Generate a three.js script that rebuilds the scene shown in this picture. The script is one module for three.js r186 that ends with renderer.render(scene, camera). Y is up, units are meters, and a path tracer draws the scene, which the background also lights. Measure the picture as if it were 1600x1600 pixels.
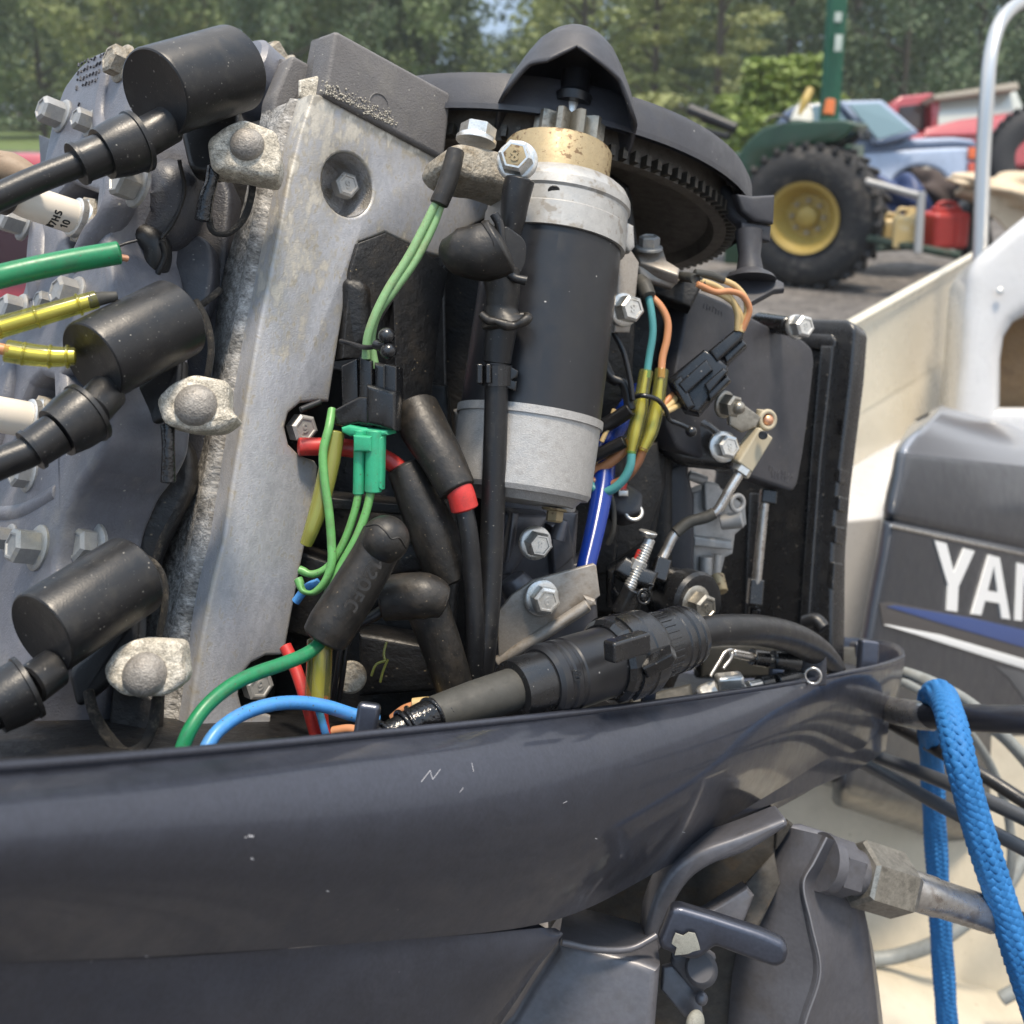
import * as THREE from 'three';
import { mergeGeometries, toCreasedNormals as creased } from 'three/addons/utils/BufferGeometryUtils.js';
import { TextGeometry } from 'three/addons/geometries/TextGeometry.js';
import { FontLoader } from 'three/addons/loaders/FontLoader.js';
import { RoundedBoxGeometry } from 'three/addons/geometries/RoundedBoxGeometry.js';

// ------------------------------------------------------------------ camera, sky, sun, exposure
const scene = new THREE.Scene();
const FPX = 1604, CX = 800, CY = 533.5, EYE = 1.6, PITCH = THREE.MathUtils.degToRad(13.2);
const camera = new THREE.PerspectiveCamera(THREE.MathUtils.radToDeg(2 * Math.atan(1066.5 / FPX)), 1600 / 2133, 0.02, 400);
camera.position.set(0, EYE, 0);
camera.rotation.set(-PITCH, 0, 0);
camera.setViewOffset(1600, 2133, 0, 533, 1600, 1600);
camera.focus = 0.6; camera.userData.fStop = 7.4;
camera.updateMatrixWorld();

const renderer = new THREE.WebGLRenderer({ antialias: true });
renderer.toneMapping = THREE.LinearToneMapping;
renderer.toneMappingExposure = 1.75;
renderer.shadowMap.enabled = true;

const toCreasedNormals = (g, a) => creased(g.scale(1e3, 1e3, 1e3), a).scale(1e-3, 1e-3, 1e-3);   // its vertex hash is a hundredth of a unit
const V3 = (x, y, z) => new THREE.Vector3(x, y, z);
function rng(seed) { let a = seed >>> 0; return () => { a = (a + 0x6d2b79f5) | 0; let t = Math.imul(a ^ (a >>> 15), 1 | a); t = (t + Math.imul(t ^ (t >>> 7), 61 | t)) ^ t; return ((t ^ (t >>> 14)) >>> 0) / 4294967296; }; }
function valueNoise(size, cells, seed) {       // tileable
  const r = rng(seed), g = new Float32Array(cells * cells).map(() => r()), out = new Float32Array(size * size);
  for (let y = 0; y < size; y++) { const fy = y / size * cells, y0 = Math.floor(fy), ty = fy - y0, sy = ty * ty * (3 - 2 * ty), ya = (y0 % cells) * cells, yb = ((y0 + 1) % cells) * cells;
    for (let x = 0; x < size; x++) { const fx = x / size * cells, x0 = Math.floor(fx), tx = fx - x0, sx = tx * tx * (3 - 2 * tx), xa = x0 % cells, xb = (x0 + 1) % cells;
      out[y * size + x] = (g[ya + xa] * (1 - sx) + g[ya + xb] * sx) * (1 - sy) + (g[yb + xa] * (1 - sx) + g[yb + xb] * sx) * sy; } }
  return out;
}
function fbm(size, cells, oct, seed, gain = 0.5) {
  const out = new Float32Array(size * size); let amp = 1, tot = 0;
  for (let o = 0; o < oct && cells << o <= size; o++) { const n = valueNoise(size, cells << o, seed + o * 101); for (let i = 0; i < out.length; i++) out[i] += n[i] * amp; tot += amp; amp *= gain; }
  for (let i = 0; i < out.length; i++) out[i] = Math.min(1, Math.max(0, (out[i] / tot - 0.5) * 1.7 + 0.5));
  return out;
}
// sky: bright thin overcast with soft blue openings
{
  const w = 512, h = 256, data = new Float32Array(w * h * 4), n = fbm(512, 4, 6, 77);
  for (let y = 0; y < h; y++) for (let x = 0; x < w; x++) {
    const el = (y + 0.5) / h - 0.5, up = Math.max(0, Math.sin(el * Math.PI)), c = n[y * 2 * w + x];
    const cl = THREE.MathUtils.smoothstep(c, 0.3, 0.6), L = 0.55 + 0.85 * up;
    const a = [0.55, 0.74, 1.0], b = [1.08, 1.08, 1.1], i = (y * w + x) * 4;
    for (let k = 0; k < 3; k++) data[i + k] = L * (a[k] * (1 - cl) + b[k] * cl) * 0.82;
    data[i + 3] = 1;
  }
  const sky = new THREE.DataTexture(data, w, h, THREE.RGBAFormat, THREE.FloatType);
  sky.mapping = THREE.EquirectangularReflectionMapping; sky.magFilter = THREE.LinearFilter; sky.needsUpdate = true;
  scene.background = sky; scene.environment = sky; scene.backgroundIntensity = 1; scene.environmentIntensity = 1;
}
const sun = new THREE.DirectionalLight(0xffefd8, 3.1);
sun.position.set(0.9, 10.5, 0.6); sun.target.position.set(0, 1, -1);
sun.castShadow = true; sun.shadow.radius = 20; sun.shadow.mapSize.set(2048, 2048);
Object.assign(sun.shadow.camera, { left: -12, right: 12, top: 12, bottom: -12, near: 0.5, far: 60 });
scene.add(sun, sun.target);
scene.fog = new THREE.FogExp2(0xdfe6ea, 0.001);

// ------------------------------------------------------------------ frames
const cp = Math.cos(PITCH), sp = Math.sin(PITCH);
const c2w = (v) => V3(v.x, v.y * cp + v.z * sp, -v.y * sp + v.z * cp);     // camera axes to world axes
const ray = (x, y) => V3((x - CX) / FPX, -(y - CY) / FPX, -1);
const P = (x, y, d) => { const v = c2w(ray(x, y).multiplyScalar(d)); v.y += EYE; return v; };   // a sight line at a distance, in the world
// the tilted motor's own axes: fore, up, starboard
const Uc = V3(0.137, 0.971, -0.197).normalize();
const Fc = V3(0.663, -0.238, -0.71); Fc.addScaledVector(Uc, -Fc.dot(Uc)).normalize();
const Sc = V3(0, 0, 0).crossVectors(Fc, Uc).normalize();
const C0 = ray(500, 140).multiplyScalar(0.65), UB = 0.75;
const toE = (v) => { const p = v.clone().sub(C0); return V3(p.dot(Fc), p.dot(Uc) + UB, p.dot(Sc)); };
const e = (x, y, d) => toE(ray(x, y).multiplyScalar(d));
const onPlane = (N, k) => (x, y, c) => { const r = ray(x, y); return toE(r.clone().multiplyScalar((c + C0.dot(N)) / r.dot(N))); };
const es = onPlane(Sc), ef = onPlane(Fc), eu = onPlane(Uc);               // at starboard / fore / up coordinate c of the motor
const dirE = (v) => V3(v.dot(Fc), v.dot(Uc), v.dot(Sc));                   // camera direction to motor axes
const R = (px, d) => px / FPX * d;
const X = V3(1, 0, 0), Y = V3(0, 1, 0), Z = V3(0, 0, 1);
const AFT = V3(-1, 0, 0), TOCAM = dirE(V3(0, 0, 1)), RIGHT = dirE(V3(1, 0, 0)), CAMUP = dirE(V3(0, 1, 0));
const mixv = (...a) => { const v = V3(0, 0, 0); for (let i = 0; i < a.length; i += 2) v.addScaledVector(a[i], a[i + 1]); return v.normalize(); };

// ------------------------------------------------------------------ geometry helpers
function finish(g) { return g.index ? g.toNonIndexed() : g; }
function metreUV(g) {                              // box projection, uv in metres
  const p = g.attributes.position, n = g.attributes.normal, uv = new Float32Array(p.count * 2);
  for (let i = 0; i < p.count; i += 3) {
    let a = 0, b = 0, c = 0; for (let k = i; k < i + 3; k++) { a += n.getX(k); b += n.getY(k); c += n.getZ(k); }
    a = Math.abs(a); b = Math.abs(b); c = Math.abs(c);
    for (let k = i; k < i + 3; k++) { const x = p.getX(k), y = p.getY(k), z = p.getZ(k);
      uv[2 * k] = a > b && a > c ? z : x; uv[2 * k + 1] = a > b && a > c ? y : b > c ? z : y; }
  }
  g.setAttribute('uv', new THREE.BufferAttribute(uv, 2));
  return g;
}
function merge(list, keepUV) {
  const l = [].concat(list).flat(3).map((g) => { const f = finish(g.clone()); for (const k of Object.keys(f.attributes)) if (!['position', 'normal', 'uv'].includes(k)) f.deleteAttribute(k); if (!f.attributes.normal) f.computeVertexNormals(); f.morphAttributes = {}; return keepUV ? f : metreUV(f); });
  return l.length > 1 ? mergeGeometries(l) : l[0];
}
const used = new Map();
function numbered(name) { const n = used.get(name) ?? 0; used.set(name, n + 1); return n ? name + '_' + String(n).padStart(3, '0') : name; }
function add(name, geos, mat, parent = scene, keepUV) {
  const m = new THREE.Mesh(merge(geos, keepUV), mat); m.name = parent === scene ? numbered(name) : name;
  m.castShadow = m.receiveShadow = true; parent.add(m); return m;
}
function thing(name, label, category, pos = V3(0, 0, 0), group) {
  const o = new THREE.Group(); o.name = numbered(name); o.position.copy(pos); o.userData = { label, category }; if (group) o.userData.group = group; scene.add(o); return o;
}
function tag(o, label, category, group) { Object.assign(o.userData, { label, category }); if (group) o.userData.group = group; return o; }
const lab = (o, label) => { o.userData.label = label; return o; };
const basis = (dir, hint = Y) => { const y = dir.clone().normalize(), h = Math.abs(y.dot(hint)) > 0.98 ? X : hint, x = V3(0, 0, 0).crossVectors(h, y).normalize(), z = V3(0, 0, 0).crossVectors(x, y); return new THREE.Matrix4().makeBasis(x, y, z); };
function along(g, a, dir, hint) { return g.applyMatrix4(basis(dir, hint).setPosition(a)); }
// a body of revolution from a towards b; profile rows [fraction, radius]
function turn(a, b, prof, seg = 36, crease = 0.7, th0 = 0, th1 = Math.PI * 2) {
  const L = a.distanceTo(b), g = new THREE.LatheGeometry(prof.map(([t, r]) => new THREE.Vector2(Math.max(r, 1e-5), t * L)), seg, th0, th1);
  return along(toCreasedNormals(g, crease), a, b.clone().sub(a));
}
function rod(a, b, r, r2 = r, seg = 24) { const c = Math.min(r, r2) * 0.12, L = a.distanceTo(b), t = Math.min(0.2, c / L); return turn(a, b, [[0, 0], [0, r - c], [t, r], [1 - t, r2], [1, r2 - c], [1, 0]], seg); }
// swept tube, radius a number or a list along the points
function sweep(pts, rad, rs = 12, per = 6, cap = true) {
  const curve = new THREE.CatmullRomCurve3(pts, false, 'centripetal'), n = Math.max(2, (pts.length - 1) * per), fr = curve.computeFrenetFrames(n, false), pos = [], idx = [];
  const rr = (t) => { if (typeof rad === 'number') return rad; const f = t * (rad.length - 1), i = Math.min(rad.length - 2, Math.floor(f)), k = f - i; return rad[i] * (1 - k) + rad[i + 1] * k; };
  for (let i = 0; i <= n; i++) { const t = i / n, c = curve.getPoint(t), r = rr(t); for (let j = 0; j < rs; j++) { const a = j / rs * Math.PI * 2; const q = c.clone().addScaledVector(fr.normals[i], Math.cos(a) * r).addScaledVector(fr.binormals[i], Math.sin(a) * r); pos.push(q.x, q.y, q.z); } }
  for (let i = 0; i < n; i++) for (let j = 0; j < rs; j++) { const a = i * rs + j, b = i * rs + (j + 1) % rs, c = a + rs, d = b + rs; idx.push(a, b, c, b, d, c); }
  const g = new THREE.BufferGeometry(); g.setAttribute('position', new THREE.Float32BufferAttribute(pos, 3)); g.setIndex(idx); g.computeVertexNormals();
  const out = [finish(g)];
  if (cap) for (const [i, s] of [[0, -1], [n, 1]]) { const c = curve.getPoint(i / n), r = rr(i / n), T = fr.tangents[i].clone().multiplyScalar(s);
    out.push(finish(along(new THREE.SphereGeometry(r, rs, 4, 0, 6.2832, 0, Math.PI / 2).scale(1, 0.25, 1), c, T))); }
  out.forEach((g) => g.deleteAttribute('uv'));
  return mergeGeometries(out);
}
// flat outline, given as points, on the plane through `at` with normal n; front face there, depth behind it
function slab(pts, at, n, depth, bevel = 0.0015, holes = [], round = 0) {
  n = n.clone().normalize(); const h = Math.abs(n.y) > 0.9 ? X : Y, x = V3(0, 0, 0).crossVectors(h, n).normalize(), y = V3(0, 0, 0).crossVectors(n, x);
  const flat = (p) => { const q = p.clone().sub(at); return new THREE.Vector2(q.dot(x), q.dot(y)); };
  let p2 = pts.map(flat); if (THREE.ShapeUtils.area(p2) < 0) p2.reverse();
  const outline = (p) => { if (!round) return new THREE.Shape(p); const s = new THREE.Shape(); p.forEach((b, i) => { const a = p[(i + p.length - 1) % p.length], c = p[(i + 1) % p.length];
    const r = Math.min(round, a.distanceTo(b) / 2.2, b.distanceTo(c) / 2.2), u = a.clone().sub(b).normalize().multiplyScalar(r).add(b), v = c.clone().sub(b).normalize().multiplyScalar(r).add(b); i ? s.lineTo(u.x, u.y) : s.moveTo(u.x, u.y); s.quadraticCurveTo(b.x, b.y, v.x, v.y); }); s.closePath(); return s; };
  const s = outline(p2);
  for (const hole of holes) { const ph = new THREE.Path(); if (hole.r) { const c = flat(hole.c); ph.absarc(c.x, c.y, hole.r, 0, Math.PI * 2, true); } else { let q = hole.map(flat); if (THREE.ShapeUtils.area(q) > 0) q.reverse(); ph.setFromPoints(q); } s.holes.push(ph); }
  const g = new THREE.ExtrudeGeometry(s, { depth: Math.max(1e-4, depth - 2 * bevel), bevelEnabled: bevel > 0, bevelThickness: bevel, bevelSize: bevel, bevelOffset: -bevel, bevelSegments: 3, curveSegments: 14 });
  g.translate(0, 0, -depth + bevel); g.applyMatrix4(new THREE.Matrix4().makeBasis(x, y, n).setPosition(at));
  return toCreasedNormals(g, 0.6);
}
const pxs = (list, f, c) => list.map(([x, y]) => f(x, y, c));
const slabS = (list, s, depth, bevel, holes, round) => { const p = pxs(list, es, s); return slab(p, p[0], Z, depth, bevel, holes, round); };
const slabF = (list, f, depth, bevel, holes, round) => { const p = pxs(list, ef, f); return slab(p, p[0], AFT, depth, bevel, holes, round); };
// outline on a plane through pixel (x0,y0) at depth d0 with a given normal (motor axes)
function slabN(list, [x0, y0, d0], n, depth, bevel, holes, round) { const at = e(x0, y0, d0), eye = toE(V3(0, 0, 0));
  const hit = ([x, y]) => { const r = e(x, y, 1).sub(eye); return eye.clone().addScaledVector(r, at.clone().sub(eye).dot(n) / r.dot(n)); };
  return slab(list.map(hit), at, n, depth, bevel, (holes || []).map((h) => h.px ? { c: hit(h.px), r: h.r } : h.map(hit)), round); }
// smooth sheet through rows of points
function sheet(rows, close = false) {
  const pos = [], idx = [], w = rows[0].length; rows.forEach((r) => r.forEach((p) => pos.push(p.x, p.y, p.z)));
  for (let i = 0; i < rows.length - 1; i++) for (let j = 0; j < w - (close ? 0 : 1); j++) { const a = i * w + j, b = i * w + (j + 1) % w, c = a + w, d = b + w; idx.push(a, c, b, b, c, d); }
  const g = new THREE.BufferGeometry(); g.setAttribute('position', new THREE.Float32BufferAttribute(pos, 3)); g.setIndex(idx); g.computeVertexNormals(); return finish(g);
}
const spline = (pts, n) => new THREE.CatmullRomCurve3(pts, false, 'centripetal').getPoints(n);
const ball = (c, r, sx = 1, sy = 1, sz = 1) => new THREE.SphereGeometry(r, 24, 16).scale(sx, sy, sz).translate(c.x, c.y, c.z);
const ring = (c, dir, r, t, seg = 32) => along(new THREE.TorusGeometry(r, t, 10, seg).rotateX(Math.PI / 2), c, dir);
function box(c, dirY, hint, sx, sy, sz, r = 0.0015) { return along(new RoundedBoxGeometry(sx, sy, sz, 2, Math.min(r, sx / 3, sy / 3, sz / 3)), c, dirY, hint); }
const font = await new FontLoader().loadAsync('fonts/droid/droid_sans_bold.typeface.json');
function raised(text, size, h) { const g = new TextGeometry(text, { font, size, depth: h, curveSegments: 4 }); g.computeBoundingBox(); const b = g.boundingBox; g.translate(-(b.min.x + b.max.x) / 2, -(b.min.y + b.max.y) / 2, 0); return g; }
// hexagon flange bolt: seat centre, axis outwards, radius across corners, head height
function bolt(c, axis, r, h = r * 1.0, fl = 1.28, digit = '', spin = 0.3) {
  axis = axis.clone().normalize();
  const hex = new THREE.LatheGeometry([[0, h * 0.93], [r * 0.62, h * 0.93], [r * 0.68, h], [r * 0.8, h], [r, h * 0.86], [r, 0]].map(([a, b]) => new THREE.Vector2(Math.max(a, 1e-5), b)), 6).rotateY(spin).translate(0, r * 0.22, 0);
  const g = [toCreasedNormals(hex, 0.3)];
  if (fl) g.push(toCreasedNormals(new THREE.LatheGeometry([[0, r * 0.24], [r, r * 0.24], [r * fl * 0.96, r * 0.16], [r * fl, r * 0.1], [r * fl, -r * 0.1], [0, -r * 0.1]].map(([a, b]) => new THREE.Vector2(Math.max(a, 1e-5), b)), 30), 0.7));
  if (digit) g.push(raised(digit, r * 0.62, r * 0.06).rotateX(-Math.PI / 2).translate(0, h * 0.93 + r * 0.22, 0));
  return g.map((k) => { const f = finish(k); f.deleteAttribute('uv'); return along(f, c, axis, CAMUP.clone().negate()); });
}
// ------------------------------------------------------------------ materials
const enc = (v) => Math.round(255 * Math.min(1, Math.max(0, v <= 0.0031308 ? v * 12.92 : 1.055 * Math.pow(v, 1 / 2.4) - 0.055)));
function dataTex(size, rgb, srgb, w = size) { const t = new THREE.DataTexture(rgb, w, size, THREE.RGBAFormat, THREE.UnsignedByteType); t.wrapS = t.wrapT = THREE.RepeatWrapping; t.magFilter = THREE.LinearFilter; t.minFilter = THREE.LinearMipmapLinearFilter; if (srgb) t.colorSpace = THREE.SRGBColorSpace; t.needsUpdate = true; return t; }
function greyTex(n, lo = 0, hi = 1) { const size = Math.sqrt(n.length), d = new Uint8Array(n.length * 4); n.forEach((v, i) => { d[4 * i] = d[4 * i + 1] = d[4 * i + 2] = 255 * (lo + (hi - lo) * v); d[4 * i + 3] = 255; }); return dataTex(size, d, false); }
const N_big = fbm(512, 4, 7, 11, 0.55), N_mid = fbm(512, 16, 5, 23, 0.6), N_fine = fbm(512, 96, 3, 31, 0.7), N_cast = fbm(256, 64, 2, 47, 0.8);
const T_cast = greyTex(N_cast), T_mid = greyTex(N_mid), T_fine = greyTex(N_fine), T_rough = greyTex(N_mid, 0.7, 1);
const rep = (t, m) => { const c = t.clone(); c.repeat.set(1 / m, 1 / m); c.needsUpdate = true; return c; };
// surface colour with blotches of dirt and light specks; base and dirt are linear real-world colours
function surf(name, o) {
  const size = o.size ?? 256, r = rng(o.seed ?? 5), step = 512 / size, d = new Uint8Array(size * size * 4), b = o.base, dirt = o.dirt ?? b, lo = o.lo ?? 0.5, hi = o.hi ?? 0.8, off = Math.floor(r() * 512 * 512);
  for (let y = 0; y < size; y++) for (let x = 0; x < size; x++) {
    const k = (Math.floor(y * step) * 512 + Math.floor(x * step) + off) % (512 * 512), k2 = (k * 1 + 131 * 512 + 77) % (512 * 512), i = (y * size + x) * 4;
    const m = THREE.MathUtils.smoothstep(N_big[k] * 0.62 + N_mid[k2] * 0.38, lo, hi) * (o.amt ?? 0.5), v = 1 + (N_fine[k2] - 0.5) * (o.grain ?? 0.15) + (N_mid[k] - 0.5) * (o.mottle ?? 0.15);
    for (let c = 0; c < 3; c++) d[i + c] = enc((b[c] * (1 - m) + dirt[c] * m) * v);
    d[i + 3] = 255;
  }
  for (let n = 0; n < (o.specks ?? 0); n++) { const x = Math.floor(r() * size), y = Math.floor(r() * size), s = r() < 0.2 ? 2 : 1, c = o.speck ?? [0.4, 0.38, 0.33], q = 0.35 + 0.65 * r();
    for (let a = 0; a < s; a++) for (let g = 0; g < s; g++) { const i = (((y + a) % size) * size + (x + g) % size) * 4; for (let k = 0; k < 3; k++) d[i + k] = Math.round(d[i + k] * (1 - q) + enc(c[k]) * q); } }
  const m = new THREE.MeshPhysicalMaterial({ map: rep(dataTex(size, d, true), o.scale ?? 0.1), roughnessMap: rep(T_rough, o.scale ?? 0.1), roughness: Math.min(1, (o.rough ?? 0.5) * 1.18), metalness: o.metal ?? 0, clearcoat: o.coat ?? 0, clearcoatRoughness: o.coatRough ?? 0.1, side: THREE.DoubleSide });
  if (o.bump) { m.bumpMap = rep(o.bumpTex ?? T_cast, o.bumpScale ?? 0.05); m.bumpScale = o.bump; }
  if (o.spec !== undefined) m.specularIntensity = o.spec;
  m.name = name; return m;
}
function plain(name, color, rough = 0.5, metal = 0, more = {}) { const m = new THREE.MeshPhysicalMaterial({ roughness: rough, metalness: metal, side: THREE.DoubleSide, ...more }); m.color.setRGB(...color); m.name = name; return m; }
const grime = [0.36, 0.31, 0.235];
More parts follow.
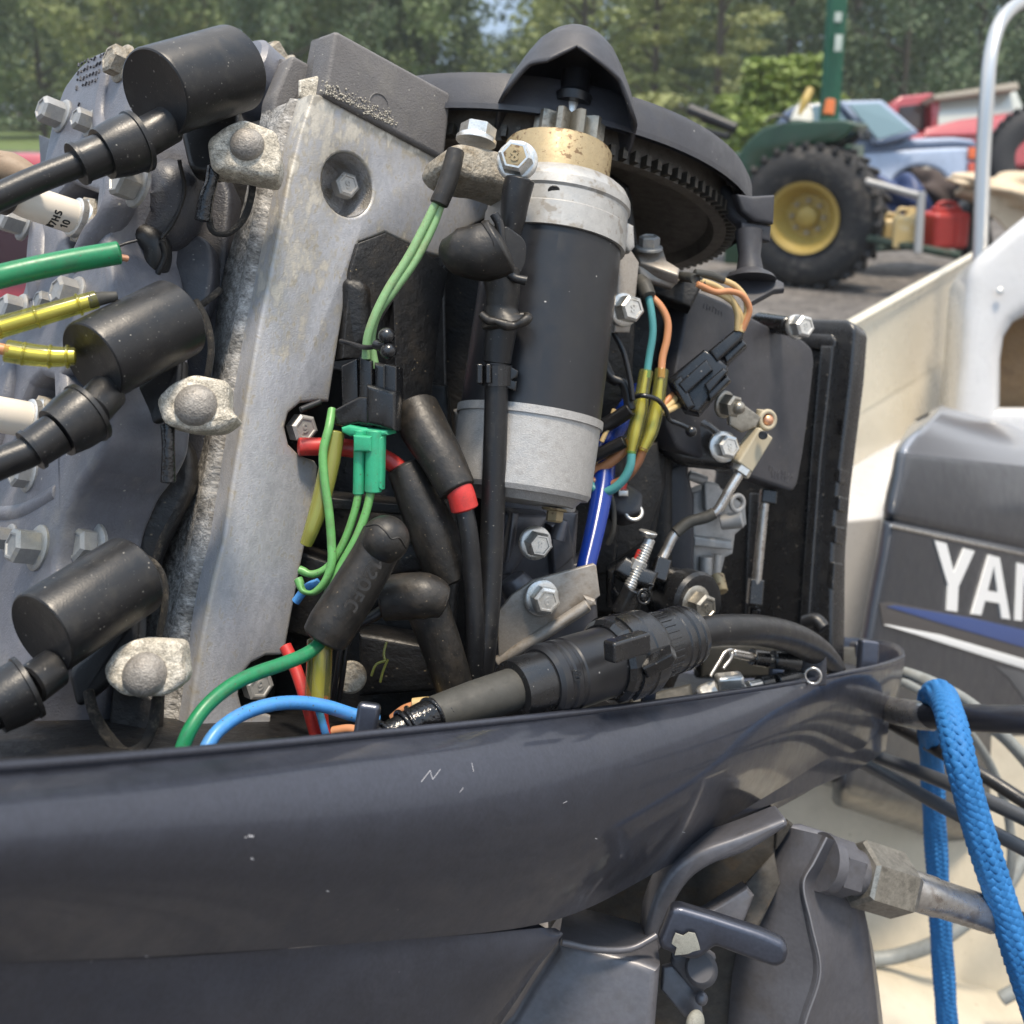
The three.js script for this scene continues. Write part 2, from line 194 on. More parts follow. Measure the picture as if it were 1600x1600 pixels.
const M = {
  alu: surf('cast aluminium', { base: [0.47, 0.47, 0.48], dirt: [0.3, 0.26, 0.2], amt: 0.7, lo: 0.5, hi: 0.75, rough: 0.46, metal: 0.45, bump: 0.0004, grain: 0.25, specks: 500, speck: [0.25, 0.2, 0.13], scale: 0.12, size: 512, seed: 3 }),
  grimy: surf('aluminium under salt and grime', { base: [0.34, 0.33, 0.315], dirt: [0.12, 0.11, 0.095], amt: 0.65, lo: 0.45, hi: 0.66, rough: 0.75, metal: 0.15, bump: 0.0012, bumpTex: T_mid, bumpScale: 0.08, grain: 0.8, mottle: 0.7, specks: 2600, speck: [0.55, 0.5, 0.42], scale: 0.1, size: 512, seed: 9 }),
  salt: surf('salt crusted lug', { base: [0.4, 0.365, 0.3], dirt: [0.6, 0.56, 0.48], amt: 0.8, lo: 0.45, hi: 0.7, rough: 0.85, bump: 0.0006, bumpTex: T_mid, bumpScale: 0.05, grain: 0.9, mottle: 0.5, specks: 900, speck: [0.1, 0.085, 0.06], scale: 0.05, size: 512, seed: 14 }),
  dome: surf('worn grey cap', { base: [0.27, 0.25, 0.225], dirt: [0.16, 0.14, 0.12], amt: 0.6, rough: 0.6, metal: 0.3, bump: 0.0002, grain: 0.4, mottle: 0.4, scale: 0.06, seed: 15 }),
  grey: surf('blue grey engine paint', { base: [0.115, 0.118, 0.138], dirt: [0.2, 0.19, 0.18], amt: 0.35, lo: 0.55, rough: 0.48, coat: 0.25, coatRough: 0.35, bump: 0.00012, grain: 0.12, mottle: 0.2, specks: 60, scale: 0.15, seed: 21 }),
  greyDark: surf('dark grey engine paint', { base: [0.034, 0.035, 0.043], dirt: [0.075, 0.07, 0.064], amt: 0.4, lo: 0.55, rough: 0.5, coat: 0.2, coatRough: 0.3, bump: 0.00015, specks: 120, scale: 0.12, seed: 22 }),
  rubber: surf('black rubber', { base: [0.0095, 0.0095, 0.0105], dirt: [0.03, 0.0275, 0.024], amt: 0.55, lo: 0.5, rough: 0.38, dirtRough: 0.25, bump: 0.00004, bumpTex: T_fine, specks: 240, speck: [0.3, 0.28, 0.24], scale: 0.09, seed: 31, coat: 0, coatRough: 0.3 }),
  boot: surf('dusty brown black rubber', { base: [0.0125, 0.0112, 0.0098], dirt: [0.042, 0.034, 0.026], amt: 0.5, lo: 0.42, hi: 0.75, rough: 0.46, bump: 0.00012, bumpTex: T_mid, specks: 200, speck: [0.28, 0.22, 0.15], scale: 0.08, seed: 33 }),
  plastic: surf('black moulded plastic', { base: [0.0105, 0.0108, 0.012], dirt: [0.022, 0.021, 0.02], amt: 0.5, rough: 0.28, bump: 0.00003, bumpTex: T_fine, specks: 90, speck: [0.35, 0.32, 0.28], scale: 0.12, seed: 36, coat: 0.25, coatRough: 0.2 }),
  cover: surf('charcoal moulded cover', { base: [0.036, 0.036, 0.042], dirt: [0.055, 0.052, 0.05], amt: 0.4, rough: 0.5, bump: 0.00006, bumpTex: T_fine, specks: 25, scale: 0.16, seed: 38 }),
  box: surf('grey brown box paint', { base: [0.125, 0.118, 0.116], dirt: [0.16, 0.15, 0.13], amt: 0.3, rough: 0.6, bump: 0.00015, specks: 40, scale: 0.12, seed: 39 }),
  motorBlack: surf('semi gloss black paint', { base: [0.0125, 0.013, 0.0155], dirt: [0.018, 0.018, 0.018], amt: 0.5, rough: 0.36, specks: 26, speck: [0.5, 0.48, 0.45], scale: 0.12, seed: 41 }),
  brass: surf('yellow zinc with brown spots', { base: [0.34, 0.265, 0.15], dirt: [0.11, 0.06, 0.025], amt: 0.85, lo: 0.62, hi: 0.7, rough: 0.5, metal: 0.35, specks: 500, speck: [0.12, 0.07, 0.03], scale: 0.035, seed: 44 }),
  zinc: surf('zinc plated steel', { base: [0.62, 0.61, 0.58], dirt: [0.4, 0.36, 0.28], amt: 0.5, rough: 0.32, metal: 0.8, scale: 0.04, grain: 0.2, seed: 46 }),
  boltGrey: surf('weathered painted bolt', { base: [0.3, 0.3, 0.295], dirt: [0.42, 0.38, 0.31], amt: 0.5, rough: 0.45, metal: 0.35, scale: 0.04, seed: 47 }),
  castLight: surf('coarse light casting', { base: [0.4, 0.39, 0.375], dirt: [0.3, 0.285, 0.26], amt: 0.4, rough: 0.5, metal: 0.4, bump: 0.0001, bumpScale: 0.03, grain: 0.22, specks: 200, speck: [0.3, 0.27, 0.22], scale: 0.05, seed: 51 }),
  castDirty: surf('dirty tan casting', { base: [0.3, 0.27, 0.22], dirt: [0.17, 0.125, 0.07], amt: 0.7, lo: 0.45, rough: 0.65, metal: 0.2, bump: 0.0008, bumpTex: T_mid, grain: 0.5, mottle: 0.4, specks: 300, speck: [0.4, 0.35, 0.27], scale: 0.06, seed: 53 }),
  bracket: surf('dusty pale bracket', { base: [0.33, 0.3, 0.265], dirt: [0.2, 0.155, 0.11], amt: 0.6, rough: 0.5, metal: 0.4, grain: 0.2, scale: 0.08, seed: 55 }),
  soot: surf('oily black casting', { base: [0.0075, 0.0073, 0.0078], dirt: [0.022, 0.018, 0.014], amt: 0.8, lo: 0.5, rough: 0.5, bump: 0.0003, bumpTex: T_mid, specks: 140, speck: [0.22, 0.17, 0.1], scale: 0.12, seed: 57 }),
  gearSteel: surf('worn gear steel', { base: [0.24, 0.225, 0.19], dirt: [0.1, 0.08, 0.06], amt: 0.6, rough: 0.35, metal: 0.8, scale: 0.03, seed: 59 }),
  fly: surf('brown grey flywheel underside', { base: [0.13, 0.115, 0.098], dirt: [0.07, 0.06, 0.05], amt: 0.6, rough: 0.6, metal: 0.35, grain: 0.3, scale: 0.1, seed: 61 }),
  pan: surf('graphite metallic cowl paint', { base: [0.062, 0.068, 0.09], dirt: [0.076, 0.08, 0.098], amt: 0.25, rough: 0.44, metal: 0.82, grain: 0.2, mottle: 0.03, coat: 0.5, coatRough: 0.09, specks: 3, speck: [0.45, 0.45, 0.45], scale: 0.14, size: 512, seed: 63 }),
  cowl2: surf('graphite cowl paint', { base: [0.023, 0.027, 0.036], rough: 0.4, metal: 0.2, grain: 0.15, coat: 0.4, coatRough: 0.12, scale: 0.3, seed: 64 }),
  bracketPaint: surf('grey bracket paint', { base: [0.1, 0.1, 0.112], dirt: [0.065, 0.055, 0.045], amt: 0.4, rough: 0.4, metal: 0.3, grain: 0.2, coat: 0.2, coatRough: 0.25, scale: 0.2, seed: 66 }),
  rusty: surf('mud stained grey', { base: [0.03, 0.027, 0.023], dirt: [0.05, 0.035, 0.02], amt: 0.7, rough: 0.8, grain: 0.5, mottle: 0.5, scale: 0.12, seed: 68 }),
  steel: surf('stained bright steel', { base: [0.55, 0.53, 0.5], dirt: [0.22, 0.17, 0.14], amt: 0.6, rough: 0.3, metal: 0.9, grain: 0.2, scale: 0.07, seed: 70 }),
  nickel: surf('tarnished nickel nut', { base: [0.3, 0.28, 0.24], dirt: [0.15, 0.14, 0.12], amt: 0.7, rough: 0.38, metal: 0.75, grain: 0.3, mottle: 0.4, scale: 0.05, seed: 71 }),
  tape: plain('glossy black tape', [0.009, 0.009, 0.01], 0.14, 0, { bumpMap: rep(T_mid, 0.05), bumpScale: 0.0004 }),
  sleeveGrey: surf('grey brown sleeve', { base: [0.042, 0.041, 0.036], dirt: [0.06, 0.055, 0.046], amt: 0.5, rough: 0.65, scale: 0.06, seed: 73 }),
  greenWire: surf('pale green insulation', { base: [0.2, 0.36, 0.16], dirt: [0.22, 0.29, 0.14], amt: 0.7, lo: 0.45, rough: 0.4, grain: 0.15, specks: 60, speck: [0.1, 0.08, 0.05], scale: 0.05, size: 128, seed: 149 }), greenMid: surf('green insulation', { base: [0.12, 0.34, 0.1], dirt: [0.13, 0.25, 0.09], amt: 0.7, lo: 0.45, rough: 0.4, grain: 0.15, specks: 60, speck: [0.1, 0.08, 0.05], scale: 0.05, size: 128, seed: 148 }), greenCable: surf('green cable', { base: [0.012, 0.19, 0.075], dirt: [0.03, 0.13, 0.06], amt: 0.7, lo: 0.45, rough: 0.4, grain: 0.15, specks: 60, speck: [0.1, 0.08, 0.05], scale: 0.05, size: 128, seed: 150 }), greenPlug: surf('green plug plastic', { base: [0.035, 0.37, 0.19], dirt: [0.06, 0.28, 0.15], amt: 0.7, lo: 0.45, rough: 0.4, grain: 0.15, specks: 60, speck: [0.1, 0.08, 0.05], scale: 0.05, size: 128, seed: 149 }),
  red: surf('red insulation', { base: [0.5, 0.035, 0.03], dirt: [0.3, 0.03, 0.025], amt: 0.7, lo: 0.45, rough: 0.4, grain: 0.15, specks: 60, speck: [0.1, 0.08, 0.05], scale: 0.05, size: 128, seed: 143 }), blue: surf('light blue cable', { base: [0.06, 0.25, 0.6], dirt: [0.08, 0.21, 0.42], amt: 0.7, lo: 0.45, rough: 0.4, grain: 0.15, specks: 60, speck: [0.1, 0.08, 0.05], scale: 0.05, size: 128, seed: 144 }), blueTube: plain('deep blue hose', [0.005, 0.028, 0.22], 0.22), teal: plain('teal insulation', [0.06, 0.24, 0.25], 0.4),
  orange: plain('orange insulation', [0.5, 0.22, 0.1], 0.42), tan: plain('tan insulation', [0.52, 0.38, 0.18], 0.42), brown: plain('brown insulation', [0.2, 0.085, 0.04], 0.45), black: plain('black insulation', [0.009, 0.009, 0.01], 0.38),
  copper: plain('bare copper', [0.75, 0.4, 0.25], 0.4, 0.8), yellowClear: plain('clear yellow crimp sleeve', [0.78, 0.76, 0.3], 0.14, 0, { transmission: 0.92, thickness: 0, ior: 1.45 }), yellowCore: plain('crimped metal under yellow', [0.62, 0.57, 0.32], 0.4, 0.5),
  olive: plain('olive clear sleeve', [0.5, 0.5, 0.12], 0.2, 0, { transmission: 0.6, thickness: 0 }), amber: plain('amber clear tube', [0.75, 0.6, 0.35], 0.2, 0, { transmission: 0.5, thickness: 0 }),
  ceramic: plain('white spark plug ceramic', [0.75, 0.68, 0.58], 0.25), ink: plain('black print', [0.02, 0.02, 0.02], 0.6), hose: surf('tan brown hose', { base: [0.24, 0.17, 0.11], dirt: [0.12, 0.07, 0.035], amt: 0.6, rough: 0.6, scale: 0.08, seed: 75 }),
  chip: surf('bare metal where paint flaked', { base: [0.24, 0.24, 0.21], dirt: [0.16, 0.15, 0.13], amt: 0.7, rough: 0.7, grain: 0.4, scale: 0.02, seed: 80 }), white: plain('white lettering', [0.72, 0.72, 0.71], 0.4), braid: surf('black braided sleeve', { base: [0.02, 0.019, 0.018], dirt: [0.2, 0.17, 0.13], amt: 0.45, lo: 0.5, rough: 0.75, grain: 0.8, bump: 0.0008, bumpScale: 0.012, scale: 0.03, seed: 77 }),
  darkGear: surf('oily gear teeth', { base: [0.05, 0.045, 0.038], dirt: [0.12, 0.1, 0.075], amt: 0.6, rough: 0.5, metal: 0.5, grain: 0.4, scale: 0.03, seed: 81 }),
  edge: plain('painted highlight on grey edge', [0.2, 0.2, 0.215], 0.4, 0.3), matte: plain('matte grey paint', [0.07, 0.07, 0.078], 0.65),
  castSmooth: surf('smooth light casting', { base: [0.4, 0.39, 0.37], dirt: [0.2, 0.165, 0.12], amt: 0.6, lo: 0.56, hi: 0.74, rough: 0.45, metal: 0.4, grain: 0.12, mottle: 0.15, specks: 60, speck: [0.2, 0.16, 0.1], scale: 0.07, seed: 82 }),
  beige: plain('beige acetal clevis', [0.4, 0.35, 0.25], 0.5),
};
// ------------------------------------------------------------------ the near outboard motor
const motor = thing('outboard_motor', 'open graphite outboard motor in front, cowl off, coils and coloured wires showing', 'outboard motor');
motor.position.copy(c2w(C0.clone().addScaledVector(Uc, -UB))).add(V3(0, EYE, 0));
motor.quaternion.setFromRotationMatrix(new THREE.Matrix4().makeBasis(c2w(Fc), c2w(Uc), c2w(Sc)));
const part = (name, geos, mat, parent = motor, keepUV) => add(name, geos, mat, parent, keepUV);
const sub = (name, label) => { const g = new THREE.Group(); g.name = name; if (label) g.userData.label = label; motor.add(g); return g; };
// wire through [x, y, depth] points
const wire = (pts, px, mat, name = 'wire', parent = motor, rs = 10) => { const p = pts.map((q) => e(...q)), r = Array.isArray(px) ? px.map((k, i) => R(k, pts[Math.min(i, pts.length - 1)][2])) : R(px, pts[pts.length >> 1][2]); return part(name, sweep(p, r, rs), mat, parent); };

// --- pan (lower cowling)
{
  const xs = [-760, -480, -260, -150, 0, 150, 300, 450, 600, 750, 900, 1000, 1100, 1180, 1250, 1310, 1350, 1385, 1403, 1413];
  const rimY = [1240, 1226, 1213, 1206, 1195, 1183, 1170, 1155, 1140, 1125, 1108, 1096, 1083, 1074, 1064, 1054, 1046, 1038, 1032, 1026];
  const dz = [0.222, 0.252, 0.285, 0.3, 0.33, 0.362, 0.4, 0.438, 0.478, 0.525, 0.58, 0.625, 0.68, 0.73, 0.785, 0.845, 0.895, 0.95, 0.99, 1.03];
  const rimA = xs.map((x, i) => e(x, rimY[i] + 8 * Math.min(1, Math.max(0.2, (1350 - x) / 300)), dz[i]));
  const lx = [-760, -480, -260, -150, 0, 150, 300, 450, 600, 740, 850, 935, 1010, 1075, 1145, 1212, 1268, 1318, 1360, 1394];
  const ly = [1530, 1520, 1512, 1510, 1505, 1500, 1493, 1482, 1470, 1460, 1448, 1415, 1370, 1335, 1300, 1265, 1235, 1202, 1160, 1108];
  const ld = [0.236, 0.266, 0.3, 0.312, 0.338, 0.366, 0.398, 0.43, 0.466, 0.505, 0.55, 0.6, 0.655, 0.7, 0.745, 0.79, 0.84, 0.89, 0.945, 1.0];
  const lowA = lx.map((x, i) => e(x, ly[i], ld[i]));
  const n = 90, soft = (a) => { for (let k = 0; k < 26; k++) a = a.map((p, i) => i === 0 || i === a.length - 1 ? p : p.clone().multiplyScalar(0.5).addScaledVector(a[i - 1], 0.25).addScaledVector(a[i + 1], 0.25)); return a; };
  const even = (pts) => new THREE.CatmullRomCurve3(pts, false, 'centripetal').getSpacedPoints(n), rim = soft(even(rimA)), low = soft(even(lowA));
  // round the nose and back along the port side
  const back = [[1410, 1016, 1.09], [1398, 1009, 1.14], [1370, 1003, 1.19], [1320, 999, 1.24], [1240, 996, 1.28], [1120, 994, 1.3], [900, 1000, 1.28]].map((q) => e(...q));
  const backLow = back.map((p, i) => p.clone().add(V3(-0.012 - 0.006 * i, -0.042 - 0.004 * i, 0.004)));
  const rimAll = rim.concat(spline([rim[n], ...back], 40).slice(1)), lowAll = low.concat(spline([low[n], ...backLow], 40).slice(1));
  const m = rimAll.length, out = rimAll.map((p, i) => { const a = rimAll[Math.max(0, i - 1)], b = rimAll[Math.min(m - 1, i + 1)], t = b.clone().sub(a).normalize(); return V3(0, 0, 0).crossVectors(t, Y).normalize(); });
  const inset = (p, i, a, b) => p.clone().addScaledVector(out[i], -a).addScaledVector(Y, b);
  const rows = [];
  rows.push(rimAll.map((p, i) => inset(p, i, 0.012, -0.09)), rimAll.map((p, i) => inset(p, i, 0.008, -0.03)), rimAll.map((p, i) => inset(p, i, 0.0055, -0.0035)), rimAll.map((p, i) => inset(p, i, 0.004, 0.0002)), rimAll.map((p, i) => inset(p, i, 0.002, 0.001)), rimAll.map((p, i) => inset(p, i, 0.0004, -0.0002)), rimAll.map((p, i) => inset(p, i, -0.0004, -0.002)));
  for (let k = 1; k <= 16; k++) { const t = k / 16; rows.push(rimAll.map((p, i) => { const q = p.clone().lerp(lowAll[i], t), ed = Math.min(1, Math.max(0, (m - i) / 50)); return q.addScaledVector(out[i], 0.024 * Math.sin(Math.pow(t, 0.7) * Math.PI) * (1 - 0.9 * THREE.MathUtils.smoothstep(i, 48, 75)) * ed); })); }
  part('lower_cowling', sheet(rows), M.pan);
  part('rim_bead', sweep(rimAll.filter((_, i) => i % 2 === 0).map((p, k) => p.clone().addScaledVector(out[2 * k], -0.0014).add(V3(0, 0.0004, 0))), 0.0021, 12, 2), M.pan);
  // skirt under the crease
  const skx = [-760, -260, -150, 0, 300, 520, 640, 720, 775, 815, 846, 866], sky = [1900, 1900, 1900, 1890, 1850, 1800, 1750, 1690, 1610, 1550, 1500, 1458], skd = [0.262, 0.33, 0.342, 0.368, 0.43, 0.47, 0.5, 0.515, 0.535, 0.545, 0.56, 0.572];
  const bot = spline(skx.map((x, i) => e(x, sky[i], skd[i])), 60), top = spline([[-760, 1530, 0.24], [-260, 1512, 0.304], [-150, 1510, 0.316], [0, 1505, 0.342], [150, 1500, 0.37], [300, 1493, 0.402], [450, 1482, 0.434], [600, 1470, 0.47], [740, 1460, 0.51], [845, 1450, 0.553], [868, 1450, 0.568]].map((q) => e(...q)), 60);
  const sk = []; for (let k = 0; k <= 8; k++) { const t = k / 8; sk.push(top.map((p, i) => p.clone().lerp(bot[i], t).addScaledVector(Z, 0.006 * Math.sin(t * Math.PI)))); }
  sk.push(bot.map((p) => p.clone().add(V3(0.02, 0, -0.12))));
  lab(part('cowling_skirt', sheet(sk), M.pan), 'dark skirt under the crease of the lower cowling');
  // bright scratches
  motor.updateMatrixWorld(true); const pan = motor.children.find((o) => o.name === 'lower_cowling'), rc = new THREE.Raycaster();
  const onPan = (x, y) => { rc.set(V3(0, EYE, 0), P(x, y, 1).sub(V3(0, EYE, 0)).normalize()); const h = rc.intersectObject(pan, false)[0]; return h ? [motor.worldToLocal(h.point.clone()), h.face.normal.clone()] : null; };
  const chips = []; for (const [pts, w] of [[[[658, 1222], [672, 1204]], 1.2], [[[672, 1204], [676, 1218]], 1], [[[676, 1218], [688, 1202]], 1.1], [[[737, 1192], [740, 1206]], 0.9], [[[388, 1306], [396, 1307]], 3], [[[383, 1308], [385, 1309]], 2], [[[392, 1341], [396, 1343]], 2], [[[718, 1238], [724, 1231]], 0.8], [[[510, 1392], [514, 1393]], 1.4], [[[1066, 1300], [1070, 1301]], 2.4], [[[930, 1310], [933, 1311]], 1.6], [[[227, 1494], [231, 1495]], 1.4], [[[880, 1255], [886, 1252]], 0.8]]) { const a = onPan(...pts[0]), b = onPan(...pts[1]); if (a && b) chips.push(box(a[0].clone().lerp(b[0], 0.5), b[0].clone().sub(a[0]), a[1], R(w * 0.9, 0.45), a[0].distanceTo(b[0]), 0.0003, 0.0001)); }
  const cg = part('paint_scratch', chips, plain('bright scratch', [0.36, 0.36, 0.38], 0.5), pan); cg.userData.kind = 'stuff';
  const sc = (x, y, dx, dy, d) => box(e(x, y, d), e(x + dx, y + dy, d).sub(e(x, y, d)), TOCAM, 0.0005, R(Math.hypot(dx, dy), d), 0.0005, 0.0001);
  // locating lugs that stand inside the rim
  for (const [x, y, d, w, h] of [[572, 1138, 0.5, 36, 46], [1012, 1100, 0.66, 22, 34], [1212, 1068, 0.79, 24, 30], [1355, 1040, 0.95, 30, 46]]) part('rim_lug', box(e(x, y, d), Y, TOCAM, R(w, d), R(h * 1.7, d), R(w * 0.7, d), 0.003), M.pan);
  lab(part('latch_plate', [slabN([[1300, 1035], [1400, 1036], [1388, 1052], [1300, 1070]], [1340, 1040, 1.05], mixv(Y, 1, Z, 0.2), 0.02), box(e(1345, 1028, 1.06), Y, TOCAM, 0.02, 0.03, 0.02, 0.003), box(e(1308, 1012, 1.1), Y, TOCAM, 0.012, 0.03, 0.012, 0.003)], M.pan), 'small plate and studs inside the front of the cowling');
  part('cowling_floor', slabN([[-300, 1250], [600, 1190], [1100, 1110], [1390, 1050], [1300, 1005], [900, 1005], [300, 1080], [-300, 1150]], [700, 1160, 0.62], Y, 0.01), M.soot);
}

// --- aluminium bracket plate that carries the coils
{
  const ol = [[489, 147], [500, 147], [692, 251], [768, 285], [770, 335], [722, 362], [690, 402], [667, 396], [602, 364], [562, 379], [552, 408], [540, 470], [526, 557], [515, 628], [493, 627], [470, 630], [452, 645], [446, 667], [452, 694], [470, 712], [493, 720], [498, 729], [493, 778], [479, 847], [470, 890], [448, 1009], [440, 1024], [416, 1025], [394, 1036], [376, 1058], [374, 1085], [380, 1108], [425, 1118], [419, 1230], [280, 1230], [292, 1145], [306, 1053], [318, 983], [332, 912], [349, 847], [368, 723], [385, 625], [405, 512], [421, 436], [451, 281], [469, 208]];
  const c = es(544, 289, 0), p = pxs(ol, es, 0);
  const g = slab(p, p[0], Z, 0.022, 0.0022, [{ c, r: 0.0208 }]);
  // stains: grime along every edge, thinning to clean metal
  const size = 768, W = 0.3, H = 0.52, f0 = c.x - 0.12, u0 = c.y - 0.42, d = new Uint8Array(size * size * 4), n1 = fbm(size, 6, 7, 301, 0.6), n2 = fbm(size, 40, 4, 302, 0.6), n3 = fbm(size, 128, 2, 303, 0.8);
  const seg = p.map((a, i) => [a, p[(i + 1) % p.length]]);
  for (let y = 0; y < size; y++) for (let x = 0; x < size; x++) {
    const f = f0 + (x + 0.5) / size * W, u = u0 + (y + 0.5) / size * H; let q = Math.abs(Math.hypot(f - c.x, u - c.y) - 0.0208) * 1.4, top = 9;
    for (let s = 0; s < seg.length; s++) { const [a, b] = seg[s], vx = b.x - a.x, vy = b.y - a.y, t = Math.min(1, Math.max(0, ((f - a.x) * vx + (u - a.y) * vy) / (vx * vx + vy * vy + 1e-9))), dd = Math.hypot(f - a.x - vx * t, u - a.y - vy * t); if (dd < q) q = dd; if (s < 4 && dd < top) top = dd; }
    const i = y * size + x, low = THREE.MathUtils.smoothstep(u, u0 + 0.3, u0 + 0.02), v1 = n1[i], v2 = n2[i], v3 = n3[i];
    let m = Math.exp(-q / 0.0035) * (0.45 + 0.8 * v2) + Math.exp(-top / 0.011) * (0.3 + v2) * 0.9 + THREE.MathUtils.smoothstep(v1 * 0.6 + v2 * 0.4, 0.56 - 0.12 * low, 0.78) * (0.35 + 0.35 * low) + THREE.MathUtils.smoothstep(v3, 0.86, 0.95) * 0.3;
    m = Math.min(0.92, m * (0.55 + 0.9 * v3)); const w = THREE.MathUtils.smoothstep(v2 * 0.5 + v1 * 0.5, 0.62, 0.72) * 0.5;
    const base = [0.47, 0.48, 0.515], dk = [0.34, 0.31, 0.255], lt = [0.68, 0.64, 0.56];
    for (let k = 0; k < 3; k++) d[4 * i + k] = enc(((base[k] * (1 - m) + dk[k] * m) * (1 - w * m) + lt[k] * w * m) * (0.9 + 0.2 * v3) * (0.93 + 0.14 * v2));
    d[4 * i + 3] = 255;
  }
  const map = dataTex(size, d, true); const mat = new THREE.MeshPhysicalMaterial({ map, roughness: 0.5, metalness: 0.4, bumpMap: rep(T_cast, 0.05), bumpScale: 0.00008, side: THREE.DoubleSide }); mat.name = 'stained aluminium plate';
  const gg = finish(g), uv = new Float32Array(gg.attributes.position.count * 2); for (let i = 0; i < uv.length / 2; i++) { uv[2 * i] = (gg.attributes.position.getX(i) - 0.9 * gg.attributes.position.getZ(i) - f0) / W; uv[2 * i + 1] = (gg.attributes.position.getY(i) + 0.5 * gg.attributes.position.getZ(i) - u0) / H; }
  gg.setAttribute('uv', new THREE.BufferAttribute(uv, 2)); mat.bumpMap.repeat.set(6, 10);
  const plate = lab(part('mounting_plate', [gg], mat, motor, true), 'stained bare aluminium plate with round bolt hole');
  // deep cup behind the hole and the bolt in it
  part('bolt_recess', [turn(c.clone().add(V3(0, 0, -0.03)), c.clone().add(V3(0, 0, -0.001)), [[0, 0], [0, 0.0205], [1, 0.0205]], 40)], M.alu, plate);
  part('plate_bolt', bolt(es(533, 293, -0.02), mixv(Z, 1, AFT, 0.2), 0.0088, 0.009, 0, '6'), M.castSmooth);
  part('plate_bolt', bolt(es(464, 669, -0.012), mixv(Z, 1, AFT, 0.1), 0.0092, 0.009, 0, '6'), M.castSmooth);
  part('plate_bolt', bolt(es(394, 1066, -0.012), mixv(Z, 1, AFT, 0.1), 0.0092, 0.009, 0, '6'), M.castSmooth);
  // flank of the plate, with a raised rib
  const L = (list, s) => spline(list.map(([x, y]) => es(x, y, s)), 60);
  const edge = L([[487, 149], [469, 208], [451, 281], [421, 436], [405, 512], [385, 625], [368, 723], [349, 847], [332, 912], [318, 983], [306, 1053], [292, 1145], [280, 1230]], -0.003);
  const v1 = L([[478, 149], [455, 208], [435, 281], [408, 436], [390, 512], [368, 625], [350, 723], [330, 847], [312, 912], [296, 983], [283, 1053], [268, 1145], [256, 1230]], -0.014);
  const r1 = L([[466, 155], [440, 208], [419, 281], [394, 436], [379, 512], [357, 625], [337, 723], [314, 847], [300, 912], [285, 983], [273, 1053], [255, 1145], [243, 1230]], -0.016);
  const r2 = r1.map((p) => p.clone().add(V3(-0.0035, 0, -0.004)));
  const v2 = L([[450, 160], [425, 208], [403, 281], [378, 436], [362, 512], [340, 625], [320, 723], [296, 847], [280, 912], [264, 983], [250, 1053], [232, 1145], [222, 1230]], -0.027);
  const ed2 = L([[409, 176], [396, 240], [380, 320], [349, 430], [333, 540], [331, 597], [312, 710], [253, 862], [236, 930], [222, 1010], [208, 1080], [190, 1180], [180, 1230]], -0.05);
  const inn = ed2.map((p) => p.clone().add(V3(0.015, 0, -0.012)));
  lab(part('plate_flank', sheet([edge, v1, r1, r2, v2, ed2, inn]), M.grimy), 'grimy salt stained flank of the plate');
  part('top_tab', slabN([[466, 124], [495, 117], [503, 122], [506, 150], [480, 158], [466, 150]], [485, 140, 0.655], mixv(Z, 1, AFT, 0.8), 0.01, 0.002), M.salt);
  // three ears with worn domes
  const ears = [[[[322, 217], [352, 194], [380, 183], [432, 203], [440, 250], [432, 278], [368, 266], [329, 262]], [386, 226], 27, 0.585], [[[242, 622], [267, 597], [301, 583], [357, 594], [356, 639], [374, 652], [346, 672], [298, 672], [254, 661]], [306, 633], 33, 0.535], [[[159, 1045], [180, 1014], [211, 998], [283, 1002], [290, 1064], [259, 1089], [191, 1089], [165, 1068]], [226, 1054], 34, 0.487]];
  for (const [o, [x, y], r, d] of ears) { const n = mixv(AFT, 0.75, Z, 0.85, Y, 0.05), t = slabN(o, [x, y, d], n, 0.024, 0.004, [], 0.004), q = part('coil_lug', t, M.salt); part('worn_cap', ball(V3(0, 0, 0), 1).scale(R(r, d), R(r, d), R(r, d) * 0.75).applyMatrix4(basis(n).setPosition(e(x, y, d)).multiply(new THREE.Matrix4().makeRotationX(-Math.PI / 2))), M.dome, q); }
}

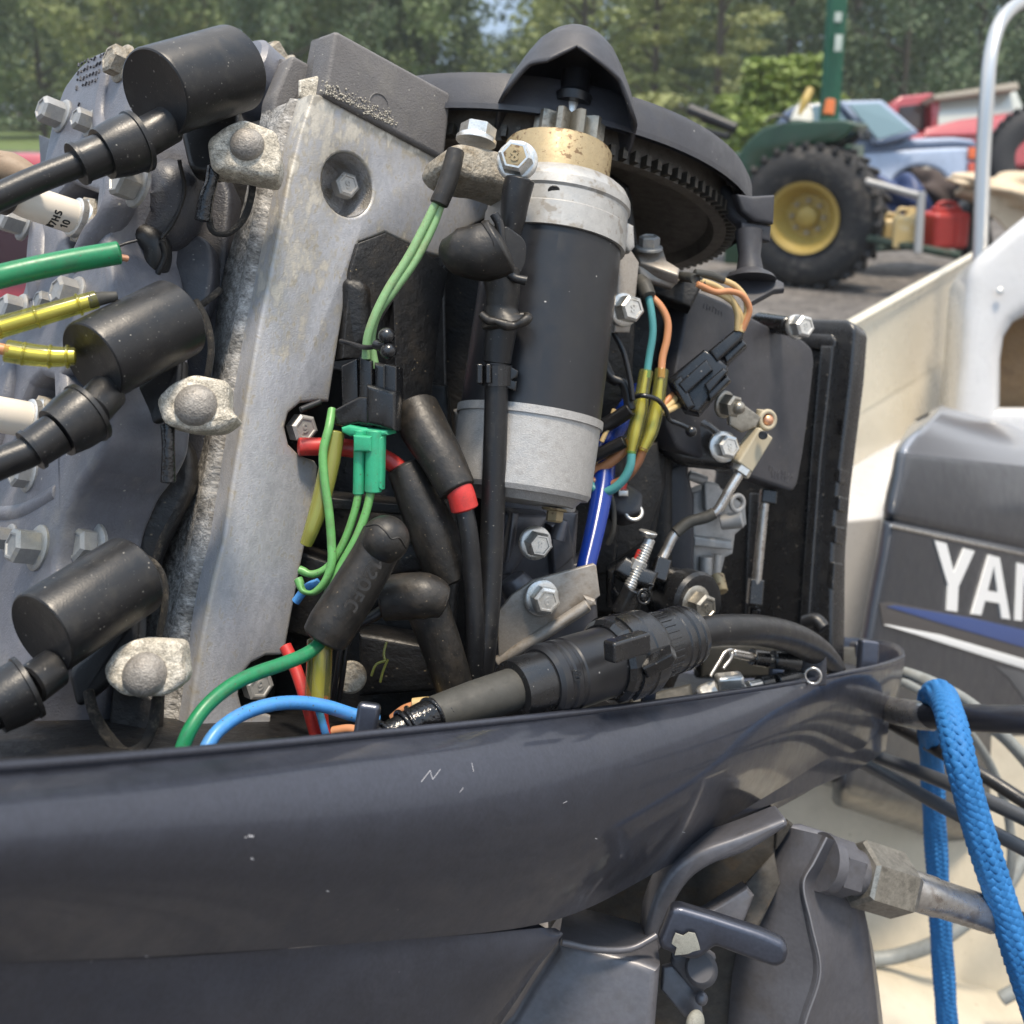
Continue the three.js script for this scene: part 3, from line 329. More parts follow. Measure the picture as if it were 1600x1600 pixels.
// --- ignition coils with boots and leads
{
  const coil = (face, back, d0, d1, rpx, neck, c1, c2, c3, lead, radii) => {
    const g = sub('ignition_coil'), a = e(...back, d1), b = e(...face, d0), r = R(rpx, (d0 + d1) / 2), ax = b.clone().sub(a).normalize();
    part('coil_case', turn(a, b, [[0, 0], [0, r - 0.001], [0.02, r], [0.965, r * 0.985], [0.99, r * 0.965], [1, r * 0.93], [0.995, r * 0.9], [0.985, 0]], 64, 0.5), M.rubber, g);
    const [rn, r1, r2, r3, rl] = radii.map((k) => R(k, d0)), n0 = e(...neck), p1 = e(...c1), p2 = e(...c2), p3 = e(...c3);
    part('boot', [rod(n0, p1, rn, rn * 1.02, 32), turn(p1, p2, [[0, 0], [0, r1 * 1.05], [0.12, r1 * 1.06], [0.14, r1], [0.55, r1 * 0.97], [1, r2 * 1.02], [1, 0]], 44, 0.5), turn(p2, p3, [[0, 0], [0, r2 * 0.82], [0.85, r3], [0.86, r3 * 1.1], [1, r3 * 1.08], [1, 0]], 40, 0.5)], M.rubber, g);
    { const dd = p2.clone().sub(p1), tp = mixv(CAMUP, 0.8, TOCAM, 0.6), up = tp.addScaledVector(dd.clone().normalize(), -tp.dot(dd.clone().normalize())).normalize(); part('boot_seam', [box(p1.clone().lerp(p2, 0.5).addScaledVector(up, (r1 + r2) * 0.497), dd.clone().addScaledVector(up, r2 - r1), up, 0.0007, dd.length() * 0.8, 0.0007, 0.0002)], M.rubber, g); }
    part('spark_lead', sweep([p3.clone().lerp(p2, 0.3), p3, ...lead.map((q) => e(...q))], rl, 18), M.rubber, g);
    // saddle below the case that clamps it to the lug
    part('coil_saddle', [slabN([[face[0] + 40, face[1] + 55], [back[0] + 10, back[1] + 55], [back[0] + 5, back[1] + 150], [back[0] - 30, back[1] + 165], [face[0] + 55, face[1] + 120]], [face[0] + 75, face[1] + 80, d1 + 0.008], mixv(AFT, 0.7, Z, 0.8), 0.02, 0.003, [], 0.006)], M.rubber, g);
    return g;
  };
  coil([241, 146], [366, 107], 0.555, 0.602, 70, [268, 192, 0.566], [218, 220, 0.555], [160, 241, 0.543], [119, 257, 0.535], [[60, 280, 0.525], [-20, 316, 0.512], [-120, 362, 0.5]], [31, 47, 39, 31, 21]);
  coil([143, 566], [276, 497], 0.51, 0.552, 67, [170, 610, 0.515], [140, 643, 0.502], [89, 677, 0.49], [47, 705, 0.482], [[0, 724, 0.475], [-60, 752, 0.466], [-140, 790, 0.46]], [31, 48, 40, 31, 24]);
  coil([64, 991], [208, 898], 0.468, 0.512, 69, [88, 1042, 0.472], [46, 1072, 0.46], [-12, 1106, 0.45], [-60, 1135, 0.44], [[-110, 1160, 0.43], [-200, 1200, 0.42], [-300, 1240, 0.41]], [32, 49, 42, 32, 24]);
}

// --- cylinder head, plugs and bolts (face looks aft)
{
  const F0 = -0.09;
  const head = part('cylinder_head', [slabF([[180, 72], [150, 80], [124, 100], [98, 135], [82, 180], [74, 215], [66, 255], [58, 300], [42, 345], [37, 400], [37, 450], [20, 480], [-60, 500], [-90, 1000], [-60, 1190], [30, 1180], [60, 1060], [85, 940], [84, 880], [95, 820], [118, 765], [148, 725], [165, 690], [172, 640], [172, 560], [172, 430], [168, 400], [164, 380], [172, 340], [186, 300], [196, 260], [205, 200], [212, 120], [206, 86]], F0, 0.05, 0.005, [
    [[150, 300], [146, 335], [132, 362], [116, 384], [106, 388], [98, 378], [90, 340], [86, 310], [108, 285]].map(([x, y]) => ef(x, y, F0)), [[91, 229], [96, 234], [99, 248], [78, 262], [74, 258]].map(([x, y]) => ef(x, y, F0)),
    [[34, 628], [45, 602], [62, 586], [80, 592], [86, 612], [78, 640], [60, 660], [40, 655]].map(([x, y]) => ef(x, y, F0)), [[98, 585], [112, 570], [130, 574], [134, 606], [120, 622], [100, 612]].map(([x, y]) => ef(x, y, F0))], 0.006)], M.grey);
  lab(head, 'blue grey cast cylinder head with plugs and flange bolts');
  part('plug_well', [slabF([[60, 210], [190, 260], [180, 400], [70, 400]], F0 + 0.036, 0.01), slabF([[10, 560], [160, 550], [150, 680], [10, 680]], F0 + 0.034, 0.01)], M.greyDark, head);
  // raised ridges along the head
  part('head_rib', [sweep([[170, 120], [160, 190], [186, 262], [182, 330], [150, 372], [120, 420]].map(([x, y]) => ef(x, y, F0 + 0.002)), [0.006, 0.006, 0.009, 0.01, 0.009, 0.006], 14), sweep([[62, 330], [70, 380], [66, 440], [60, 470]].map(([x, y]) => ef(x, y, F0 + 0.004)), [0.004, 0.009, 0.009, 0.006], 14), sweep([[20, 560], [12, 620], [-10, 700]].map(([x, y]) => ef(x, y, F0)), [0.005, 0.01, 0.012], 14), sweep([[96, 770], [40, 800], [-40, 800]].map(([x, y]) => ef(x, y, F0 + 0.004)), 0.006, 12)], M.grey, head);
  // cast mark of small raised strokes near the top
  const mk = [], rr = rng(8); for (let row = 0; row < 4; row++) for (let k = 0; k < 9; k++) { if (rr() < 0.08) continue; const x = 123 + k * 4.9 - row * 1.2, y = 101 + row * 12 - k * 1.9 + (rr() - 0.5) * 3; mk.push(box(ef(x, y, F0 - 0.0004), mixv(Y, 1, Z, (rr() - 0.5) * 2), AFT, 0.0012, 0.0016 + rr() * 0.0022, 0.0012, 0.0003)); }
  for (const [x, y] of [[152, 150], [153, 158], [123, 163], [125, 170]]) mk.push(box(ef(x, y, F0 - 0.0004), mixv(Y, 1, Z, 0.4), AFT, 0.0009, 0.0028, 0.0012, 0.0003));
  lab(part('casting_mark', mk, M.greyDark, head), 'small dark cast characters at the top of the head');
  for (const [x, y, r, h, m] of [[98, 182, 0.0098, 0.0135], [142, 193, 0.0078, 0.0095], [38, 350, 0.0098, 0.0135], [216, 292, 0.0105, 0.012], [32, 487, 0.0098, 0.011], [80, 474, 0.0068, 0.008], [118, 462, 0.0098, 0.011], [16, 842, 0.0072, 0.009], [60, 856, 0.0105, 0.013], [46, 742, 0.0085, 0.008], [192, 100, 0.0105, 0.008]]) part('flange_bolt', bolt(ef(x, y, F0), mixv(AFT, 1, Z, -0.02), r * 0.93, h, 1.28, '', 0.2 + x), x === 192 ? M.castDirty : M.boltGrey, head);
  // spark plugs
  for (const [x, y, txt] of [[148, 350, 1], [78, 662, 0]]) {
    const g = sub('spark_plug'), a = ef(x, y, F0 + 0.012), L = (f) => a.clone().addScaledVector(AFT, f);
    part('plug_hex', [bolt(L(-0.004), AFT, 0.0165, 0.01, 0, '', 0.35)], M.castDirty, g);
    part('plug_shell', turn(L(0.004), L(0.0145), [[0, 0], [0, 0.014], [0.4, 0.014], [0.55, 0.0125], [0.9, 0.0125], [1, 0.011], [1, 0]], 36), M.zinc, g);
    const cer = part('ceramic_insulator', turn(L(0.013), L(0.055), [[0, 0], [0, 0.0102], [0.08, 0.0106], [0.7, 0.0102], [1, 0.008], [1, 0]], 36), M.ceramic, g);
    if (txt) { const dir = V3(0, 0, 0).crossVectors(AFT, CAMUP); // lettering wrapped on the ceramic, read upwards
      const side = mixv(TOCAM, 1, CAMUP, -0.55), up = V3(0, 0, 0).crossVectors(AFT, side).normalize(), out = V3(0, 0, 0).crossVectors(up, AFT).normalize();
      const put = (s, f) => { const t = raised(s, 0.0044, 0.0007), p = t.attributes.position; for (let i = 0; i < p.count; i++) { const ang = p.getX(i) / 0.0106, rr2 = 0.01022 + p.getZ(i) * 0.9, q = L(f).addScaledVector(out, Math.cos(ang) * rr2).addScaledVector(up, Math.sin(ang) * rr2).addScaledVector(AFT, p.getY(i)); p.setXYZ(i, q.x, q.y, q.z); } t.computeVertexNormals(); return t; };
      part('printed_code', [put('B7HS', 0.027), put('10', 0.0205)], M.ink, g);
      void dir; }
    part('plug_tip', [rod(L(0.05), L(0.1), 0.012, 0.0135, 28)], M.boot, g);
  }
}
// --- block side between head and plate
{
  part('block_side', [slabN([[186, 250], [330, 230], [360, 300], [352, 430], [338, 560], [320, 720], [256, 900], [180, 1200], [20, 1200], [60, 1050], [90, 900], [150, 700], [170, 500]], [250, 480, 0.655], mixv(AFT, 1, Z, 0.7), 0.03, 0.004)], M.greyDark);
  const ex = lab(part('exhaust_cover', [sweep([[226, 275], [268, 300], [264, 345], [216, 372], [190, 420]].map(([x, y]) => e(x, y, 0.632)), [0.014, 0.02, 0.019, 0.016, 0.012], 22), slabN([[232, 372], [262, 352], [330, 372], [336, 430], [320, 500], [262, 520], [240, 440]], [285, 430, 0.628], mixv(AFT, 0.9, Z, 0.9), 0.02, 0.004, [], 0.01)], M.greyDark), 'dark grey rounded cover behind the coils');
  part('hose_end', [sweep([[204, 370, 0.622], [232, 372, 0.618], [246, 392, 0.618], [238, 425, 0.62], [206, 436, 0.622]].map((q) => e(...q)), 0.0085, 18)], M.rubber, ex);
  part('gasket', [sweep([[280, 250, 0.61], [288, 300, 0.616], [268, 352, 0.613], [252, 372, 0.61]].map((q) => e(...q)), 0.0012, 8), sweep([[214, 630], [212, 690], [186, 735], [164, 790], [150, 830], [140, 860]].map(([x, y]) => e(x, y, 0.588)), 0.0012, 8), sweep([[254, 378, 0.61], [258, 400, 0.612], [246, 428, 0.612]].map((q) => e(...q)), 0.0018, 8)], M.soot);
  part('water_jacket', [slabN([[172, 560], [210, 600], [216, 650], [206, 700], [180, 740], [158, 790], [142, 850], [120, 950], [80, 1100], [20, 1190], [-40, 1190], [40, 1000], [82, 900], [90, 830], [118, 765], [150, 720]], [150, 780, 0.575], mixv(AFT, 0.75, Z, 0.8), 0.03, 0.006, [], 0.012)], M.greyDark);
  part('block_panel', [slabN([[216, 640], [262, 660], [300, 700], [300, 760], [250, 860], [230, 920], [140, 860], [160, 790], [186, 735], [212, 690]], [220, 760, 0.59], mixv(AFT, 0.75, Z, 0.8), 0.02, 0.004, [], 0.008), slabN([[20, 1090], [140, 1080], [180, 1120], [170, 1220], [0, 1220]], [90, 1150, 0.55], mixv(AFT, 0.75, Z, 0.8), 0.02, 0.006, [], 0.01), slabN([[175, 1060], [215, 1070], [240, 1090], [235, 1200], [160, 1200]], [200, 1120, 0.545], mixv(AFT, 0.9, Z, 0.6), 0.015, 0.003)], M.soot);
  part('flange_bolt', bolt(e(142, 852, 0.563), mixv(AFT, 1, Z, 0.2), 0.0098, 0.01, 1.3), M.boltGrey);
  // braided leads, clear ends
  for (const p of [[[326, 338, 0.6], [332, 360, 0.597], [352, 366, 0.596], [378, 346, 0.597], [392, 310, 0.6], [396, 270, 0.606]], [[345, 452, 0.607], [318, 474, 0.602], [296, 488, 0.6]], [[306, 470, 0.585], [322, 500, 0.58], [330, 540, 0.575], [326, 580, 0.572], [318, 612, 0.575]], [[278, 798, 0.56], [262, 825, 0.556], [250, 850, 0.556], [243, 874, 0.557]], [[210, 868, 0.53], [236, 876, 0.524], [254, 900, 0.52], [258, 940, 0.518], [248, 1000, 0.52]], [[138, 1080, 0.5], [146, 1112, 0.496], [168, 1150, 0.494], [196, 1176, 0.494], [222, 1166, 0.494], [238, 1135, 0.497], [246, 1090, 0.5]]]) wire(p, p[0][0] === 138 ? 8.5 : 5.5, M.braid, 'braided_lead');
  for (const p of [[[334, 262, 0.59], [330, 285, 0.588], [322, 310, 0.587], [317, 344, 0.587]], [[262, 664, 0.54], [263, 700, 0.538], [263, 752, 0.538]]]) wire(p, [11, 10, 12, 13].slice(0, p.length), M.tape, 'heat_shrink');
  lab(wire([[-30, 262, 0.6], [16, 267, 0.598], [56, 281, 0.596]], [30, 29, 17], M.hose, 'rubber_hose', motor, 24), 'tan brown hose behind the upper spark lead');
}
// --- flywheel, ring gear, flywheel cover, electronics boxes
{
  const c = e(828, 322, 0.9), rf = 0.176;
  const g = sub('flywheel', 'toothed flywheel seen from underneath');
  part('flywheel_disc', turn(c.clone().add(V3(0, -0.012, 0)), c.clone().add(V3(0, 0.02, 0)), [[1, 0], [1, rf - 0.006], [0, rf - 0.006], [0, rf - 0.016], [0.28, rf - 0.022], [0.5, 0.08], [0.1, 0.06], [0.1, 0]], 96), M.fly, g);
  const teeth = [], nt = 112; for (let i = 0; i < nt; i++) { const a = i / nt * Math.PI * 2; teeth.push(new THREE.BoxGeometry(0.008, 0.0085, 0.0038).translate(rf - 0.002, -0.0075, 0).rotateY(a).translate(c.x, c.y, c.z)); }
  part('ring_gear', teeth, M.darkGear, g);
  part('stator', [turn(c.clone().add(V3(0, -0.07, 0)), c.clone().add(V3(0, -0.004, 0)), [[0, 0], [0, 0.07], [0.6, 0.075], [0.62, 0.088], [1, 0.088]], 48)], M.soot, g);
  const rc = 0.19, h = sub('flywheel_cover', 'charcoal plastic cover over the flywheel');
  const prof = [[0, rc + 0.0015], [0.004, rc + 0.0015], [0.0045, rc], [0.024, rc - 0.002], [0.031, rc - 0.006], [0.035, rc - 0.016], [0.042, 0.1], [0.046, 0], [0.043, 0], [0.039, 0.1], [0.0315, rc - 0.016], [0.0, rc - 0.003]];
  part('cover_dome', turn(c.clone().add(V3(0, 0.002, 0)), c.clone().add(V3(0, 1.002, 0)), prof, 120, 0.5), M.cover, h);
  // side bracket and mount at the right of the cover
  part('cover_arm', [sweep([[1128, 300, 0.83], [1150, 335, 0.82], [1168, 350, 0.815]].map((q) => e(...q)), 0.008, 8), slabN([[1150, 302], [1176, 306], [1212, 304], [1210, 350], [1180, 346], [1160, 330]], [1185, 325, 0.8], mixv(TOCAM, 1, RIGHT, 0.2), 0.012, 0.003), slabN([[1158, 346], [1206, 352], [1204, 378], [1160, 366]], [1185, 360, 0.805], mixv(TOCAM, 1, RIGHT, 0.2), 0.012, 0.002)], M.cover, h);
  part('cover_mount', [turn(e(1170, 362, 0.81), e(1172, 438, 0.8), [[0, 0], [0, 0.011], [0.1, 0.0105], [0.5, 0.0085], [0.8, 0.0105], [0.92, 0.018], [1, 0.02], [1, 0]], 30), slabN([[1140, 424], [1172, 418], [1192, 424], [1225, 441], [1226, 450], [1210, 452], [1170, 474], [1150, 446]], [1185, 440, 0.8], mixv(TOCAM, 0.6, CAMUP, 0.7), 0.006, 0.0015)], M.cover, h);

  // hood over the pinion: a bell with a notched front
  const k = e(884, 190, 0.72), front = mixv(TOCAM, 1, Y, -TOCAM.y), sideR = V3(0, 0, 0).crossVectors(front, Y).multiplyScalar(-1), ss = THREE.MathUtils.smoothstep;
  const topY = 0.0715, HP = [[0, 0], [0.0015, 0.008], [0.004, 0.0138], [0.008, 0.0195], [0.017, 0.028], [0.03, 0.0353], [0.0485, 0.0437], [0.085, 0.0545]], rad = (t) => { for (let i = 1; i < HP.length; i++) if (t <= HP[i][0]) { const [a, b] = [HP[i - 1], HP[i]]; return a[1] + (b[1] - a[1]) * (t - a[0]) / (b[0] - a[0]); } return 0.0545; };
  const low = (a) => { const w = Math.atan2(Math.sin(a), Math.cos(a)), x = Math.sin(w), f = Math.cos(w); // a = 0 at the front
    if (f < 0) return x < 0 ? 0.066 + 0.016 * ss(-f, 0, 0.5) : 0.07 + 0.012 * ss(-f, 0, 0.5); return x < 0 ? (x > -0.46 ? 0.033 + 0.0145 * (-x / 0.46) : 0.0475 + 0.0185 * ss(-x, 0.7, 1)) : (x < 0.76 ? 0.033 + 0.017 * (x / 0.76) : 0.05 + 0.02 * ss(x, 0.72, 0.97)); };
  const rows = [], inner = []; const NA = 120;
  for (let i = 0; i <= 20; i++) { const ro = [], ri = []; for (let j = 0; j <= NA; j++) { const a = j / NA * Math.PI * 2, t = low(a) * Math.pow(i / 20, 1.7), r = Math.max(0.0003, rad(t)), q = (rr) => k.clone().addScaledVector(front, Math.cos(a) * rr).addScaledVector(sideR, Math.sin(a) * rr).add(V3(0, topY - t, 0)); ro.push(q(r)); ri.push(q(Math.max(0.0002, r - 0.003)).add(V3(0, -0.002 * (1 - i / 20), 0))); } rows.push(ro); inner.unshift(ri); }
  part('pinion_hood', sheet([...rows, ...inner]), M.cover, h);

  const b = sub('ignition_box', 'flat grey brown electronics boxes behind the plate');
  part('box_front', slabS([[524, 46], [707, 147], [695, 250], [507, 149]], 0.0035, 0.02, 0.003, [], 0.004), M.box, b);
  part('box_body', slabS([[512, 54], [560, 80], [640, 200], [500, 148], [497, 130]], -0.019, 0.02, 0.003), M.box, b);
  part('box_ring', ring(es(592, 166, 0.0035), Z, 0.0085, 0.0006), M.box, b);
  const cr = [], q = rng(4); for (let i = 0; i < 420; i++) { const t = q(), x = 505 + t * 110 + (q() - 0.5) * 12, y = 144 + t * 48 - q() * q() * 26 + (t > 0.6 ? 4 : 0); cr.push(new THREE.TetrahedronGeometry(0.00025 + 0.0009 * q() * q(), 1).rotateX(q() * 6).rotateY(q() * 6).applyMatrix4(new THREE.Matrix4().setPosition(es(x, y, 0.0039)))); }
  part('salt_crust', cr, plain('white salt crust', [0.42, 0.39, 0.33], 1), b).userData.kind = 'stuff';
  const b2 = sub('rectifier_box', 'smaller grey brown box further left');
  part('box_front', slabN([[456, 84], [500, 108], [500, 200], [424, 200], [428, 150]], [456, 84, 0.68], mixv(Z, 1, AFT, 0.15), 0.02, 0.003, [], 0.004), M.box, b2);
  part('box_body', slabN([[440, 90], [470, 92], [470, 200], [418, 200]], [450, 100, 0.695], mixv(Z, 1, AFT, 0.25), 0.02, 0.003), M.box, b2);
  part('pipe_boss', [rod(e(372, 105, 0.7), e(424, 150, 0.72), 0.026, 0.026, 36)], M.grey);
  part('top_bolt', bolt(e(428, 108, 0.76), mixv(AFT, 1, Y, 0.8), 0.014, 0.014, 1.3), M.castDirty);
}
// --- starter motor
{
  const g = sub('starter_motor', 'black starter motor with aluminium ends and yellow collar'), A = e(890, 195, 0.72), y = (x, yy) => e(x, yy, 0.72).y - A.y, at = (h) => A.clone().add(V3(0, h, 0));
  const ax = (h0, h1, prof, seg = 56, cr) => turn(at(h0), at(h1), prof, seg, cr);
  const yb = (py) => y(890, py);
  const gear = []; for (let i = 0; i < 10; i++) { const a = i / 10 * Math.PI * 2 + 0.12; gear.push(toCreasedNormals(new THREE.ExtrudeGeometry(new THREE.Shape([[-0.0046, 0], [0.0046, 0], [0.0031, 0.0075], [0.0015, 0.0098], [-0.0015, 0.0098], [-0.0031, 0.0075]].map((p) => new THREE.Vector2(...p))), { depth: 0.019, bevelEnabled: true, bevelSize: 0.0006, bevelThickness: 0.0006, bevelSegments: 1 }), 0.5).rotateX(-Math.PI / 2).translate(0, 0, -0.0145).rotateY(a).translate(A.x, A.y + yb(233), A.z)); }
  part('pinion_gear', [...gear, ax(yb(235), yb(194), [[0, 0], [0, 0.0158], [1, 0.0158], [1, 0]])], M.gearSteel, g);
  part('pinion_shaft', [ax(yb(192), yb(150), [[0, 0], [0, 0.0055], [1, 0.0055], [1, 0]])], M.zinc, g);
  part('pinion_stop', [ax(yb(160), yb(105), [[0, 0], [0, 0.0125], [0.25, 0.0135], [0.4, 0.0105], [1, 0.0105], [1, 0]])], M.motorBlack, g);
  part('zinc_collar', [ax(yb(330), yb(236), [[0, 0], [0, 0.0372], [0.95, 0.0372], [1, 0.0358], [1, 0]], 72).translate(RIGHT.x * -0.005, RIGHT.y * -0.005, RIGHT.z * -0.005)], M.brass, g);
  const fh = part('front_housing', [ax(yb(400), yb(298), [[0, 0], [0, 0.0492], [0.36, 0.0492], [0.38, 0.0483], [0.6, 0.0483], [0.64, 0.0496], [0.78, 0.049], [0.92, 0.0455], [1, 0.041], [1, 0]], 72, 0.4),
    slabN([[968, 340], [992, 352], [994, 386], [985, 396], [962, 370]], [980, 365, 0.71], mixv(TOCAM, 1, RIGHT, 0.4), 0.02, 0.003)], M.castSmooth, g);
  part('drain_hole', [rod(e(865.5, 300, 0.66), e(866, 298, 0.6745), 0.0043, 0.0043, 20)], M.soot, fh);
  part('motor_body', ax(yb(674), yb(385), [[0, 0], [0, 0.0466], [1, 0.0466], [1, 0]], 80), M.motorBlack, g);
  // end casting with bolt boss
  const h0 = yb(788), h1 = yb(668);
  const eh = part('end_housing', [ax(h0, h1, [[0, 0], [0, 0.0445], [0.06, 0.046], [0.9, 0.0472], [0.9, 0.0486], [1, 0.0486], [1, 0]], 72, 0.35), ax(yb(800), yb(785), [[0, 0], [0, 0.036], [1, 0.042]], 40)], M.castLight, g);
  const bs = (px, py, d) => { const q = e(px, py, d); return q; };
  part('bolt_boss', [sweep([bs(898, 704, 0.676), bs(890, 760, 0.674), bs(884, 796, 0.674)], [0.0062, 0.0062, 0.0062], 16), slabN([[876, 686], [925, 702], [922, 716], [880, 700]], [905, 700, 0.674], mixv(TOCAM, 1, RIGHT, 0.5), 0.012, 0.001)], M.castLight, eh);
  part('through_bolt', bolt(bs(868, 796, 0.674), V3(0, -1, 0), 0.0058, 0.007, 1.6), M.brass, g);
  lab(part('gear_side', slabN([[706, 640], [790, 642], [800, 800], [720, 770], [712, 700]], [750, 700, 0.74], mixv(TOCAM, 1, RIGHT, -0.3), 0.06, 0.004), M.castLight, eh), 'dull side of the starter end casting');
  part('mount_strap', [slabN([[972, 368], [1000, 410], [994, 470], [985, 520], [960, 520], [966, 420]], [985, 450, 0.74], mixv(TOCAM, 1, RIGHT, 0.5), 0.012, 0.002)], M.bracket, g);
  part('strap_bolt', bolt(e(974, 484, 0.735), mixv(TOCAM, 0.9, RIGHT, 0.45, CAMUP, 0.05), 0.0098, 0.0115, 1.25, '8'), M.zinc, g);
  part('back_bracket', [slabN([[925, 250], [985, 290], [1000, 400], [985, 640], [960, 900], [700, 900], [690, 420], [720, 350]], [840, 600, 0.79], TOCAM, 0.05, 0.004)], M.soot);
  // top ear casting with two bolts
  part('ear_casting', [slabN([[706, 226], [722, 222], [772, 232], [790, 238], [852, 248], [852, 290], [838, 306], [776, 284], [752, 282], [712, 268], [698, 250]], [770, 255, 0.655], mixv(Z, 1, AFT, 0.25, Y, 0.15), 0.035, 0.004, [], 0.004)], M.castDirty);
  part('ear_bolt', bolt(e(744, 220, 0.662), mixv(Y, 1, Z, 0.05), 0.0118, 0.0085, 1.12), M.zinc);
  const eb = sub('terminal_bolt', 'bright bolt with yellow stained face marked 8'), na = mixv(TOCAM, 1, RIGHT, -0.12, CAMUP, 0.12), ec = e(808, 252, 0.643);
  part('bolt_head', bolt(ec, na, 0.0108, 0.011, 1.22), M.zinc, eb);
  part('stained_face', [along(raised('8', 0.0075, 0.0009).rotateX(-Math.PI / 2), ec.clone().addScaledVector(na, 0.0131), na, CAMUP.clone().negate()), rod(ec.clone().addScaledVector(na, 0.012), ec.clone().addScaledVector(na, 0.0133), 0.0082, 0.0082, 30)], M.brass, eb);
}
// --- starter cable with its rubber boots
{
  const g = sub('starter_cable', 'thick black starter cable with torn rubber boots'), W = (pts, px, mat, name, rs = 20) => wire(pts, px, mat, name, g, rs);
  W([[812, 282, 0.636], [806, 308, 0.636], [801, 345, 0.637], [797, 366, 0.637]], [24, 23, 20, 17], M.rubber, 'terminal_sleeve');
  // open cupped boot
  W([[692, 388, 0.626], [712, 392, 0.624], [745, 394, 0.622], [768, 392, 0.622], [779, 386, 0.622]], [16, 36, 45, 47, 48], M.boot, 'cupped_boot', 28);
  const lip = [[772, 335], [780, 350], [783, 372], [787, 408], [800, 432], [822, 439]].map(([x, y]) => e(x, y, 0.62));
  part('boot_lip', [sweep(lip, 0.0028, 10), slabN([[786, 348], [824, 376], [822, 412], [812, 430], [804, 436], [794, 420], [787, 396]], [806, 395, 0.628], mixv(TOCAM, 1, RIGHT, 0.35), 0.004, 0.001, [], 0.006)], M.rubber, g);
  W([[782, 425, 0.63], [786, 455, 0.63], [784, 480, 0.63], [786, 495, 0.63], [788, 505, 0.63]], [30, 27, 25, 32, 37], M.boot, 'boot_neck', 24);
  part('torn_edge', [sweep([[751, 490], [762, 500], [775, 502], [790, 508], [806, 508], [822, 500], [823, 494], [812, 493]].map(([x, y], i) => e(x, y, 0.615 + (i > 5 ? 0.01 : 0))), [0.0022, 0.003, 0.002, 0.0034, 0.0024, 0.0032, 0.0026, 0.002], 8)], M.boot, g);
  W([[786, 500, 0.632], [781, 530, 0.632], [777, 565, 0.632]], [25, 24, 22], M.rubber, 'boot_sleeve');
  W([[776, 568, 0.631], [776, 600, 0.631], [774, 680, 0.63], [770, 800, 0.628], [766, 900, 0.625], [760, 980, 0.622], [750, 1070, 0.62], [735, 1140, 0.63]], 19, M.rubber, 'cable', 22);
  const cc = e(776, 585, 0.631), cd = e(776, 560, 0.631).sub(e(776, 610, 0.631)).normalize();
  part('cable_tie', [turn(cc.clone().addScaledVector(cd, -0.0068), cc.clone().addScaledVector(cd, 0.0055), [[0, 0.0075], [0, 0.0092], [1, 0.0096], [1, 0.0075]], 18, 0.2), box(e(750, 584, 0.625), cd, TOCAM, 0.004, 0.0125, 0.006), box(e(763, 584, 0.621), cd, TOCAM, 0.003, 0.012, 0.003), slabN([[792, 570], [810, 580], [808, 590], [798, 594], [808, 596], [806, 612], [790, 606]], [800, 590, 0.628], TOCAM, 0.008, 0.001)], M.plastic, g);
  wire([[818, 524, 0.66], [806, 535, 0.655], [801, 560, 0.65], [799, 610, 0.65], [794, 660, 0.65], [793, 690, 0.65]], 6.5, M.amber, 'clear_tube');
}
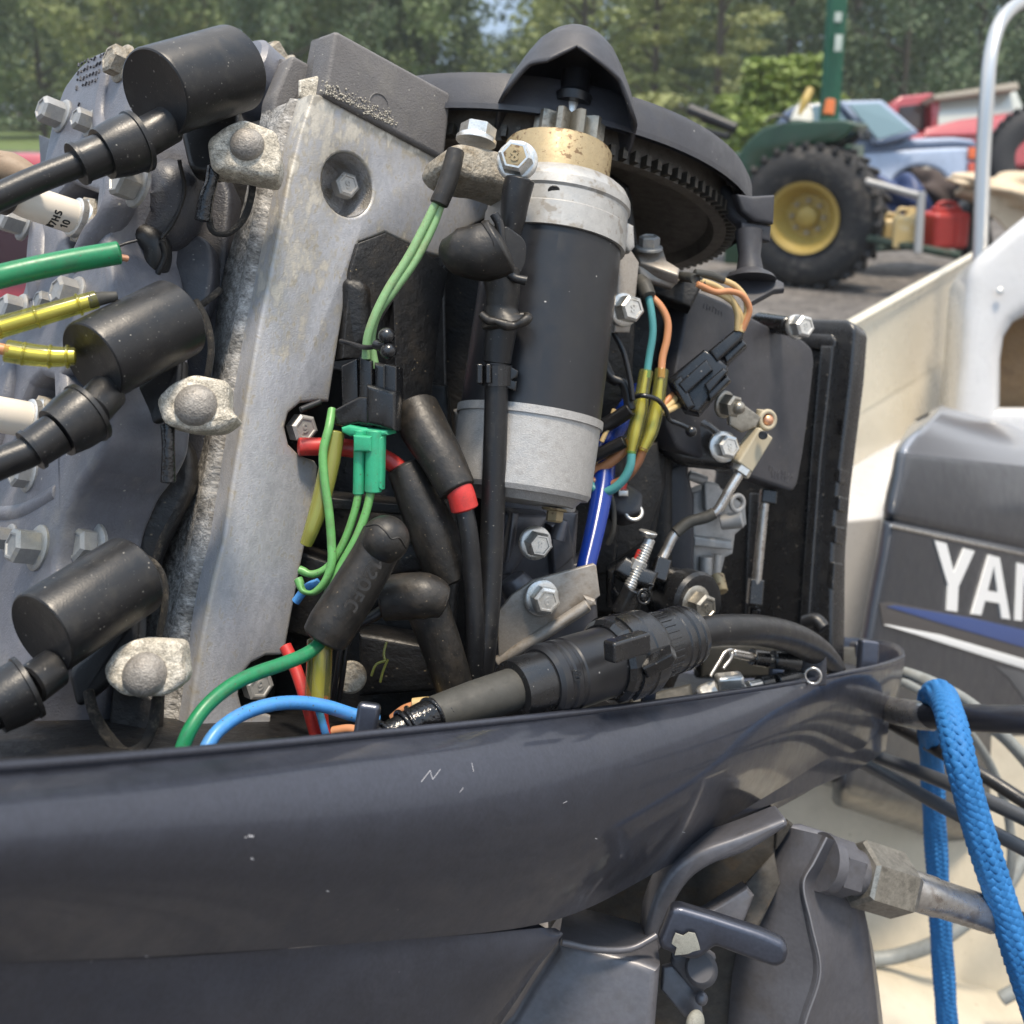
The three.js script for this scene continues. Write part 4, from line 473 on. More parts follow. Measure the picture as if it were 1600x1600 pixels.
// --- green wires, plug and receptacle
{
  const g = sub('trigger_wiring', 'pale green wires with a black and bright green plug'), W = (pts, px, mat, name = 'wire', rs = 12) => wire(pts, px, mat, name, g, rs);
  W([[712, 236, 0.632], [706, 262, 0.63], [697, 292, 0.628], [686, 318, 0.627]], [14, 15, 15, 15], M.boot, 'sleeve', 18);
  W([[690, 300, 0.628], [676, 328, 0.626], [640, 398, 0.62], [604, 456, 0.615], [583, 500, 0.612], [574, 530, 0.612], [572, 560, 0.613]], 7, M.greenWire);
  W([[692, 302, 0.63], [684, 334, 0.628], [652, 402, 0.622], [617, 452, 0.618], [590, 490, 0.616], [580, 530, 0.617], [586, 575, 0.618]], 7, M.greenWire);
  W([[532, 533, 0.625], [552, 538, 0.62], [575, 543, 0.606], [592, 540, 0.602]], 4, M.black, 'tie_strap');
  part('tie_head', [ball(e(604, 525, 0.6), R(13.5, 0.6)), ball(e(607, 549, 0.598), R(13, 0.6)), sweep([[586, 538, 0.604], [596, 541, 0.602], [604, 538, 0.6]].map((q) => e(...q)), 0.003, 10)], M.plastic, g);
  const ux = mixv(Y, 1), nx = mixv(TOCAM, 1, RIGHT, -0.25);
  const S = (l, d, t, b = 0.0012, n = nx) => slabN(l, [580, 620, d], n, t, b);
  part('black_receptacle', [S([[533, 572], [558, 560], [560, 622], [548, 634], [534, 640]], 0.618, 0.012), S([[562, 558], [580, 564], [582, 668], [560, 664]], 0.612, 0.01), S([[583, 566], [602, 570], [602, 668], [583, 668]], 0.613, 0.01, 0.003), S([[600, 569], [619, 573], [619, 672], [600, 670]], 0.614, 0.01), S([[571, 600], [617, 613], [617, 674], [597, 670], [571, 664]], 0.607, 0.012, 0.003), S([[522, 640], [560, 620], [575, 620], [575, 664], [560, 662], [535, 668], [522, 664]], 0.61, 0.014, 0.002), S([[535, 570], [620, 576], [620, 670], [535, 664]], 0.622, 0.012)], M.plastic, g);
  part('green_plug', [S([[532, 668], [545, 664], [562, 668], [604, 672], [606, 680], [590, 684], [545, 682], [533, 676]], 0.608, 0.016, 0.002), S([[551, 680], [580, 682], [579, 706], [552, 706]], 0.603, 0.012, 0.0015), rod(e(586, 672, 0.61), e(583, 769, 0.61), R(14, 0.61), R(13.5, 0.61)), rod(e(563, 672, 0.612), e(560, 772, 0.612), R(10, 0.61), R(9, 0.61)), S([[572, 680], [598, 682], [596, 766], [570, 762]], 0.607, 0.008, 0.0025)], M.greenPlug, g);
  W([[561, 768, 0.612], [554, 800, 0.61], [536, 850, 0.607], [512, 886, 0.604], [488, 897, 0.603], [468, 890, 0.604]], 6.5, M.greenMid);
  W([[580, 766, 0.61], [572, 800, 0.607], [556, 842, 0.603], [534, 882, 0.6], [515, 920, 0.598], [508, 945, 0.6]], 7, M.greenMid);
  W([[519, 640, 0.62], [514, 668, 0.612], [505, 705, 0.607], [507, 750, 0.604], [514, 800, 0.602], [518, 850, 0.6], [518, 880, 0.597], [508, 908, 0.595], [490, 926, 0.595], [474, 922, 0.597], [466, 905, 0.6]], 7, M.greenMid);
  W([[574, 340, 0.7], [578, 400, 0.69], [588, 450, 0.68]], 7, M.greenCable);
  W([[574, 340, 0.695], [570, 400, 0.685], [564, 440, 0.675]], 7, M.red);
  W([[524, 676, 0.618], [516, 720, 0.615], [502, 780, 0.61], [486, 830, 0.606], [478, 850, 0.606]], [15, 16, 15, 12, 10], M.olive, 'clear_sleeve', 16);
  W([[524, 676, 0.618], [516, 720, 0.615], [502, 780, 0.61], [486, 830, 0.606]], 6, M.greenMid);
  W([[470, 640, 0.612], [500, 628, 0.62]], 5, M.black);
}
// --- relay block, rubber boots, red and black battery cables
{
  part('lower_bracket', [slabN([[450, 560], [700, 600], [720, 860], [700, 1120], [420, 1140], [440, 900]], [600, 900, 0.7], mixv(TOCAM, 1, Y, 0.2), 0.03, 0.004), slabN([[440, 770], [640, 790], [640, 806], [440, 790]], [560, 790, 0.66], TOCAM, 0.03), slabN([[430, 850], [520, 880], [520, 1010], [420, 980]], [480, 920, 0.65], TOCAM, 0.03, 0.003), slabN([[560, 990], [680, 1010], [700, 1080], [560, 1090]], [620, 1050, 0.64], TOCAM, 0.03, 0.004), slabN([[600, 820], [640, 850], [680, 850], [690, 890], [610, 900]], [650, 870, 0.64], TOCAM, 0.02, 0.003)], M.soot);
  part('black_panel', [slabN([[560, 380], [602, 364], [668, 396], [700, 425], [690, 480], [672, 640], [620, 640], [615, 470], [560, 560], [535, 560], [548, 420]], [620, 500, 0.675], mixv(Z, 1, AFT, 0.2), 0.03, 0.0008), slabN([[532, 430], [575, 440], [578, 540], [530, 560]], [555, 500, 0.655], mixv(TOCAM, 1), 0.02, 0.006, [], 0.01)], M.soot);  // panel colour darkened to stand in for the shadow it sits in
  const g = sub('battery_leads', 'red and black leads in dusty rubber boots'), W = (pts, px, mat, name = 'lead', rs = 20) => wire(pts, px, mat, name, g, rs);
  W([[468, 698, 0.625], [510, 698, 0.63], [556, 702, 0.632], [600, 716, 0.632], [646, 748, 0.632]], 14, M.red);
  W([[632, 730, 0.632], [650, 770, 0.63], [676, 830, 0.628], [704, 900, 0.63]], [28, 33, 38, 38], M.boot, 'rubber_boot', 26);
  W([[650, 640, 0.64], [662, 668, 0.632], [690, 716, 0.622], [714, 764, 0.615]], [36, 38, 34, 30], M.boot, 'rubber_boot', 26);
  W([[710, 752, 0.615], [720, 772, 0.614], [726, 794, 0.614]], 22, M.red, 'red_cap', 24);
  W([[722, 780, 0.615], [732, 830, 0.612], [738, 900, 0.612], [742, 980, 0.612], [742, 1060, 0.615]], 15, M.rubber);
  W([[600, 838, 0.572], [585, 868, 0.57], [555, 920, 0.566], [518, 978, 0.562], [508, 996, 0.561]], [36, 36, 38, 39, 37], M.boot, 'rubber_boot', 30);
  const bt = ball(e(602, 843, 0.567), R(38, 0.567), 1, 1, 1); part('boot_cap', [bt, sweep([[572, 822, 0.548], [590, 820, 0.545], [604, 832, 0.543], [612, 842, 0.543], [622, 840, 0.545], [634, 856, 0.552]].map((q) => e(...q)), 0.0006, 6)], M.boot, g);
  part('boot_mark', along(raised('12OFC', R(21, 0.55), 0.0012).rotateX(-Math.PI / 2), e(568, 914, 0.5445), mixv(TOCAM, 1, RIGHT, 0.25, CAMUP, 0.15), mixv(RIGHT, 0.86, CAMUP, -0.5)), M.boot, g);
  W([[600, 936, 0.6], [630, 932, 0.6], [668, 932, 0.598], [690, 940, 0.6]], [34, 36, 36, 28], M.boot, 'rubber_boot', 26);
  W([[668, 950, 0.604], [690, 1010, 0.607], [712, 1080, 0.61]], [34, 32, 30], M.boot, 'rubber_boot', 24);
  W([[566, 948, 0.61], [600, 936, 0.608]], [20, 24], M.black, 'sleeve');
  W([[610, 944, 0.598], [585, 962, 0.596], [560, 976, 0.594], [548, 990, 0.592]], [9, 9, 8, 8], M.black, 'sleeve', 12);
  W([[550, 984, 0.593], [534, 1010, 0.591], [527, 1050, 0.59], [518, 1105, 0.592]], 4.5, M.black, 'thin_wire', 8);
  W([[556, 984, 0.595], [542, 1010, 0.593], [536, 1050, 0.592], [528, 1105, 0.594]], 4.5, M.black, 'thin_wire', 8);
  // greens and blues that hang over the rim
  lab(W([[508, 988, 0.566], [500, 1004, 0.56], [480, 1021, 0.553], [440, 1038, 0.541], [400, 1052, 0.53], [360, 1072, 0.518], [322, 1104, 0.506], [298, 1138, 0.498], [284, 1172, 0.494], [272, 1230, 0.49]], 11.5, M.greenCable, 'green_cable', 16), 'dark green cable leaving the large boot');
  lab(W([[590, 1126, 0.56], [552, 1117, 0.556], [510, 1104, 0.548], [470, 1098, 0.54], [430, 1100, 0.53], [392, 1110, 0.52], [358, 1128, 0.508], [334, 1150, 0.5], [318, 1180, 0.494], [306, 1230, 0.49]], 11, M.blue, 'blue_cable', 16), 'light blue cable curving over the pan rim');
  const cr = (pts, px, core) => { const o = W(pts, px, M.yellowClear, 'crimp_sleeve', 20); wire(pts, px * 0.5, M.yellowCore, 'crimp_barrel', o, 14); o.children[0].position.set(0, 0, 0); if (core) W(...core); };
  cr([[500, 1000, 0.565], [499, 1040, 0.562], [496, 1092, 0.56]], 20);
  W([[446, 1010, 0.585], [462, 1045, 0.58], [480, 1100, 0.572], [500, 1170, 0.57]], 10, M.red); W([[505, 1090, 0.566], [506, 1130, 0.566], [514, 1165, 0.566]], 8, M.red); W([[492, 1085, 0.564], [504, 1130, 0.562], [512, 1160, 0.562]], 6, M.blue);
  W([[462, 940, 0.61], [480, 918, 0.61], [498, 910, 0.61]], 7, M.blue);
  part('round_plug', [rod(e(548, 1058, 0.62), e(548, 1058, 0.61), R(25, 0.61), R(25, 0.61), 30)], M.castDirty, g);
  W([[604, 1003, 0.61], [600, 1020, 0.608], [603, 1035, 0.606], [606, 1030, 0.606], [598, 1050, 0.605], [594, 1066, 0.604]], 2.2, M.olive, 'bent_clip', 6);
  W([[603, 1032, 0.606], [588, 1038, 0.605], [580, 1056, 0.604]], 2.2, M.olive, 'bent_clip', 6);
  W([[612, 1122, 0.6], [630, 1108, 0.6], [652, 1100, 0.6]], 6, M.orange); W([[645, 1100, 0.6], [668, 1098, 0.6], [690, 1102, 0.6]], 9, M.tan, 'sleeve');
  // loose cut green cable and crimps at the left
  const lg = lab(wire([[-40, 443, 0.5], [0, 432, 0.51], [60, 418, 0.52], [120, 406, 0.528], [185, 395, 0.535]], 19, M.greenCable, 'cut_green_cable', motor, 20), 'thick green cable at the left ending in a cut end');
  part('copper_end', [rod(e(176, 400, 0.533), e(199, 404, 0.54), R(5.5, 0.53), R(5.5, 0.53), 12)], M.copper, lg);
  part('frayed_strand', [sweep([[184, 385, 0.535], [198, 380, 0.538], [214, 376, 0.54]].map((q) => e(...q)), R(2.5, 0.53), 6)], M.black, lg);
  const yl = sub('crimped_wires', 'two yellow crimp sleeves between the upper coil caps');
  for (const [p, r] of [[[[-30, 519, 0.5], [0, 511, 0.505], [60, 494, 0.512], [150, 468, 0.524]], 18], [[[10, 548, 0.5], [40, 553, 0.503], [80, 557, 0.507], [116, 557, 0.51]], 18]]) {
    const o = wire(p, [r, r, r * 0.94, r * 0.8], M.yellowClear, 'crimp_sleeve', yl, 20); wire(p, r * 0.55, M.yellowCore, 'crimp_barrel', o, 12);
    for (const t of [0.3, 0.65, 0.9]) { const cu = new THREE.CatmullRomCurve3(p.map((q) => e(...q))), c = cu.getPoint(t), dd = cu.getTangent(t); part('crimp_ridge', ring(c, dd, R(r * 0.92, 0.51), R(2.6, 0.51), 24), M.yellowClear, o); }
  }
  wire([[140, 470, 0.522], [160, 466, 0.525], [182, 463, 0.528]], [13, 11, 8], M.sleeveGrey, 'wire_end', yl); wire([[-40, 540, 0.496], [-10, 543, 0.498], [14, 548, 0.5]], 9, M.orange, 'wire', yl);
}
// --- block and bracket beneath the starter
{
  part('crankcase', [slabN([[760, 770], [905, 800], [900, 880], [930, 880], [940, 1040], [760, 1060]], [830, 860, 0.735], mixv(TOCAM, 1, RIGHT, 0.1), 0.04, 0.004), slabN([[786, 800], [860, 806], [836, 850], [800, 900], [786, 900]], [820, 830, 0.71], mixv(TOCAM, 1, RIGHT, 0.2), 0.03, 0.004), sweep([[800, 905, 0.7], [814, 930, 0.7], [806, 960, 0.7]].map((q) => e(...q)), [0.01, 0.013, 0.009], 16), slabN([[860, 820], [890, 815], [900, 870], [866, 900]], [880, 850, 0.73], mixv(TOCAM, 1, RIGHT, 0.4), 0.02, 0.003), slabN([[800, 800], [812, 800], [806, 850], [796, 880], [790, 880]], [800, 830, 0.7], mixv(TOCAM, 1, RIGHT, 0.3), 0.02, 0.002), rod(e(880, 812, 0.715), e(870, 842, 0.715), 0.004, 0.006, 12)], M.bracketPaint);
  part('crankcase_bolt', bolt(e(836, 848, 0.69), mixv(TOCAM, 0.95, RIGHT, 0.3, CAMUP, 0.05), 0.0088, 0.0105, 1.3, '8'), M.zinc);
  const br = lab(part('cable_bracket', [slabN([[833, 907], [928, 881], [932, 884], [938, 931], [919, 947], [780, 1036], [776, 960], [800, 930]], [860, 940, 0.672], mixv(TOCAM, 1, RIGHT, 0.15), 0.004, 0.001), sweep([[778, 1034, 0.67], [850, 990, 0.668], [918, 946, 0.668]].map((q) => e(...q)), 0.004, 10), slabN([[912, 932], [930, 938], [932, 946], [918, 952]], [920, 940, 0.668], TOCAM, 0.006, 0.002)], M.bracket), 'pale dusty bracket plate with a bolt marked 9');
  part('bracket_bolt', bolt(e(846, 934, 0.668), mixv(TOCAM, 0.95, RIGHT, 0.3, CAMUP, 0.05), 0.009, 0.0105, 1.3, '9'), M.zinc, br);
  part('rust_spot', slabN([[826, 962], [844, 958], [846, 978], [828, 982]], [836, 970, 0.6712], mixv(TOCAM, 1, RIGHT, 0.15), 0.0006, 0.0001, [], 0.004), M.hose, br);
  wire([[1000, 610, 0.79], [974, 650, 0.77], [950, 692, 0.76], [942, 760, 0.742], [930, 825, 0.722], [914, 892, 0.702]], [15, 17, 17, 17, 16, 15], M.blueTube, 'blue_hose', motor, 20);
  wire([[960, 640, 0.742], [950, 668, 0.74], [940, 690, 0.738]], 4, M.tan);
  for (const p of [[[958, 518, 0.74], [974, 550, 0.735], [984, 590, 0.732], [989, 625, 0.73]], [[940, 560, 0.745], [955, 590, 0.742], [975, 600, 0.74], [985, 640, 0.735]]]) wire(p, p[0][0] === 958 ? 4.5 : 9, M.black);
  wire([[938, 668, 0.742], [960, 656, 0.74], [985, 640, 0.735]], 12, M.black); wire([[900, 726, 0.742], [935, 710, 0.74], [975, 690, 0.735]], 10, M.black);
  wire([[950, 760, 0.74], [958, 790, 0.74], [958, 830, 0.742], [950, 850, 0.745]], 4, M.sleeveGrey); wire([[885, 800, 0.74], [880, 830, 0.74], [872, 870, 0.74]], 3.5, M.sleeveGrey); wire([[888, 800, 0.74], [883, 840, 0.74]], 3, M.orange);
  // dark inside behind the wires
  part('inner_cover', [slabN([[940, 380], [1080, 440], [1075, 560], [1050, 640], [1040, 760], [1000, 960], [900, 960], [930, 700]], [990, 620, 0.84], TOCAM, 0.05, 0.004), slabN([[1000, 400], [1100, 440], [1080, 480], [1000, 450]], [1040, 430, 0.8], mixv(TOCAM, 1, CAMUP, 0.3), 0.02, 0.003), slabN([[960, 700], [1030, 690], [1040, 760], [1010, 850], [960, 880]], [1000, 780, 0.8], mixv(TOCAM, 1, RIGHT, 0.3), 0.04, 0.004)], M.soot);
  part('inner_boss', [slabN([[955, 765], [978, 752], [1005, 770], [1003, 800], [975, 806], [955, 795]], [980, 780, 0.76], mixv(TOCAM, 1, CAMUP, 0.5), 0.03, 0.003, [], 0.004), slabN([[1030, 740], [1072, 720], [1085, 780], [1085, 960], [1020, 960], [1040, 860]], [1060, 850, 0.86], TOCAM, 0.03, 0.004)], M.cover);
  part('inner_clip', [ring(e(990, 800, 0.758), mixv(TOCAM, 1, CAMUP, 0.6), 0.006, 0.0016), slabN([[966, 766], [982, 766], [982, 776], [966, 776]], [974, 770, 0.755], TOCAM, 0.008, 0.001)], M.zinc);
  part('red_screw_thread', [rod(e(972, 752, 0.765), e(968, 768, 0.763), R(9, 0.765), R(9, 0.765), 14)], M.red);
  // grey ledge by the flywheel
  part('stator_bracket', [slabN([[990, 382], [1036, 388], [1042, 406], [1062, 418], [1060, 430], [1000, 410]], [1020, 400, 0.78], mixv(CAMUP, 1, TOCAM, 0.9), 0.01, 0.002), slabN([[994, 412], [1064, 436], [1050, 450], [1000, 436]], [1030, 430, 0.775], mixv(TOCAM, 1, CAMUP, 0.1), 0.014, 0.003)], M.bracket);
  part('stator_bracket_bolt', bolt(e(1014, 388, 0.78), mixv(CAMUP, 1, TOCAM, 0.4), 0.008, 0.008, 1.3), M.boltGrey);
}
// --- pulse wires with yellow crimps, connector, control unit panel
{
  const g = sub('sensor_wiring', 'teal and orange wires with paired yellow crimp sleeves'), W = (pts, px, mat, name = 'wire', rs = 12) => wire(pts, px, mat, name, g, rs);
  W([[998, 436, 0.765], [1006, 446, 0.76], [1013, 462, 0.755]], [10, 13, 12], M.sleeveGrey, 'frayed_sleeve', 16);
  W([[1012, 456, 0.757], [1018, 490, 0.752], [1020, 520, 0.75], [1014, 560, 0.748], [1010, 590, 0.745]], 6, M.teal);
  W([[1016, 462, 0.76], [1032, 478, 0.757], [1043, 502, 0.755], [1042, 530, 0.753], [1035, 560, 0.751], [1033, 590, 0.748]], 6, M.orange);
  const dn = { c1: [[1010, 580, 0.745], [1004, 612, 0.742], [1000, 640, 0.74], [991, 680, 0.736], [986, 708, 0.734]], c2: [[1034, 578, 0.75], [1030, 610, 0.747], [1025, 640, 0.745], [1016, 676, 0.74], [1004, 704, 0.737]] };
  for (const p of Object.values(dn)) { const o = W(p, [11, 11, 12, 12, 8], M.yellowClear, 'crimp_sleeve', 20); wire(p, [4, 5, 8, 8, 5], M.yellowCore, 'crimp_barrel', o, 12); }
  W([[987, 706, 0.734], [984, 730, 0.732], [970, 754, 0.732], [948, 768, 0.734], [928, 764, 0.738], [916, 744, 0.742]], 7, M.teal);
  W([[1006, 700, 0.738], [996, 724, 0.738], [976, 748, 0.738], [950, 758, 0.74], [926, 752, 0.742]], 7, M.brown);
  W([[984, 690, 0.742], [970, 708, 0.742], [945, 728, 0.744], [918, 738, 0.748]], 8, M.orange); W([[985, 684, 0.745], [960, 702, 0.745], [930, 722, 0.748], [915, 728, 0.75]], 5, M.tan);
  part('tie_ring', [sweep([[986, 622, 0.735], [1004, 618, 0.728], [1026, 624, 0.73], [1040, 640, 0.736], [1046, 655, 0.742], [1066, 664, 0.742], [1082, 672, 0.742]].map((q) => e(...q)), R(4, 0.735), 10), ball(e(1080, 674, 0.742), R(9, 0.742))], M.plastic, g);
  W([[1038, 640, 0.76], [1050, 630, 0.765], [1058, 618, 0.77]], 5, M.tan); W([[1036, 646, 0.758], [1052, 638, 0.762], [1062, 632, 0.77]], 4.5, M.tan); W([[1034, 638, 0.762], [1044, 624, 0.765], [1052, 616, 0.77]], 4.5, M.orange);

  const k = sub('panel_connector', 'black wire connector lying across the grey panel'), nx = mixv(TOCAM, 1, RIGHT, -0.2, CAMUP, 0.2);
  const S = (l, d, t, b = 0.0015, n = nx) => slabN(l, [1100, 585, d], n, t, b);
  part('connector_body', [S([[1042, 592], [1100, 545], [1118, 552], [1138, 572], [1136, 592], [1092, 645], [1068, 640], [1046, 606]], 0.765, 0.03, 0.003), S([[1058, 600], [1104, 560], [1114, 578], [1072, 616]], 0.757, 0.01, 0.002), S([[1048, 598], [1064, 586], [1086, 634], [1074, 640]], 0.758, 0.012, 0.002), S([[1100, 600], [1130, 574], [1138, 580], [1108, 614]], 0.756, 0.012, 0.002), S([[1104, 612], [1136, 586], [1142, 594], [1110, 626]], 0.759, 0.014, 0.002)], M.plastic, k);
  part('connector_plug', [S([[1106, 548], [1152, 510], [1164, 518], [1160, 530], [1120, 566]], 0.763, 0.022, 0.003), S([[1130, 556], [1160, 530], [1167, 538], [1136, 568]], 0.767, 0.02, 0.002)], M.plastic, k);
  const W2 = (pts, px, mat, name = 'wire') => wire(pts, px, mat, name, k, 10);
  W2([[1062, 432, 0.8], [1086, 436, 0.745], [1098, 442, 0.750]], [8, 8, 7], M.sleeveGrey, 'sleeve'); W2([[1086, 426, 0.750], [1110, 430, 0.755], [1130, 438, 0.760]], [6, 7, 6], M.sleeveGrey, 'sleeve');
  for (const [p, m] of [[[[1092, 438, 0.747], [1120, 448, 0.755], [1142, 466, 0.760], [1152, 490, 0.763], [1152, 516, 0.765]], M.tan], [[[1126, 436, 0.759], [1150, 448, 0.763], [1166, 470, 0.765], [1166, 495, 0.765], [1158, 518, 0.765]], M.tan], [[[1090, 444, 0.745], [1118, 456, 0.752], [1140, 455, 0.757], [1160, 462, 0.761], [1171, 482, 0.763], [1160, 516, 0.765]], M.orange], [[[1098, 450, 0.750], [1130, 462, 0.757], [1148, 476, 0.763], [1158, 496, 0.765], [1156, 516, 0.767]], M.tan]]) W2(p, 5, m);

  const p = sub('control_unit', 'flat charcoal control unit panel with rounded corners'), nS = mixv(Z, 1, AFT, 0.12);
  const front = slabN([[1084, 452], [1130, 470], [1172, 494], [1198, 508], [1214, 514], [1226, 508], [1240, 522], [1258, 533], [1270, 545], [1273, 566], [1266, 630], [1256, 706], [1247, 756], [1240, 768], [1226, 764], [1150, 738], [1060, 702], [1040, 660], [1060, 560], [1074, 480]], [1180, 620, 0.87], nS, 0.022, 0.003, [], 0.004);
  part('panel_face', front, M.cover, p);
  const mk = (x, y, t, s) => { const c = slabN([[x, y], [x + 4, y], [x, y + 4]], [x, y, 0.87], nS, 0.0002, 0); c.computeBoundingBox(); return c; };
  void mk;
  const eye = toE(V3(0, 0, 0)), hitP = (x, y) => { const at = e(1180, 620, 0.87), r = e(x, y, 1).sub(eye); return eye.clone().addScaledVector(r, at.clone().sub(eye).dot(nS) / r.dot(nS)); };
  const strokes = (x, y, n, dx, dy, seed) => { const r = rng(seed), g = []; for (let i = 0; i < n; i++) { const c = hitP(x + i * dx, y + i * dy); g.push(box(c, mixv(Y, 1, X, (r() - 0.5) * 0.9), nS, 0.0009, 0.0055 - r() * 0.002, 0.0008, 0.0002)); if (r() > 0.35) g.push(box(hitP(x + i * dx + 2, y + i * dy + (r() - 0.5) * 9), X, nS, 0.0008, 0.0026, 0.0008, 0.0002)); } return g; };
  part('embossed_mark', [...strokes(1100, 478, 7, 4.6, 2.1, 5), ...strokes(1202, 732, 8, 5, 1.6, 6), ...strokes(1206, 742, 6, 5, 1.6, 7)], M.cover, p);
  part('panel_rim', [slabN([[1262, 560], [1273, 566], [1266, 630], [1247, 756], [1238, 760], [1254, 660]], [1180, 620, 0.874], nS, 0.022, 0.003)], M.plastic, p);
  part('panel_post', [rod(e(1186, 502, 0.92), e(1234, 510, 0.872), R(15, 0.87), R(15, 0.87), 24)], M.plastic, p);
  part('panel_bolt', bolt(e(1244, 511, 0.862), mixv(TOCAM, 0.9, RIGHT, 0.4, CAMUP, 0.05), 0.0096, 0.011, 1.1, '6'), M.zinc, p);
  part('lower_bolt', bolt(e(1130, 698, 0.805), mixv(TOCAM, 0.92, RIGHT, 0.3, CAMUP, 0.1), 0.0092, 0.0095, 1.35, '8'), M.zinc, p);
  part('panel_bracket', [slabN([[1030, 640], [1100, 650], [1150, 690], [1152, 740], [1060, 730], [1020, 700]], [1090, 690, 0.82], TOCAM, 0.03, 0.008, [], 0.01)], M.plastic, p);
}
// --- throttle linkage
{
  const g = sub('throttle_linkage', 'metal lever, beige clevis and bent rod'), W = (pts, px, mat, name, rs = 14) => wire(pts, px, mat, name, g, rs);
  part('lever_nut', [bolt(e(1132, 632, 0.795), mixv(TOCAM, 0.8, RIGHT, 0.6, CAMUP, -0.1), 0.009, 0.01, 1.2), ball(e(1154, 637, 0.787), R(10, 0.825))], M.nickel, g);
  part('lever', [slabN([[1138, 640], [1160, 630], [1190, 652], [1182, 668], [1160, 676], [1140, 664]], [1160, 650, 0.805], mixv(TOCAM, 1, RIGHT, 0.2), 0.006, 0.0015), rod(e(1176, 655, 0.83), e(1196, 660, 0.82), R(8, 0.83), R(8, 0.83), 14)], M.nickel, g);
  const cn = mixv(TOCAM, 1, RIGHT, 0.35);
  part('ball_joint', [ring(e(1199, 656, 0.815), cn, R(13, 0.815), R(4, 0.815)), rod(e(1190, 640, 0.82), e(1186, 676, 0.82), R(8, 0.82), R(9, 0.82), 16)], M.beige, g);
  part('ball_stud', ball(e(1199, 656, 0.817), R(9.5, 0.817)), M.copper, g);
  const dR = e(1148, 742, 0.805).sub(e(1196, 664, 0.813)).normalize();
  const cl = part('clevis', [box(e(1174, 702, 0.81), dR, cn, R(31, 0.81), R(66, 0.81), R(28, 0.81), 0.002)], M.beige, g);
  part('clevis_hole', [rod(e(1192, 680, 0.795), e(1192.5, 680, 0.799), R(7, 0.8), R(7, 0.8), 16)], M.soot, cl);
  part('lock_nut', [bolt(e(1163, 728, 0.807), dR, 0.0078, 0.006, 0)], M.zinc, g);
  W([[1160, 733, 0.806], [1140, 765, 0.802], [1120, 798, 0.8], [1104, 808, 0.8], [1076, 816, 0.8], [1052, 838, 0.798], [1040, 862, 0.796], [1026, 888, 0.79]], 8, M.steel, 'bent_rod');
  W([[1115, 802, 0.799], [1104, 808, 0.799], [1076, 816, 0.799], [1056, 832, 0.797]], 9.2, M.sleeveGrey, 'rod_sleeve');
  W([[1196, 768, 0.9], [1190, 830, 0.9], [1183, 900, 0.9], [1180, 930, 0.9]], 7.5, M.steel, 'vertical_rod');
  part('rod_end', [box(e(1200, 776, 0.9), Y, TOCAM, R(24, 0.9), R(22, 0.9), R(20, 0.9))], M.plastic, g); part('rod_end', [box(e(1180, 925, 0.9), Y, TOCAM, R(22, 0.9), R(40, 0.9), R(20, 0.9)), rod(e(1180, 950, 0.9), e(1176, 966, 0.9), R(9, 0.9), R(7, 0.9), 14)], M.plastic, g);
  // adjusting screw and cam roller
  const sa = e(1016, 842, 0.745), sb = e(974, 940, 0.735);
  part('adjust_screw', [rod(sa, sb, R(9, 0.74), R(9, 0.74), 16), rod(e(1013, 830, 0.744), e(1011, 838, 0.744), R(15, 0.745), R(13, 0.745), 20), ...Array.from({ length: 16 }, (_, i) => ring(sa.clone().lerp(sb, 0.12 + i * 0.042), sb.clone().sub(sa), R(9, 0.74), 0.0005, 16))], M.zinc, g);
  part('red_thread', [rod(e(1006, 862, 0.744), e(999, 878, 0.743), R(10.5, 0.744), R(10.5, 0.744), 16)], M.red, g);
  part('screw_nut', [rod(e(1000, 876, 0.742), e(993, 892, 0.741), R(13, 0.742), R(13, 0.742), 6)], M.boltGrey, g);
  part('screw_carrier', [slabN([[964, 880], [978, 868], [1008, 886], [1030, 894], [1020, 918], [994, 912], [960, 892]], [995, 890, 0.738], mixv(TOCAM, 1, CAMUP, 0.4), 0.024, 0.003), slabN([[950, 892], [966, 884], [960, 920], [985, 950], [950, 950]], [960, 920, 0.75], TOCAM, 0.02, 0.003), rod(e(990, 920, 0.735), e(970, 960, 0.735), R(16, 0.735), R(17, 0.735), 20), box(e(1032, 890, 0.76), mixv(Y, 1, X, 0.3), TOCAM, R(24, 0.76), R(36, 0.76), R(20, 0.76))], M.plastic, g);
  part('hose_clip', [ring(e(1006, 932, 0.72), cn, R(11, 0.72), R(2.4, 0.72)), ball(e(1006, 932, 0.722), R(9, 0.72), 1, 1, 0.6), sweep([[1014, 922, 0.72], [1020, 914, 0.72], [1014, 912, 0.72]].map((q) => e(...q)), R(2.4, 0.72), 6)], M.plastic, g);
  const ra = e(1040, 925, 0.79), rb = e(1098, 945, 0.755);
  part('cam_roller', [turn(ra, rb, [[0, 0], [0, R(42, 0.77)], [0.45, R(43, 0.77)], [0.5, R(47, 0.77)], [0.85, R(48, 0.77)], [0.93, R(44, 0.77)], [0.94, R(36, 0.77)], [0.86, 0]], 56, 0.4)], M.plastic, g);
  part('roller_bolt', [bolt(e(1086, 944, 0.756), rb.clone().sub(ra), R(22, 0.75), R(24, 0.75), 1.35, '8', 0.1)], M.nickel, g);
